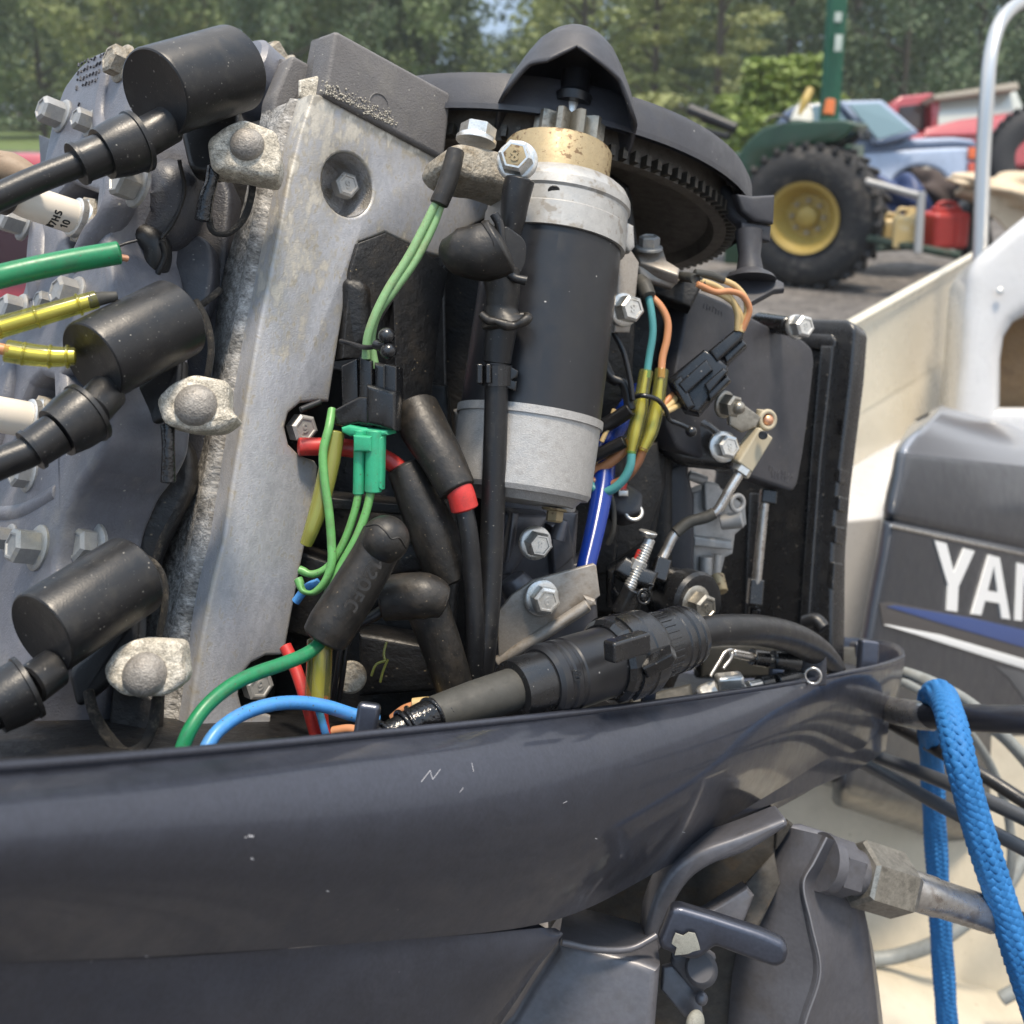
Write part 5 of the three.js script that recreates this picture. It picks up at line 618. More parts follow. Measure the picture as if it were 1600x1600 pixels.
  part('carburettor', [slabN([[1082, 770], [1118, 756], [1166, 790], [1168, 820], [1150, 836], [1146, 866], [1134, 872], [1126, 905], [1110, 905], [1082, 900]], [1120, 830, 0.88], mixv(TOCAM, 1, RIGHT, 0.2), 0.02, 0.003), slabN([[1100, 752], [1124, 756], [1140, 790], [1120, 812], [1102, 800]], [1120, 780, 0.865], mixv(TOCAM, 1, RIGHT, 0.1), 0.01, 0.002, [], 0.004), slabN([[1084, 838], [1144, 846], [1146, 860], [1084, 854]], [1110, 850, 0.868], TOCAM, 0.012, 0.002), rod(e(1076, 742, 0.87), e(1104, 752, 0.87), R(8, 0.87), R(8, 0.87), 12), rod(e(1126, 816, 0.865), e(1160, 812, 0.86), R(12, 0.865), R(13, 0.86), 18), ring(e(1152, 786, 0.86), mixv(TOCAM, 1, RIGHT, 0.5), R(12, 0.86), R(4, 0.86)), rod(e(1104, 870, 0.872), e(1100, 940, 0.87), R(10, 0.87), R(10, 0.87), 14), rod(e(1122, 866, 0.872), e(1118, 930, 0.87), R(6, 0.87), R(6, 0.87), 12)], M.castLight, g);
  part('brass_screw', [rod(e(1120, 900, 0.86), e(1128, 925, 0.85), R(12, 0.86), R(10, 0.86), 12)], M.brass, g);
}
// --- air intake silencer, right
{
  const g = sub('intake_silencer', 'tall black air intake box at the front'), f = 0.63;
  part('silencer_wall', slabF([[1166, 490], [1200, 496], [1326, 499], [1338, 512], [1332, 590], [1310, 760], [1302, 860], [1299, 1060], [1080, 1060], [1120, 700]], f, 0.03, 0.004, [], 0.008), M.plastic, g);
  part('silencer_rib', [slabF([[1282, 540], [1302, 540], [1282, 720], [1258, 1050], [1244, 1050], [1266, 720]], f - 0.012, 0.012, 0.002), slabF([[1240, 520], [1300, 522], [1306, 532], [1300, 560], [1280, 545], [1240, 540]], f - 0.006, 0.006, 0.002), slabF([[1170, 770], [1186, 770], [1180, 1050], [1160, 1050]], f - 0.01, 0.01, 0.002)], M.plastic, g);
  const nub = []; for (const [x, y, h] of [[1318, 670, 30], [1314, 745, 22], [1313, 788, 22], [1308, 836, 26], [1304, 900, 40]]) nub.push(box(ef(x, y, f + 0.01), Y, AFT, 0.008, R(h, 1.05), 0.02, 0.0015));
  part('edge_tab', nub, M.plastic, g);
}
// --- main harness plug lying over the rim
{
  const g = sub('harness_plug', 'big black round harness connector with grey sleeve and taped end'), W = (pts, px, mat, name, rs = 24) => wire(pts, px, mat, name, g, rs);
  const tp = [[560, 1160, 0.53], [610, 1146, 0.536], [660, 1124, 0.545], [720, 1104, 0.558], [745, 1096, 0.563]];
  W(tp, [16, 20, 26, 29, 30], M.tape, 'taped_end');
  const cu = new THREE.CatmullRomCurve3(tp.map((q) => e(...q)), false, 'centripetal'); const rg = []; [0.25, 0.36, 0.45, 0.56, 0.66, 0.76].forEach((t, i) => { const c = cu.getPoint(t), d = cu.getTangent(t).addScaledVector(V3((i % 2) - 0.5, 0.4, (i % 3) * 0.3 - 0.3), 0.7); rg.push(ring(c, d, R(23 + t * 7, 0.55), 0.0012, 32)); });
  part('tape_wrap', rg, M.tape, g);
  W([[680, 1118, 0.55], [740, 1098, 0.561], [812, 1074, 0.576]], [30, 33, 33], M.sleeveGrey, 'grey_sleeve', 32);
  wire([[520, 1142, 0.55], [548, 1139, 0.547], [580, 1150, 0.54]], 7, M.orange, 'wire', g);
  const a = e(800, 1080, 0.573), b = e(1092, 988, 0.675), L = a.distanceTo(b), r = (px) => R(px, 0.62);
  const T = (f0, f1, prof, seg = 64, cr = 0.4) => turn(a.clone().lerp(b, f0), a.clone().lerp(b, f1), prof, seg, cr);
  part('plug_collar', [T(0, 0.19, [[0, 0], [0, r(43)], [0.2, r(45)], [0.7, r(45)], [0.75, r(50)], [1, r(50)], [1, 0]])], M.plastic, g);
  part('plug_body', [T(0.13, 0.5, [[0, 0], [0, r(48)], [0.04, r(53)], [0.12, r(54)], [0.14, r(51.5)], [0.18, r(51.5)], [0.2, r(54)], [0.26, r(54)], [0.28, r(52)], [0.32, r(52)], [0.34, r(54)], [0.9, r(54)], [0.96, r(60)], [1, r(63)], [1, 0]])], M.motorBlack, g);
  part('coupling_ring', [T(0.45, 0.69, [[0, 0], [0, r(58)], [0.08, r(65)], [0.3, r(66)], [0.32, r(63)], [0.38, r(63)], [0.4, r(66)], [0.9, r(64)], [1, r(58)], [1, 0]], 20, 0.2), ...[[0.3, 0.9], [1.9, 0.7], [3.3, 1.1], [4.9, 0.8]].map(([t, l]) => turn(a.clone().lerp(b, 0.5), a.clone().lerp(b, 0.645), [[0, r(60)], [0.02, r(69)], [0.4, r(69.5)], [0.44, r(67.5)], [0.56, r(67.5)], [0.6, r(69.5)], [0.98, r(68)], [1, r(60)]], 14, 0.3, t, l)), ...Array.from({ length: 30 }, (_, q) => { const w = q / 30 * 6.283, m = basis(b.clone().sub(a)), v = V3(Math.cos(w), 0, Math.sin(w)).multiplyScalar(r(51.5)).applyMatrix4(m); return box(a.clone().lerp(b, 0.73).add(v), b.clone().sub(a), v, 0.0016, L * 0.08, 0.0012, 0.0003); })], M.plastic, g);
  part('plug_socket', [T(0.66, 0.96, [[0, 0], [0, r(52)], [0.5, r(51)], [0.52, r(53)], [0.6, r(53)], [0.62, r(50)], [0.66, r(50)], [0.68, r(53)], [0.74, r(53)], [0.76, r(50)], [0.8, r(50)], [0.82, r(52)], [0.93, r(48)], [1, r(34)], [1, 0]], 56, 0.4), slabN([[1004, 1046], [1050, 1022], [1058, 1030], [1050, 1044], [1012, 1062]], [1030, 1040, 0.6], mixv(TOCAM, 1, CAMUP, -0.4), 0.01, 0.002), box(e(980, 1010, 0.585), b.clone().sub(a), TOCAM, 0.012, 0.03, 0.01, 0.002)], M.plastic, g);
  const em = mixv(TOCAM, 1, CAMUP, 0.05, RIGHT, -0.2); part('plug_mark', along(raised('a', r(20), 0.001).rotateX(-Math.PI / 2), e(902, 1055, 0.577), em, CAMUP.clone().negate()), M.plastic, g);
  W([[1066, 996, 0.665], [1110, 986, 0.68], [1160, 984, 0.705], [1206, 988, 0.745], [1250, 1002, 0.79], [1284, 1026, 0.84], [1302, 1056, 0.89], [1304, 1100, 0.92]], [22, 24, 24, 24, 24, 23, 21, 20], M.rubber, 'harness_cable', 26);
  W([[1255, 972, 0.95], [1275, 970, 0.945], [1286, 982, 0.94]], [10, 12, 12], M.rubber, 'small_hose', 16);
}
// --- shift linkage inside the pan
{
  const g = sub('shift_linkage', 'chrome shift clevis and rod ends inside the pan');
  part('clevis_eye', [slabN([[1084, 1072], [1110, 1060], [1150, 1058], [1172, 1070], [1170, 1088], [1100, 1092]], [1130, 1075, 0.75], mixv(CAMUP, 1, TOCAM, 0.6), 0.012, 0.003, [], 0.006), box(e(1140, 1066, 0.74), mixv(RIGHT, 1, CAMUP, 0.1), CAMUP, 0.014, 0.02, 0.012, 0.003), rod(e(1168, 1072, 0.76), e(1192, 1068, 0.77), R(8, 0.76), R(8, 0.76), 14)], M.zinc, g);
  part('cotter_pin', sweep([[1110, 1056, 0.75], [1122, 1036, 0.755], [1134, 1018, 0.76], [1144, 1016, 0.762], [1142, 1028, 0.76], [1130, 1044, 0.756]].map((q) => e(...q)), R(3, 0.755), 8), M.steel, g);
  part('pin_rod', [rod(e(1144, 1020, 0.765), e(1180, 1028, 0.78), R(7, 0.77), R(7, 0.77), 14), rod(e(1196, 1028, 0.785), e(1210, 1030, 0.79), R(6, 0.78), R(6, 0.78), 12)], M.steel, g);
  part('rubber_boot', [rod(e(1174, 1026, 0.778), e(1198, 1030, 0.785), R(13, 0.78), R(13, 0.78), 20), rod(e(1206, 1030, 0.79), e(1244, 1036, 0.8), R(14, 0.79), R(16, 0.8), 20), rod(e(1186, 1070, 0.77), e(1206, 1066, 0.775), R(14, 0.77), R(12, 0.77), 18), rod(e(1212, 1064, 0.78), e(1250, 1056, 0.8), R(11, 0.78), R(11, 0.8), 18)], M.plastic, g);
  part('cable_anchor', [slabN([[1252, 1026], [1292, 1020], [1292, 1072], [1250, 1078]], [1270, 1050, 0.81], mixv(TOCAM, 1, RIGHT, -0.2), 0.012, 0.002), slabN([[1210, 1050], [1245, 1050], [1245, 1080], [1210, 1085]], [1230, 1065, 0.8], TOCAM, 0.02, 0.003)], M.greyDark, g);
  part('anchor_ring', [ring(e(1270, 1056, 0.795), mixv(TOCAM, 1, RIGHT, -0.2), R(12, 0.8), R(2.5, 0.8))], M.steel, g);
  for (const q of [slabN([[985, 1090], [1080, 1066], [1090, 1110], [985, 1130]], [1040, 1090, 0.72], mixv(TOCAM, 1, CAMUP, 0.6), 0.03, 0.004), slabN([[1096, 1010], [1250, 1000], [1250, 1060], [1096, 1060]], [1170, 1030, 0.86], TOCAM, 0.03, 0.004), slabN([[1300, 1010], [1360, 1010], [1372, 1040], [1310, 1050]], [1330, 1030, 1.05], mixv(TOCAM, 1, CAMUP, 0.4), 0.02, 0.003)]) part('pan_casting', q, M.sleeveGrey, g);
}
// dark engine block that closes the view through the motor
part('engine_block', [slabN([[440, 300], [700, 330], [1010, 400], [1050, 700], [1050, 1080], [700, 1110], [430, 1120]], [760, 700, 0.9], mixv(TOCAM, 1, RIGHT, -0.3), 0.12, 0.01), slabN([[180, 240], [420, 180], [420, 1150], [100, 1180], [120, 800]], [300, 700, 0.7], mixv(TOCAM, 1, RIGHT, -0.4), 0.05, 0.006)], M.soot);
part('powerhead_base', [slabN([[-100, 1250], [300, 1170], [800, 1110], [1100, 1070], [1080, 1010], [700, 1040], [0, 1150]], [600, 1120, 0.7], Y, 0.05, 0.006)], M.soot);
// --- midsection and swivel arm under the pan (part of the near motor)
{
  const g = sub('swivel_bracket', 'grey swivel arm and midsection under the cowling');
  part('midsection', [slabN([[872, 1474], [920, 1478], [1000, 1500], [1032, 1512], [1016, 1700], [700, 1700], [760, 1630], [800, 1590], [830, 1540]], [940, 1540, 0.62], mixv(TOCAM, 1, RIGHT, -0.1, CAMUP, 0.25), 0.08, 0.006), sweep([[878, 1472, 0.612], [930, 1483, 0.615], [985, 1482, 0.62], [1025, 1462, 0.626]].map((q) => e(...q)), 0.002, 10)], M.bracketPaint, g);
  part('inner_web', [slabN([[860, 1440], [1010, 1370], [1100, 1338], [1180, 1304], [1212, 1296], [1212, 1640], [860, 1640]], [1050, 1450, 0.74], TOCAM, 0.05), slabN([[1160, 1385], [1210, 1330], [1220, 1380], [1170, 1480], [1090, 1440], [1085, 1420]], [1150, 1400, 0.715], mixv(TOCAM, 1, CAMUP, 0.8), 0.03)], M.rusty, g);
  part('swivel_arm', [slabN([[1006, 1490], [1010, 1440], [1024, 1396], [1052, 1352], [1095, 1326], [1160, 1305], [1228, 1278], [1234, 1292], [1168, 1334], [1112, 1352], [1078, 1375], [1054, 1412], [1040, 1450], [1034, 1490]], [1080, 1360, 0.675], mixv(TOCAM, 1, CAMUP, 0.12), 0.03, 0.004, [], 0.01), slabN([[1100, 1428], [1168, 1385], [1180, 1400], [1160, 1450], [1130, 1446]], [1140, 1420, 0.69], mixv(TOCAM, 1, CAMUP, 0.3), 0.02, 0.003)], M.bracketPaint, g);
  const lv = sub('tilt_lever', 'dark flat lever with a patch of flaked paint');
  part('lever_arm', [slabN([[1048, 1420], [1062, 1418], [1110, 1432], [1190, 1458], [1226, 1474], [1234, 1488], [1228, 1508], [1212, 1514], [1160, 1496], [1118, 1480], [1106, 1490], [1090, 1502], [1070, 1500], [1032, 1484], [1028, 1470]], [1120, 1470, 0.622], mixv(TOCAM, 1, RIGHT, -0.12, CAMUP, 0.12), 0.013, 0.0035, [], 0.006)], M.pan, lv);
  const ch = []; for (let i = 0; i < 14; i++) { const a = i / 14 * 6.283, r = 21 + 4 * Math.sin(i * 1.7) + 3 * Math.sin(i * 2.9); ch.push([1071 + Math.cos(a) * r, 1475 + Math.sin(a) * r * 0.85]); }
  part('flaked_paint', slabN(ch, [1071, 1475, 0.6205], mixv(TOCAM, 1, RIGHT, -0.12, CAMUP, 0.12), 0.0012, 0.0002), M.chip, lv);
  part('lever_cam', [rod(e(1096, 1515, 0.64), e(1094, 1513, 0.632), R(26, 0.63), R(22, 0.63), 30), slabN([[1052, 1498], [1100, 1486], [1120, 1500], [1108, 1545], [1090, 1560], [1050, 1510]], [1085, 1520, 0.645], TOCAM, 0.01, 0.003)], M.matte, lv);
  part('catch_plate', [slabN([[1036, 1512], [1052, 1508], [1096, 1556], [1100, 1600], [1070, 1590], [1034, 1548]], [1060, 1550, 0.648], mixv(TOCAM, 1, CAMUP, 0.3), 0.008, 0.0015), ball(e(1096, 1560, 0.64), R(10, 0.64))], M.bracketPaint, lv);
  part('catch_button', ball(e(1086, 1600, 0.63), R(20, 0.63), 1, 1, 0.6), M.chip, lv);
}
// --- clamp bracket with the steering tube: fixed to the boat, so a thing of its own
const inMotorAxes = (o) => { o.position.copy(motor.position); o.quaternion.copy(motor.quaternion); return o; };
{
  const g = inMotorAxes(thing('clamp_bracket', 'grey cast clamp bracket under the front of the open motor, with steering tube nuts', 'bracket'));
  const L = (l) => l.map((q) => e(...q));
  const r0 = L([[1222, 1290, 0.745], [1212, 1335, 0.742], [1185, 1400, 0.738], [1160, 1470, 0.735], [1148, 1520, 0.735], [1140, 1600, 0.735], [1130, 1700, 0.735]]);
  const r1 = L([[1290, 1306, 0.728], [1270, 1345, 0.724], [1254, 1376, 0.72], [1266, 1440, 0.716], [1280, 1515, 0.712], [1258, 1590, 0.71], [1230, 1690, 0.71]]);
  const r2 = L([[1302, 1312, 0.73], [1290, 1350, 0.732], [1280, 1382, 0.735], [1300, 1440, 0.735], [1312, 1500, 0.735], [1308, 1590, 0.735], [1300, 1690, 0.735]]);
  const r3 = L([[1338, 1336, 0.75], [1342, 1365, 0.752], [1346, 1400, 0.755], [1356, 1450, 0.755], [1362, 1500, 0.755], [1372, 1590, 0.755], [1380, 1690, 0.755]]);
  const r4 = L([[1330, 1332, 0.8], [1340, 1370, 0.8], [1350, 1420, 0.8], [1362, 1470, 0.8], [1370, 1520, 0.8], [1380, 1600, 0.8], [1390, 1700, 0.8]]);
  const lip = (a, b, k) => a.map((p, i) => p.clone().lerp(b[i], k));
  part('bracket_side', sheet([r0.map((p) => p.clone().addScaledVector(TOCAM, -0.06)), r0, lip(r0, r1, 0.5), lip(r0, r1, 0.93)].map((r) => spline(r, 50))), M.bracketPaint, g);
  part('bracket_edge', sheet([lip(r0, r1, 0.93), lip(r0, r1, 0.96).map((p) => p.clone().addScaledVector(TOCAM, 0.002)), r1.map((p) => p.clone().addScaledVector(TOCAM, 0.0032)), lip(r1, r2, 0.35).map((p) => p.clone().addScaledVector(TOCAM, 0.001)), r2, lip(r2, r3, 0.6), r3, r4].map((r) => spline(r, 50))), M.bracketPaint, g);
  part('ridge_highlight', sweep(lip(r0, r1, 1).map((p) => p.clone().addScaledVector(TOCAM, 0.0026)), 0.0008, 8), M.edge, g);  // thin pale strip: the highlight along the ridge, painted as colour
  part('bracket_top', [slabN([[1226, 1286], [1250, 1284], [1300, 1300], [1336, 1332], [1320, 1345], [1290, 1312], [1228, 1300]], [1280, 1310, 0.745], mixv(CAMUP, 1, TOCAM, 0.6), 0.015, 0.003)], M.bracketPaint, g);
  part('rust_streak', slabN([[1214, 1292], [1232, 1284], [1240, 1290], [1222, 1318], [1212, 1330]], [1225, 1300, 0.735], TOCAM, 0.006, 0.002), M.rusty, g);
  const ax = e(1560, 1432, 0.78).sub(e(1310, 1354, 0.735)).normalize(), at = (x, y, d) => e(x, y, d);
  part('painted_nut', [turn(at(1282, 1346, 0.735), at(1300, 1352, 0.738), [[0, 0], [0, R(43, 0.737)], [0.8, R(43, 0.737)], [1, R(36, 0.737)], [1, 0]], 36), turn(at(1298, 1351, 0.737), at(1330, 1361, 0.743), [[0, 0], [0, R(42, 0.737)], [0.85, R(42, 0.737)], [1, R(36, 0.737)], [1, 0]], 6, 0.2), turn(at(1328, 1360, 0.742), at(1340, 1364, 0.744), [[0, 0], [0, R(34, 0.737)], [1, R(34, 0.737)], [1, 0]], 30)], M.bracketPaint, g);
  part('steering_nut', [turn(at(1338, 1363, 0.744), at(1414, 1387, 0.757), [[0, 0], [0, R(44, 0.75)], [0.05, R(50, 0.75)], [0.85, R(50, 0.75)], [1, R(40, 0.75)], [1, 0]], 6, 0.2)], M.nickel, g);
  part('steering_rod', [turn(at(1408, 1385, 0.756), at(1552, 1431, 0.782), [[0, 0], [0, R(29, 0.77)], [0.35, R(29, 0.77)], [0.37, R(27.5, 0.77)], [0.96, R(27.5, 0.77)], [1, R(25, 0.77)], [1, 0]], 36)], M.steel, g);
  part('rod_core', [rod(at(1548, 1430, 0.781), at(1640, 1460, 0.8), R(20, 0.78), R(20, 0.78), 24)], M.black, g);
  void ax;
}
// --- braided blue rope looped over the steering bar
{
  const pth = [[1496, 1760, 1.16], [1482, 1620, 1.16], [1475, 1530, 1.15], [1467, 1400, 1.13], [1460, 1280, 1.11], [1456, 1190, 1.08], [1452, 1135, 1.02], [1453, 1100, 0.97], [1460, 1086, 0.92], [1472, 1088, 0.86], [1486, 1125, 0.81], [1501, 1190, 0.785], [1520, 1265, 0.78], [1544, 1345, 0.775], [1572, 1430, 0.77], [1602, 1525, 0.765], [1640, 1640, 0.76], [1690, 1780, 0.755]].map((q) => P(...q));
  const cu = new THREE.CatmullRomCurve3(pth, false, 'centripetal'), L = cu.getLength(), n = 340, fr = cu.computeFrenetFrames(n, false), R0 = 0.0113, g = [];
  const cen = Array.from({ length: n + 1 }, (_, i) => cu.getPointAt(i / n)), K = 8, turns = L / 0.05;
  for (const dir of [1, -1]) for (let s = 0; s < K; s++) {
    const pos = [], idx = [], rs = 6;
    for (let i = 0; i <= n; i++) { const t = i / n, a = dir * t * turns * 6.2832 + s / K * 6.2832, w = Math.sin((a * dir) * K + (dir > 0 ? 0 : Math.PI) - s * 0 + 0.5), rr = R0 * (0.86 + 0.09 * w);
      const nn = fr.normals[i], bb = fr.binormals[i], out = nn.clone().multiplyScalar(Math.cos(a)).addScaledVector(bb, Math.sin(a)), tan = fr.tangents[i].clone().multiplyScalar(0.55).addScaledVector(V3(0, 0, 0).crossVectors(fr.tangents[i], out), dir * 0.83).normalize(), side = V3(0, 0, 0).crossVectors(tan, out), c = cen[i].clone().addScaledVector(out, rr);
      for (let j = 0; j < rs; j++) { const q = j / rs * 6.2832, v = c.clone().addScaledVector(side, Math.cos(q) * 0.0037).addScaledVector(out, Math.sin(q) * 0.0021); pos.push(v.x, v.y, v.z); } }
    for (let i = 0; i < n; i++) for (let j = 0; j < rs; j++) { const a = i * rs + j, b = i * rs + (j + 1) % rs; idx.push(a, b, a + rs, b, b + rs, a + rs); }
    const q = new THREE.BufferGeometry(); q.setAttribute('position', new THREE.Float32BufferAttribute(pos, 3)); q.setIndex(idx); q.computeVertexNormals(); g.push(q);
  }
  const ropeM = surf('blue braided rope', { base: [0.014, 0.135, 0.36], dirt: [0.024, 0.17, 0.41], amt: 0.6, rough: 0.75, grain: 0.5, scale: 0.02, seed: 90 });
  const o = thing('rope', 'thick braided blue rope looped over the dark steering bar', 'rope', P(1600, 1640, 0.76));
  const put = (name, gs, m) => add(name, gs.map((k) => finish(k.clone()).translate(-o.position.x, -o.position.y, -o.position.z)), m, o);
  put('rope_braid', g, ropeM);
  put('rope_core', [sweep(pth, R0 * 0.85, 12, 8)], plain('rope core', [0.008, 0.05, 0.17], 0.9));
}
// --- bar, cables and hoses between the motors (each a thing)
const cable = (name, label, cat, pts, r, mat, group) => { const g = sweep(pts.map((q) => P(...q)), r, 18, 8), o = add(name, g, mat); tag(o, label, cat, group); return o; };
{
  const barM = surf('black coated bar', { base: [0.022, 0.022, 0.027], dirt: [0.05, 0.045, 0.04], amt: 0.4, rough: 0.35, scale: 0.1, seed: 91 });
  const grey = surf('dull grey cable jacket', { base: [0.055, 0.06, 0.068], rough: 0.38, scale: 0.1, seed: 92 }), pale = surf('pale grey hose', { base: [0.21, 0.22, 0.21], dirt: [0.14, 0.13, 0.11], amt: 0.5, rough: 0.5, scale: 0.1, seed: 93 });
  const t = thing('steering_bar', 'thick black steering bar running level to the right behind the rope', 'bar', P(1388, 1112, 1.06));
  const sh = (g) => finish(g).translate(-t.position.x, -t.position.y, -t.position.z);
  add('bar_tube', [sh(sweep([[1440, 1118, 0.93], [1520, 1122, 0.87], [1600, 1124, 0.83], [1720, 1126, 0.8], [2100, 1130, 0.72]].map((q) => P(...q)), 0.0112, 24))], barM, t);
  add('bar_lit_end', [sh(sweep([[1386, 1106, 0.985], [1392, 1109, 0.98], [1440, 1118, 0.93], [1455, 1120, 0.92]].map((q) => P(...q)), [0.0095, 0.012, 0.0125, 0.012], 24))], M.steel, t);  // bright steel tone stands in for light falling on this end
  cable('control_cable', 'upper of two grey control cables leaving the pan towards the lower right', 'cable', [[1300, 1150, 1.12], [1345, 1172, 1.08], [1420, 1200, 1.0], [1500, 1232, 0.93], [1600, 1278, 0.88], [1700, 1330, 0.84], [2100, 1500, 0.75]], 0.0066, grey);
  cable('control_cable', 'lowest grey control cable slanting down right beneath the other', 'cable', [[1290, 1160, 1.1], [1335, 1186, 1.06], [1400, 1220, 0.98], [1480, 1264, 0.91], [1600, 1326, 0.86], [1700, 1380, 0.83], [2100, 1560, 0.74]], 0.0062, grey);
  cable('black_cable', 'black cable crossing behind the blue rope under the steering bar', 'cable', [[1370, 1118, 1.12], [1420, 1146, 1.08], [1480, 1180, 1.02], [1540, 1214, 1.0], [1600, 1252, 0.98], [1700, 1310, 0.96], [2000, 1490, 0.9]], 0.0068, M.rubber);
  cable('grey_hose', 'pale grey hose leaving the tip of the pan above the rope', 'hose', [[1395, 1046, 1.12], [1430, 1056, 1.1], [1470, 1072, 1.08], [1520, 1102, 1.08], [1570, 1150, 1.08], [1640, 1230, 1.08], [1760, 1420, 1.1]], 0.0062, pale);
  cable('grey_hose', 'thin pale hose arching down right of the rope', 'hose', [[1400, 1060, 1.2], [1450, 1088, 1.22], [1510, 1140, 1.25], [1552, 1205, 1.28], [1576, 1280, 1.3], [1580, 1350, 1.3], [1560, 1420, 1.32]], 0.0055, pale);
  cable('grey_hose', 'pale hose at the right edge below the steering bar', 'hose', [[1540, 1130, 1.2], [1580, 1165, 1.18], [1640, 1240, 1.15], [1760, 1440, 1.15]], 0.006, pale);
  cable('grey_hose', 'grey hose lying low on the cream transom behind the rope', 'hose', [[1350, 1500, 1.62], [1400, 1494, 1.62], [1460, 1474, 1.6], [1510, 1440, 1.6], [1560, 1400, 1.6], [1610, 1330, 1.62], [1700, 1260, 1.65]], 0.011, pale);
  cable('grey_hose', 'grey hose end on the cream ledge at the right edge', 'hose', [[1565, 1560, 1.55], [1600, 1540, 1.55], [1660, 1500, 1.55], [1900, 1440, 1.6]], 0.01, pale);
}
// --- second outboard
{
  const g = inMotorAxes(thing('outboard_motor', 'closed graphite outboard motor with white lettering and blue stripe, at the right', 'outboard motor')), s0 = -0.097;
  const BK = mixv(TOCAM, -1, RIGHT, 0.42), xr = [0, 60, 130, 220, 340, 520];
  const line = (xl, yl, sl, ds = 0) => { const p0 = es(xl, yl, s0 + ds), bk = (l, b) => p0.clone().addScaledVector(BK, b).addScaledVector(RIGHT, -l), row = [bk(0.015, 0.45), bk(0.02, 0.06), bk(0.018, 0.03), bk(0.012, 0.012), bk(0.005, 0.003)]; for (const dx of xr) row.push(es(xl + dx, yl + sl * dx, s0 + ds)); return row; };
  const dens = (row) => { const head = row.slice(0, 5), tail = spline(row.slice(5), 30); return [...head, ...tail]; };
  const lower = [line(1316, 1262, 0.33, -0.05), line(1318, 1240, 0.33, -0.012), line(1324, 1212, 0.32), line(1346, 1110, 0.3), line(1362, 1010, 0.27), line(1372, 950, 0.255), line(1388, 870, 0.23), line(1396, 822, 0.215), line(1397, 817, 0.213, -0.003), line(1397, 814, 0.212, -0.01)].map(dens);
  const upper = [line(1397, 816, 0.21, -0.012), line(1397, 808, 0.205, -0.006), line(1398, 800, 0.2, -0.005), line(1402, 778, 0.18, -0.006), line(1410, 745, 0.15, -0.012), line(1415, 716, 0.12, -0.018), line(1417, 708, 0.11, -0.024)].map(dens);
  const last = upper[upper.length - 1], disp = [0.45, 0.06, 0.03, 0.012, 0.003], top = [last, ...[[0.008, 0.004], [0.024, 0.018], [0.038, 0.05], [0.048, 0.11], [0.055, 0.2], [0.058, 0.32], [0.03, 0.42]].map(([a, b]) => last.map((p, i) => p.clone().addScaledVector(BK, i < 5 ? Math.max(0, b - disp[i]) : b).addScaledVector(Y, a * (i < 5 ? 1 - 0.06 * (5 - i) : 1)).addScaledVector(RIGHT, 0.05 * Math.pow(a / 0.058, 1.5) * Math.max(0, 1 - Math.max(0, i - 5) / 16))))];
  part('motor_cowl', sheet(lower), M.cowl2, g); part('upper_cowl', sheet(upper), M.cowl2, g); part('cowl_top', sheet(top), plain('light graphite top', [0.24, 0.255, 0.29], 0.3, 0.4, { clearcoat: 0.7, clearcoatRoughness: 0.15 }), g);  // cap colour lightened to carry the sky reflection, same paint as the cowl
  part('seam_strip', sweep(spline([0, 60, 130, 220, 340].map((dx) => es(1392 + dx, 822 + 0.215 * dx, s0 + 0.0005)), 20), 0.0028, 8), M.steel, g);
  part('motor_pan', slabS([[1250, 1192], [1330, 1205], [1480, 1240], [1760, 1330], [1760, 1380], [1580, 1296], [1480, 1276], [1380, 1252], [1300, 1222]], s0 - 0.03, 0.3, 0.006), M.cowl2, g);
  const deco = (l, d, m, name) => part(name, slabS(l, s0 + d, 0.003, 0.0003), m, g);
  deco([[1374, 943], [1392, 941], [1520, 965], [1680, 1006], [1680, 1060], [1500, 1008], [1380, 978]], 0.001, plain('brown grey stripe', [0.06, 0.056, 0.056], 0.4), 'grey_stripe');
  deco([[1386, 948], [1400, 946], [1520, 966], [1600, 984], [1680, 1008], [1680, 1034], [1600, 1012], [1470, 974]], 0.002, plain('blue stripe', [0.03, 0.06, 0.19], 0.4), 'blue_stripe');
  deco([[1383, 977], [1388, 976], [1470, 992], [1600, 1030], [1680, 1056], [1680, 1074], [1600, 1045], [1430, 991]], 0.003, M.white, 'white_stripe');
  deco([[1552, 1040], [1590, 1048], [1680, 1080], [1680, 1200], [1600, 1092], [1575, 1058]], 0.0012, plain('paler panel', [0.075, 0.078, 0.085], 0.45), 'side_panel');
  const bl = es(1475, 953, s0), w = es(1583, 975, s0).x - es(1462, 945, s0).x, h = es(1460, 842, s0).y - es(1482, 952, s0).y, t = raised('YAMAHA', 1, 0.02), t2 = raised('YA', 1, 0.02), bb = (q) => { q.computeBoundingBox(); return q.boundingBox; }, a = bb(t), b = bb(t2), k = w / (b.max.x - b.min.x);
  t.translate(-a.min.x, -a.min.y, 0).scale(k, h / (a.max.y - a.min.y), 0.1); const slope = 0.0; const pp = t.attributes.position; for (let i = 0; i < pp.count; i++) pp.setY(i, pp.getY(i) + slope * pp.getX(i));
  t.translate(es(1455, 900, s0).x, bl.y, s0 + 0.0005); part('cowl_lettering', t, M.white, g);
}
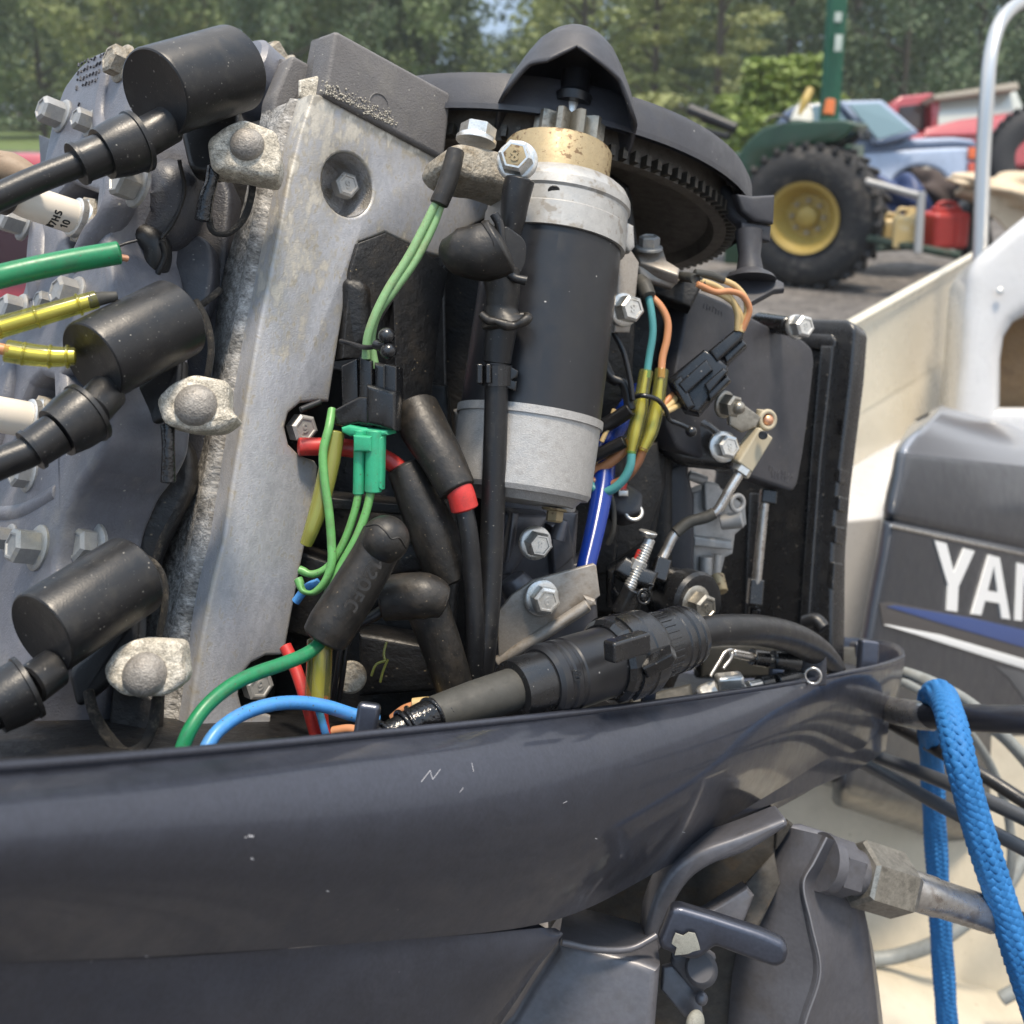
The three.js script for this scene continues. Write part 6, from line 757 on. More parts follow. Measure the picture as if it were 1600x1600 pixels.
// --- the boat the motors hang on
{
  const o = thing('motor_boat', 'cream and white boat hull with a rail at the right', 'boat', V3(1.6, 0, -2.6)), pos = o.position;
  const bp = (name, gs, m, parent = o) => add(name, [].concat(gs).map((q) => finish(q.clone()).translate(-pos.x, -pos.y, -pos.z)), m, parent);
  const cream = surf('cream gelcoat', { base: [0.7, 0.64, 0.51], dirt: [0.6, 0.54, 0.42], amt: 0.25, rough: 0.3, coat: 0.5, coatRough: 0.15, grain: 0.05, mottle: 0.06, specks: 14, speck: [0.25, 0.2, 0.15], scale: 0.6, seed: 95 });
  const white = surf('white gelcoat', { base: [0.54, 0.53, 0.52], dirt: [0.47, 0.455, 0.43], amt: 0.2, rough: 0.3, coat: 0.4, coatRough: 0.15, grain: 0.05, mottle: 0.05, scale: 0.6, seed: 96 });
  const rowsOf = (...rs) => sheet(rs.map((r) => spline(r.map((q) => P(...q)), 24)));
  bp('gunwale', rowsOf([[1240, 546, 2.1], [1330, 497, 2.3], [1430, 442, 2.65], [1540, 382, 3.2]], [[1240, 552, 2.05], [1332, 502, 2.25], [1432, 447, 2.6], [1541, 386, 3.15]], [[1240, 562, 2.05], [1334, 510, 2.25], [1434, 454, 2.6], [1541, 391, 3.15]], [[1240, 572, 2.09], [1334, 520, 2.29], [1434, 463, 2.64], [1541, 398, 3.19]], [[1235, 700, 2.12], [1330, 650, 2.32], [1434, 588, 2.66], [1541, 520, 3.2]], [[1234, 708, 2.08], [1330, 658, 2.28], [1434, 597, 2.62], [1541, 530, 3.16]], [[1230, 790, 2.1], [1320, 735, 2.3], [1400, 690, 2.5], [1541, 620, 3.1]]), cream);
  bp('aft_deck', [rowsOf([[1230, 790, 2.1], [1320, 736, 2.3], [1400, 691, 2.5], [1541, 630, 3.0]], [[1230, 800, 2.0], [1320, 790, 2.05], [1400, 780, 2.15], [1541, 760, 2.4]], [[1230, 818, 1.96], [1320, 812, 1.99], [1400, 806, 2.05], [1541, 800, 2.3]]), rowsOf([[1230, 818, 1.96], [1320, 812, 1.99], [1400, 806, 2.05], [1541, 800, 2.3]], [[1230, 824, 1.95], [1320, 818, 1.98], [1400, 812, 2.04], [1541, 806, 2.3]], [[1230, 1180, 1.96], [1320, 1180, 2.0], [1400, 1180, 2.05], [1541, 1180, 2.3]])], white);
  bp('transom', [rowsOf([[1080, 1150, 1.75], [1250, 1150, 1.75], [1450, 1150, 1.78], [1800, 1150, 1.85], [2500, 1150, 2.1]], [[1080, 1330, 1.72], [1250, 1330, 1.72], [1450, 1350, 1.75], [1800, 1400, 1.82], [2500, 1500, 2.05]], [[1080, 1430, 1.7], [1350, 1492, 1.7], [1480, 1526, 1.72], [1800, 1620, 1.8], [2500, 1830, 2.0]]), rowsOf([[1080, 1430, 1.7], [1350, 1492, 1.7], [1480, 1526, 1.72], [1800, 1620, 1.8], [2500, 1830, 2.0]], [[1080, 1450, 1.62], [1350, 1506, 1.62], [1480, 1540, 1.64], [1800, 1636, 1.7], [2500, 1850, 1.9]], [[1080, 1560, 1.5], [1350, 1590, 1.5], [1480, 1630, 1.5], [1800, 1760, 1.55], [2500, 2000, 1.7]], [[1080, 1700, 1.52], [1350, 1720, 1.52], [1480, 1760, 1.52], [1800, 1860, 1.57], [2500, 2100, 1.72]])], surf('darker cream gelcoat', { base: [0.47, 0.42, 0.325], dirt: [0.38, 0.33, 0.25], amt: 0.4, rough: 0.35, coat: 0.3, coatRough: 0.2, grain: 0.06, mottle: 0.12, specks: 40, speck: [0.18, 0.14, 0.1], scale: 0.5, seed: 98 }));  // darker copy of the cream, toned down against strong light on the transom
  // console
  const cn = c2w(V3(-0.25, 0.1, 1)).normalize(), hit = ([x, y], d = 2.35) => { const at = P(1540, 600, d), r = P(x, y, 1).sub(V3(0, EYE, 0)), E0 = V3(0, EYE, 0); return E0.clone().addScaledVector(r, at.clone().sub(E0).dot(cn) / r.dot(cn)); };
  const outl = [[1488, 800], [1494, 640], [1504, 560], [1510, 470], [1514, 425], [1526, 402], [1560, 372], [1620, 322], [1900, 120], [1900, 800]].map((q) => hit(q)), hole = [[1566, 636], [1567, 560], [1572, 525], [1586, 502], [1606, 490], [1700, 460], [1700, 636]].map((q) => hit(q));
  const con = bp('console', [slab(outl, outl[0], cn, 0.3, 0.03, [hole], 0.05)], white);
  bp('console_back', [slab([[1550, 420], [1720, 400], [1720, 660], [1550, 660]].map((q) => hit(q, 2.52)), hit([1550, 420], 2.52), cn, 0.02, 0.002)], surf('brown plywood', { base: [0.3, 0.18, 0.08], dirt: [0.2, 0.11, 0.045], amt: 0.6, rough: 0.6, grain: 0.3, scale: 0.3, seed: 97 }), con);
  bp('console_screw', bolt(hit([1563, 455], 2.335), cn, 0.006, 0.004, 1.4), M.zinc, con);
  bp('rail', [sweep([[1530, 440, 2.62], [1532, 380, 2.62], [1536, 250, 2.62], [1542, 150, 2.62], [1547, 90, 2.63], [1558, 45, 2.66], [1576, 18, 2.72], [1604, 0, 2.8], [1660, -20, 2.95], [1800, -60, 3.3]].map((q) => P(...q)), 0.0185, 20)], plain('polished rail', [0.5, 0.5, 0.49], 0.34, 0.85));
}
// ------------------------------------------------------------------ ground, yard and trees
const gy = (d, x = 800) => { const r = c2w(ray(x, 700)); void r; return d; };
void gy;
{
  const pl = (w, h, x, y, z) => new THREE.PlaneGeometry(w, h).rotateX(-Math.PI / 2).translate(x, y, z);
  const gravel = surf('grey brown gravel', { base: [0.16, 0.145, 0.132], dirt: [0.085, 0.078, 0.074], amt: 0.7, lo: 0.35, hi: 0.7, rough: 0.95, grain: 0.9, mottle: 0.6, bump: 0.02, bumpTex: T_fine, bumpScale: 1.2, specks: 1500, speck: [0.34, 0.32, 0.3], scale: 1.6, size: 512, seed: 101 });
  const o = add('gravel_ground', [pl(240, 240, 0, 0, -40)], gravel); o.userData.kind = 'structure';
  const grass = surf('rough grass', { base: [0.08, 0.12, 0.03], dirt: [0.13, 0.14, 0.05], amt: 0.6, rough: 0.95, grain: 0.8, mottle: 0.6, scale: 2.2, size: 512, seed: 102 });
  const l = add('grass_verge', [pl(200, 60, 0, 0.01, -64)], grass); l.userData.kind = 'structure';
}
const Wp = (x, y, d) => P(x, y, d);
const G = (x, d) => { const v = P(x, 400, d); v.y = 0; return v; };      // ground under a sight line
const camN = (x, y, z) => c2w(V3(x, y, z)).normalize();
function wslab(list, [x0, y0, d0], n, depth, bevel, round) { const at = P(x0, y0, d0), E0 = V3(0, EYE, 0), hit = ([x, y]) => { const r = P(x, y, 1).sub(E0); return E0.clone().addScaledVector(r, at.clone().sub(E0).dot(n) / r.dot(n)); }; return slab(list.map(hit), at, n, depth, bevel, [], round); }
const based = (o) => (name, gs, m, parent = o) => add(name, [].concat(gs).flat(2).map((q) => finish(q.clone()).translate(-o.position.x, -o.position.y, -o.position.z)), m, parent);
// trees: trunk with limbs, crown of leaf clumps
{
  const leafM = (c) => { const m = plain('foliage', c, 0.75, 0, { transmission: 0.25, thickness: 0 }); return m; };
  const greens = [[0.145, 0.2, 0.068], [0.215, 0.25, 0.08], [0.085, 0.13, 0.055], [0.28, 0.3, 0.105]].map(leafM), bark = surf('bark', { base: [0.075, 0.06, 0.045], rough: 0.95, grain: 0.6, scale: 0.5, seed: 103 });
  const proto = (seed, H, Rr, conifer, ls = 1) => {
    const r = rng(seed), pos = [], nor = [];
    const leaf = (c, s, up) => { const a = V3(r() - 0.5, (r() - 0.5) * up, r() - 0.5).normalize(), b = V3(0, 0, 0).crossVectors(a, V3(r() - 0.5, r() - 0.5, r() - 0.5)).normalize(), n = V3(0, 0, 0).crossVectors(a, b); const q = [c.clone().addScaledVector(a, s), c.clone().addScaledVector(b, s * 0.6), c.clone().addScaledVector(a, -s), c.clone().addScaledVector(b, -s * 0.6)]; for (const i of [0, 1, 2, 0, 2, 3]) { pos.push(q[i].x, q[i].y, q[i].z); nor.push(n.x, n.y, n.z); } };
    const blobs = conifer ? 46 : 40, limbs = [];
    for (let k = 0; k < blobs; k++) { const t = (k + 0.5) / blobs, h = conifer ? 0.06 + 0.93 * t : 0.08 + 0.9 * t, a = k * 2.4 + r(), rad = Rr * (conifer ? (1.05 - h) : Math.sqrt(Math.max(0.08, 1 - Math.pow((h - 0.42) / 0.6, 2)))) * (0.45 + 0.55 * r()), c = V3(Math.cos(a) * rad, H * h, Math.sin(a) * rad), s = Rr * (conifer ? 0.22 : 0.3) * (0.7 + 0.6 * r()); limbs.push(c);
      const n = conifer ? 130 : 190; for (let i = 0; i < n; i++) { const v = V3(r() - 0.5, r() - 0.5, r() - 0.5).normalize().multiplyScalar(s * Math.pow(r(), 0.4)); if (conifer) { v.y *= 0.35; v.x *= 1.35; v.z *= 1.35; } leaf(c.clone().add(v), (0.07 + 0.1 * r()) * ls, conifer ? 0.5 : 1.2); } }
    const g = new THREE.BufferGeometry(); g.setAttribute('position', new THREE.Float32BufferAttribute(pos, 3)); g.setAttribute('normal', new THREE.Float32BufferAttribute(nor, 3));
    const trunk = [turn(V3(0, -0.3, 0), V3(0, H * 0.95, 0), [[0, 0.2], [0.1, 0.14], [0.6, 0.09], [1, 0.02]], 9)]; limbs.forEach((c, i) => { if (i % 3 === 0) trunk.push(sweep([V3(0, Math.max(0.3, c.y - Rr * 0.35), 0), c.clone().multiplyScalar(0.5).setY(c.y - Rr * 0.12), c], [0.07, 0.05, 0.015], 5, 2, false)); });
    return { crown: metreUV(g), trunk: merge(trunk) };
  };
  const protos = [proto(1, 11, 3.3), proto(2, 9, 2.9), proto(3, 12, 2.9, true), proto(4, 7, 2.7), proto(5, 10, 3.6)];
  const where = ['at the left edge of the treeline', 'right of the left edge, above the bolts', 'behind the top coil cap', 'right of the top coil cap', 'behind the grey brown box', 'just left of the sky gap', 'right of the sky gap behind the hood', 'right of the black pinion hood', 'behind the right of the flywheel cover', 'left of the green post', 'right of the green post', 'behind the red vehicle', 'behind the chrome rail', 'at the right edge of the treeline'];
  const front = [[-60, 44, 0, 0], [90, 47, 4, 2], [215, 43, 1, 1], [345, 46, 0, 0], [470, 42, 4, 2], [590, 45, 1, 0], [684, 48, 3, 2], [908, 43, 4, 1], [1015, 38, 2, 1], [1110, 36, 2, 3], [1215, 44, 0, 2], [1390, 42, 4, 2], [1500, 46, 0, 2], [1640, 44, 1, 2]];
  const rt = rng(61);
  const plant = (x, d, p, c, label, group, sc = 1) => { const o = thing(p === 2 ? 'pine_tree' : 'broadleaf_tree', label, 'tree', G(x, d), group); o.rotation.y = rt() * 6.28; const s = sc * (0.9 + 0.25 * rt()); o.scale.set(s, s * (0.92 + 0.2 * rt()), s); for (const [n, g, m] of [['trunk', protos[p].trunk, bark], ['crown', protos[p].crown, greens[c]]]) { const k = new THREE.Mesh(g, m); k.name = n; k.castShadow = k.receiveShadow = true; o.add(k); } };
  front.forEach(([x, d, p, c], i) => plant(x, d, p, c, (p === 2 ? 'olive green pine ' : ['dark green tree ', 'olive green tree ', 'deep green tree ', 'pale green tree '][c]) + where[i]));  // tone words follow the foliage colours
  for (let i = 0; i < 15; i++) { const x = -120 + i * 130; if (Math.abs(x - 790) < 120) continue; plant(x, 56 + 6 * rt(), [0, 4, 1][i % 3], [2, 0, 1][i % 3], 'distant tree in the second row of the dark wood', 'trees in the second row of the wood', 1.25); }
  for (let i = 0; i < 16; i++) { const x = -120 + i * 122; if (Math.abs(x - 790) < 140) continue; plant(x, 72 + 5 * rt(), [0, 4][i % 2], 2, 'far tree in the last row of the dark wood', 'trees in the last row of the wood', 1.7); }
  plant(795, 60, 3, 2, 'low tree under the gap of blue sky', undefined, 0.72);
  // yellow green bushes by the tractor
  const bm = plain('bright young foliage', [0.2, 0.27, 0.04], 0.7, 0, { transmission: 0.3, thickness: 0 }), bg = proto(9, 1.9, 1.05, true, 0.55);
  for (const [x, d, s, l] of [[1185, 21, 1.25, 'bright yellow green bush left behind the tractor'], [1245, 22, 1.3, 'bright yellow green bush between tractor seat and green post'], [1130, 24, 0.9, 'small yellow green bush furthest left of the three']]) { const o = thing('bush', l, 'bush', G(x, d)); o.scale.setScalar(s); o.rotation.y = x; const k = new THREE.Mesh(bg.crown.clone().scale(1, 1, 1), bm); k.name = 'foliage'; const t = new THREE.Mesh(bg.trunk, bark); t.name = 'stem'; t.scale.set(0.3, 1, 0.3); k.castShadow = t.castShadow = true; o.add(k, t); }
}
// tractor
{
  const o = thing('tractor', 'green tractor with one large yellow rimmed tyre', 'tractor', G(1262, 8.8)), T = based(o);
  const green = surf('green tractor paint', { base: [0.008, 0.045, 0.02], dirt: [0.03, 0.05, 0.03], amt: 0.4, rough: 0.4, coat: 0.4, scale: 0.5, seed: 111 }), yel = surf('yellow wheel paint', { base: [0.36, 0.255, 0.06], dirt: [0.24, 0.17, 0.055], amt: 0.5, rough: 0.5, scale: 0.3, seed: 112 }), tyre = surf('dusty tyre rubber', { base: [0.02, 0.02, 0.021], dirt: [0.1, 0.088, 0.075], amt: 0.55, rough: 0.85, grain: 0.4, scale: 0.5, seed: 113 });
  const ax = camN(-0.62, 0, 1).setY(0).normalize(), c = P(1267, 340, 9.0), R0 = 0.62, W = 0.5; c.y = R0;
  const a = c.clone().addScaledVector(ax, -W / 2), b = c.clone().addScaledVector(ax, W / 2);
  const ty = T('tyre', [turn(a, b, [[0.1, 0.3], [0.03, 0.36], [0, 0.46], [0.06, 0.55], [0.2, 0.6], [0.5, 0.61], [0.8, 0.6], [0.94, 0.55], [1, 0.46], [0.97, 0.36], [0.9, 0.3]], 64, 0.9)], tyre);
  const lugs = [], M4 = basis(ax).setPosition(c); for (let i = 0; i < 30; i++) for (const s of [-1, 1]) { const g = new RoundedBoxGeometry(0.055, W * 0.46, 0.05, 1, 0.01).rotateX(0).rotateZ(s * 0.0).translate(0, s * W * 0.24, 0).applyMatrix4(new THREE.Matrix4().makeRotationX(s * 0.5)).translate(0, 0, 0); g.rotateZ(-s * 0.1).translate(0.588, 0, 0).rotateY((i + (s > 0 ? 0.5 : 0)) / 30 * 6.2832).applyMatrix4(M4); lugs.push(g); }
  T('tread_lug', lugs, tyre, ty);
  const at = (k) => c.clone().addScaledVector(ax, k * W / 2);
  const rim = T('rim', [turn(at(0.3), at(0.98), [[0, 0.0], [0, 0.19], [0.3, 0.22], [0.75, 0.26], [0.9, 0.275], [1, 0.31], [0.93, 0.31], [0.85, 0.29]], 48, 0.5), turn(at(0.3), at(0.62), [[0, 0], [0, 0.1], [0.7, 0.09], [1, 0.06], [1, 0]], 30)], yel);
  const nut = []; for (let i = 0; i < 8; i++) { const q = V3(0.14, 0, 0).applyAxisAngle(Y, i / 8 * 6.283).applyMatrix4(basis(ax)).add(at(0.34)); nut.push(rod(q, q.clone().addScaledVector(ax, 0.03), 0.018, 0.018, 8)); } T('wheel_nut', nut, M.castDirty, rim);
  const n = ax.clone().multiplyScalar(1).addScaledVector(Y, 0.05).normalize();
  T('fender', [wslab([[1132, 300], [1140, 262], [1166, 222], [1192, 199], [1230, 190], [1318, 187], [1336, 192], [1330, 206], [1308, 222], [1262, 226], [1222, 240], [1190, 268], [1172, 310]], [1240, 230, 8.9], n, 0.5, 0.02, 0.05), wslab([[1186, 203], [1230, 193], [1328, 190], [1345, 205], [1330, 222], [1300, 240], [1200, 240]], [1240, 230, 9.35], n, 0.06, 0.01)], green);
  T('tractor_body', [wslab([[1130, 240], [1330, 225], [1330, 420], [1130, 420]], [1240, 300, 9.9], n, 0.5, 0.03)], green);
  T('grab_rail', [sweep([[1196, 192, 8.9], [1204, 184, 8.9], [1226, 182, 8.9], [1234, 190, 8.9]].map((q) => P(...q)), 0.014, 8)], M.black);
  T('beacon', [rod(P(1294, 180, 9.1), P(1298, 156, 9.1), 0.05, 0.045, 20)], plain('orange beacon lens', [0.62, 0.16, 0.04], 0.3));
  T('fender_lamp', [wslab([[1312, 196], [1340, 190], [1344, 214], [1330, 226], [1310, 222]], [1326, 208, 8.85], n, 0.1, 0.02)], M.black);
  T('loader_arm', [rod(P(1076, 170, 9.4), P(1150, 202, 9.2), 0.05, 0.05, 10), rod(P(1084, 200, 9.4), P(1140, 214, 9.2), 0.035, 0.035, 10), wslab([[1082, 168], [1110, 176], [1142, 198], [1138, 206], [1096, 192]], [1110, 188, 9.3], n, 0.06, 0.01)], M.black);
  const b2 = thing('plastic_bottle', 'pale bottle with a yellow top standing on the tractor fender', 'bottle', P(1254, 190, 9.05)), B = based(b2);
  B('bottle_body', [turn(P(1252, 192, 9.05), P(1258, 158, 9.05), [[0, 0], [0, 0.1], [0.4, 0.09], [1, 0.04], [1, 0]], 20)], plain('milky plastic', [0.6, 0.58, 0.5], 0.4)); B('bottle_cap', [sweep([[1250, 180, 8.98], [1258, 158, 9.0], [1266, 140, 9.05]].map((q) => P(...q)), [0.02, 0.04, 0.035], 12)], yel);
}
// vehicles in the background
{
  const glass = plain('vehicle glass', [0.1, 0.16, 0.18], 0.05, 0, { clearcoat: 1 }), hub = M.rubber;
  const o = thing('pickup_truck', 'pale blue pickup truck behind the tractor', 'truck', G(1400, 15)), T = based(o), n = camN(-0.05, 0.05, 1), paint = surf('pale blue car paint', { base: [0.36, 0.43, 0.56], dirt: [0.3, 0.33, 0.4], amt: 0.2, rough: 0.35, coat: 0.8, scale: 1, seed: 121 }), dark = surf('dark blue car paint', { base: [0.07, 0.1, 0.17], rough: 0.35, coat: 0.8, scale: 1, seed: 122 });
  T('truck_body', [wslab([[1150, 246], [1330, 240], [1420, 232], [1500, 228], [1522, 230], [1530, 242], [1531, 282], [1524, 312], [1492, 312], [1486, 285], [1470, 266], [1446, 258], [1420, 260], [1398, 275], [1386, 312], [1150, 312]], [1440, 250, 14.2], n, 1.9, 0.06, 0.1)], paint);
  T('two_tone_band', [wslab([[1200, 236], [1330, 230], [1420, 221], [1500, 218], [1526, 222], [1528, 231], [1500, 230], [1420, 233], [1330, 242], [1200, 248]], [1440, 232, 14.22], n, 1.88, 0.03, 0.05)], dark);
  T('hood', [wslab([[1330, 226], [1420, 216], [1490, 214], [1522, 218], [1524, 224], [1420, 224], [1330, 234]], [1440, 222, 14.35], n, 1.6, 0.04, 0.05)], paint);
  T('cab', [wslab([[1205, 240], [1222, 178], [1240, 164], [1312, 156], [1376, 156], [1390, 164], [1434, 208], [1400, 226], [1330, 236]], [1300, 200, 14.3], n, 1.4, 0.05, 0.06)], dark);
  const q4 = (l, m, name, par) => T(name, [sheet([[P(...l[0]), P(...l[1])], [P(...l[3]), P(...l[2])]])], m, par);
  T('windshield_frame', [wslab([[1310, 158], [1378, 156], [1436, 206], [1366, 224]], [1370, 190, 14.18], n, 0.06, 0.02, 0.02)], paint); T('side_window', [wslab([[1232, 188], [1244, 168], [1302, 162], [1330, 196], [1330, 206], [1236, 212]], [1280, 190, 14.2], n, 0.04, 0.01)], glass);
  T('windshield', [wslab([[1326, 163], [1374, 161], [1426, 203], [1372, 218]], [1370, 190, 14.08], n, 0.03, 0.008, 0.02)], plain('windshield with painted sky reflection', [0.2, 0.3, 0.33], 0.08, 0, { clearcoat: 1 }));  // sky reflection put into the glass as a lighter colour
  T('wheel', [rod(P(1438, 300, 14.5), P(1438, 300, 14.25), 0.36, 0.36, 30)], hub);
  for (const [x0, y0, x1, y1, m, nm] of [[1514, 230, 1526, 248, plain('amber lens', [0.6, 0.13, 0.04], 0.25), 'turn_signal'], [1514, 254, 1526, 272, plain('red lens', [0.5, 0.09, 0.05], 0.25), 'marker_lamp'], [1526, 232, 1534, 270, plain('headlight lens', [0.6, 0.6, 0.56], 0.1), 'headlight']]) T(nm, [wslab([[x0, y0], [x1, y0], [x1, y1], [x0, y1]], [x0, y0, 14.1], n, 0.06, 0.01)], m);
  T('grille', [wslab([[1533, 232], [1548, 233], [1548, 270], [1533, 270]], [1540, 250, 14.4], camN(0.6, 0, 1), 0.05, 0.01)], M.soot); T('wiper_cowl', [wslab([[1366, 219], [1430, 205], [1436, 209], [1372, 225]], [1400, 214, 14.05], n, 0.05, 0.01)], dark); T('wing_mirror', [wslab([[1346, 206], [1362, 204], [1362, 218], [1347, 219]], [1354, 210, 13.9], n, 0.08, 0.02)], M.black);
  T('bumper', [wslab([[1500, 284], [1545, 284], [1545, 302], [1500, 302]], [1520, 290, 14.1], n, 1.9, 0.03)], M.boltGrey);

  const s = thing('red_suv', 'red vehicle with a pale board on its roof, behind the pale blue pickup', 'car', G(1500, 21)), S = based(s), red = surf('faded red car paint', { base: [0.36, 0.045, 0.055], dirt: [0.3, 0.06, 0.06], amt: 0.3, rough: 0.4, coat: 0.7, scale: 1, seed: 123 }), n2 = camN(0.1, 0.05, 1);
  S('suv_body', [wslab([[1380, 214], [1450, 206], [1600, 196], [1640, 200], [1640, 260], [1380, 270]], [1500, 230, 20], n2, 1.8, 0.08, 0.1)], red);
  S('suv_hood', [wslab([[1446, 200], [1500, 186], [1580, 176], [1636, 176], [1636, 206], [1446, 212]], [1520, 195, 20.1], camN(0.1, 0.6, 1), 0.15, 0.03)], red);
  S('suv_cabin', [wslab([[1388, 214], [1394, 162], [1406, 150], [1456, 144], [1464, 150], [1462, 206]], [1430, 180, 20.6], n2, 1.6, 0.06, 0.08)], red);
  S('side_window', [wslab([[1402, 200], [1406, 166], [1444, 162], [1446, 202]], [1430, 180, 20.5], n2, 0.05, 0.01)], plain('dark window', [0.03, 0.022, 0.022], 0.1));
  S('suv_windshield', [wslab([[1466, 196], [1468, 156], [1588, 142], [1600, 172], [1540, 182]], [1520, 172, 20.4], camN(0.1, 0.4, 1), 0.05, 0.01)], plain('bright windshield', [0.42, 0.43, 0.38], 0.06, 0, { clearcoat: 1 }));
  S('windshield_pillar', [wslab([[1456, 150], [1468, 150], [1470, 206], [1458, 208]], [1462, 180, 20.3], n2, 0.1, 0.02)], red);
  const bd = add('roof_board', [wslab([[1458, 148], [1590, 128], [1594, 138], [1462, 156]], [1520, 142, 20.2], n2, 0.9, 0.02).translate(0, 0, 0)], plain('weathered pale board', [0.36, 0.32, 0.26], 0.8)); tag(bd, 'pale weathered board laid on the roof of the red vehicle', 'board');

  const c = thing('red_car', 'red vehicle far left, behind the cylinder head and tan hose', 'car', G(40, 4.6)), C = based(c), n3 = camN(0, 0, 1);
  C('car_body', [wslab([[-300, 250], [-100, 236], [40, 231], [100, 236], [150, 262], [190, 330], [230, 360], [240, 620], [-300, 620]], [0, 300, 4.3], n3, 1.5, 0.09, 0.15)], surf('glossy red car paint', { base: [0.3, 0.018, 0.025], rough: 0.35, coat: 1, coatRough: 0.04, scale: 1, seed: 124 }));
  C('car_window', [wslab([[-200, 300], [60, 270], [130, 330], [150, 420], [-200, 420]], [0, 300, 4.26], n3, 0.03, 0.005)], plain('dark red tinted glass', [0.03, 0.008, 0.008], 0.08));
}
// post, cans, tarps and scrap beside the tractor
{
  const p = thing('green_post', 'tall green steel post with two pale stickers behind the tractor', 'post', G(1303, 13)), T = based(p), gp = surf('green post paint', { base: [0.012, 0.1, 0.055], rough: 0.5, scale: 0.6, seed: 131 });
  T('post_shaft', [box(P(1304, 60, 13).setY(2.2), Y, camN(0.2, 0, 1), 0.22, 4.4, 0.14, 0.015)], gp);
  for (const [y0, y1] of [[6, 34], [54, 80]]) T('sticker', [wslab([[1306, y0], [1317, y0], [1315, y1], [1304, y1]], [1310, y0, 12.86], camN(0.2, 0, 1), 0.02, 0.003)], plain('faded sticker', [0.36, 0.42, 0.38], 0.6));

  const can = thing('fuel_can', 'red plastic fuel can on the ground right of the tractor tyre', 'fuel can', G(1475, 8.6)), F = based(can), rp = surf('red fuel can plastic', { base: [0.36, 0.032, 0.026], dirt: [0.27, 0.035, 0.03], amt: 0.4, rough: 0.4, scale: 0.3, seed: 132 }), hx = camN(0.25, 0, 1).setY(0).normalize();
  const cc = P(1476, 358, 8.6), bot = cc.y - 0.17;
  F('can_body', [box(V3(cc.x, bot + 0.165, cc.z), Y, hx, 0.35, 0.31, 0.22, 0.045), box(V3(cc.x, bot + 0.33, cc.z), Y, hx, 0.24, 0.05, 0.1, 0.02)], rp);
  F('can_handle', [sweep([V3(cc.x - 0.1, bot + 0.33, cc.z), V3(cc.x - 0.06, bot + 0.385, cc.z), V3(cc.x + 0.06, bot + 0.385, cc.z), V3(cc.x + 0.1, bot + 0.33, cc.z)], 0.017, 10)], rp);
  F('can_rib', [box(V3(cc.x + 0.03, bot + 0.16, cc.z).addScaledVector(hx, 0.11), Y, hx, 0.02, 0.26, 0.02, 0.008), box(V3(cc.x - 0.08, bot + 0.16, cc.z).addScaledVector(hx, 0.11), Y, hx, 0.02, 0.26, 0.02, 0.008)], rp);
  const jug = (x, y, d, h, w, label) => { const q = P(x, y, d), o = thing('plastic_jug', label, 'jug', q.clone()), J = based(o), m = surf('amber oil in a milky jug', { base: [0.6, 0.43, 0.18], dirt: [0.66, 0.58, 0.4], amt: 0.6, rough: 0.4, scale: 0.4, seed: 133 }); J('jug_body', [box(q.clone().add(V3(0, h * 0.4, 0)), Y, camN(-0.2, 0, 1), w, h * 0.8, w * 0.75, 0.03), turn(q.clone().add(V3(w * 0.2, h * 0.75, 0)), q.clone().add(V3(w * 0.2, h, 0)), [[0, w * 0.34], [0.6, w * 0.16], [1, w * 0.14], [1, 0]], 16)], m); J('jug_handle', [sweep([q.clone().add(V3(w * 0.15, h * 0.92, 0)), q.clone().add(V3(-w * 0.3, h * 0.95, 0)), q.clone().add(V3(-w * 0.42, h * 0.7, 0))], 0.016, 8)], m); };
  jug(1412, 388, 8.5, 0.34, 0.2, 'larger yellow jug between the grey post and the tyre'); jug(1390, 378, 8.8, 0.25, 0.14, 'smaller yellow jug next to the tractor tyre');
  const gp2 = add('grey_post', [rod(P(1434, 396, 8.3), P(1440, 300, 8.3), 0.035, 0.035, 12)], M.boltGrey); tag(gp2, 'short grey upright pipe between the jug and the red can', 'pipe');
  const sb = add('steel_bar', [rod(P(1352, 283, 8.4), P(1434, 306, 8.3), 0.03, 0.03, 12)], M.boltGrey); tag(sb, 'pale steel bar sloping down from the tyre to the grey pipe', 'bar');
  const lump = (seed, c, rx, ry, rz, folds = 1) => { const g = new THREE.SphereGeometry(1, 40, 28), p = g.attributes.position, r = rng(seed), ph = Array.from({ length: 8 }, () => [r() * 5 + 2, r() * 5 + 2, r() * 6.28]); for (let i = 0; i < p.count; i++) { const v = V3(p.getX(i), p.getY(i), p.getZ(i)); let k = 1; for (const [a, b, q] of ph) k += 0.035 * folds * Math.sin(v.x * a + v.y * b + v.z * (a - b) + q); p.setXYZ(i, c.x + v.x * rx * k, Math.max(0, c.y + v.y * ry * k), c.z + v.z * rz * k); } g.computeVertexNormals(); return g; };
  const heap = (name, label, cat, seed, [x, y, d], rx, ry, rz, m, f) => tag(add(name, [lump(seed, P(x, y, d), rx, ry, rz, f)], m), label, cat);
  heap('blue_tarp', 'dark blue tarp bundled behind the yellow jugs', 'tarp', 1, [1408, 320, 9.6], 0.28, 0.3, 0.3, plain('navy tarp', [0.02, 0.04, 0.12], 0.5), 2);
  heap('scrap_heap', 'brown black heap of scrap under the pickup behind the red can', 'scrap', 2, [1462, 310, 9.8], 0.3, 0.24, 0.3, plain('rusty dark scrap', [0.05, 0.035, 0.03], 0.9), 3);
  heap('black_bag', 'black bag right of the red fuel can', 'bag', 3, [1515, 350, 9.2], 0.2, 0.36, 0.25, plain('black sheeting', [0.012, 0.014, 0.018], 0.35), 2);
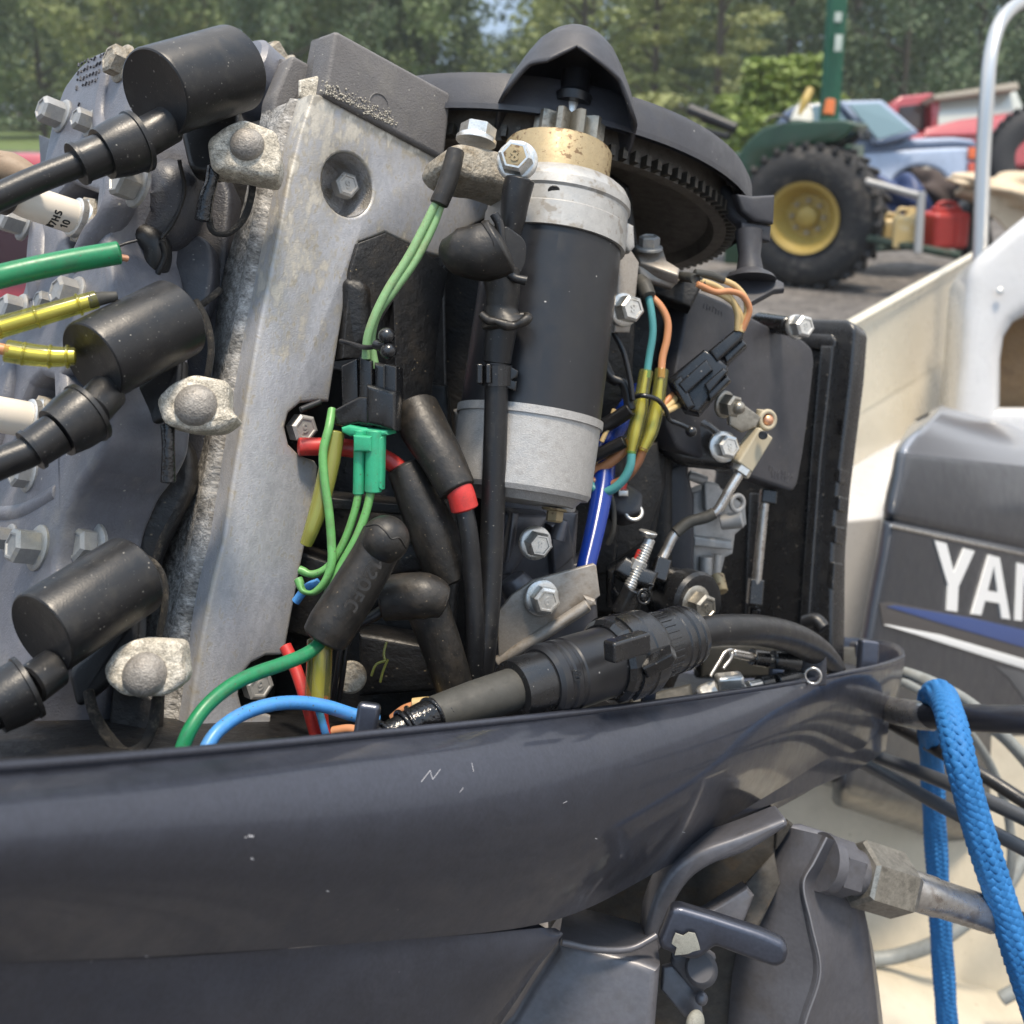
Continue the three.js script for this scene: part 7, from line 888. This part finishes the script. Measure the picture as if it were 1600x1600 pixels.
  const tan = surf('tan canvas', { base: [0.5, 0.4, 0.28], dirt: [0.38, 0.29, 0.2], amt: 0.5, rough: 0.85, scale: 0.5, seed: 135 });
  heap('tan_tarp', 'tan canvas cover above the red can, behind the rail', 'tarp', 4, [1590, 300, 8.6], 0.42, 0.16, 0.5, tan, 2.2); heap('tan_roll', 'tan canvas roll just left of the rail', 'tarp', 5, [1512, 280, 8.5], 0.16, 0.055, 0.18, tan, 1.5);
  const fold = add('canvas_flap', [wslab([[1540, 300], [1620, 300], [1620, 420], [1590, 380], [1560, 345], [1540, 330]], [1580, 330, 8.3], camN(-0.2, 0.1, 1), 0.04, 0.015, 0.04)], tan); tag(fold, 'tan canvas flap hanging right of the rail', 'tarp');
  { const o = thing('loose_tyre', 'large loose black tyre standing at the right edge beside the red vehicle', 'tyre', G(1640, 9.4)), T = based(o), c = P(1640, 252, 9.4), ax = camN(-0.35, 0.1, 1), m = plain('black tyre rubber', [0.016, 0.016, 0.018], 0.6), k = T('tyre_body', [turn(c.clone().addScaledVector(ax, -0.16), c.clone().addScaledVector(ax, 0.16), [[0.1, 0.3], [0, 0.38], [0.04, 0.47], [0.2, 0.53], [0.5, 0.545], [0.8, 0.53], [0.96, 0.47], [1, 0.38], [0.9, 0.3], [0.1, 0.3]], 56, 0.9)], m), l = []; for (let q = 0; q < 40; q++) l.push(new THREE.BoxGeometry(0.03, 0.26, 0.045).translate(0.54, 0, 0).rotateY(q / 40 * 6.283).applyMatrix4(basis(ax).setPosition(c))); T('tread_lug', l, m, k); }
  const tg = add('trailer_tongue', [rod(P(1355, 372, 8.6), P(1500, 400, 8.2), 0.035, 0.035, 10), rod(P(1372, 388, 8.5), P(1480, 382, 8.9), 0.03, 0.03, 10)], surf('dark green rusty steel', { base: [0.03, 0.05, 0.035], dirt: [0.09, 0.06, 0.04], amt: 0.6, rough: 0.8, scale: 0.3, seed: 136 })); tag(tg, 'low dark green trailer tongue lying on the gravel below the jugs', 'trailer part');
}
renderer.render(scene, camera);
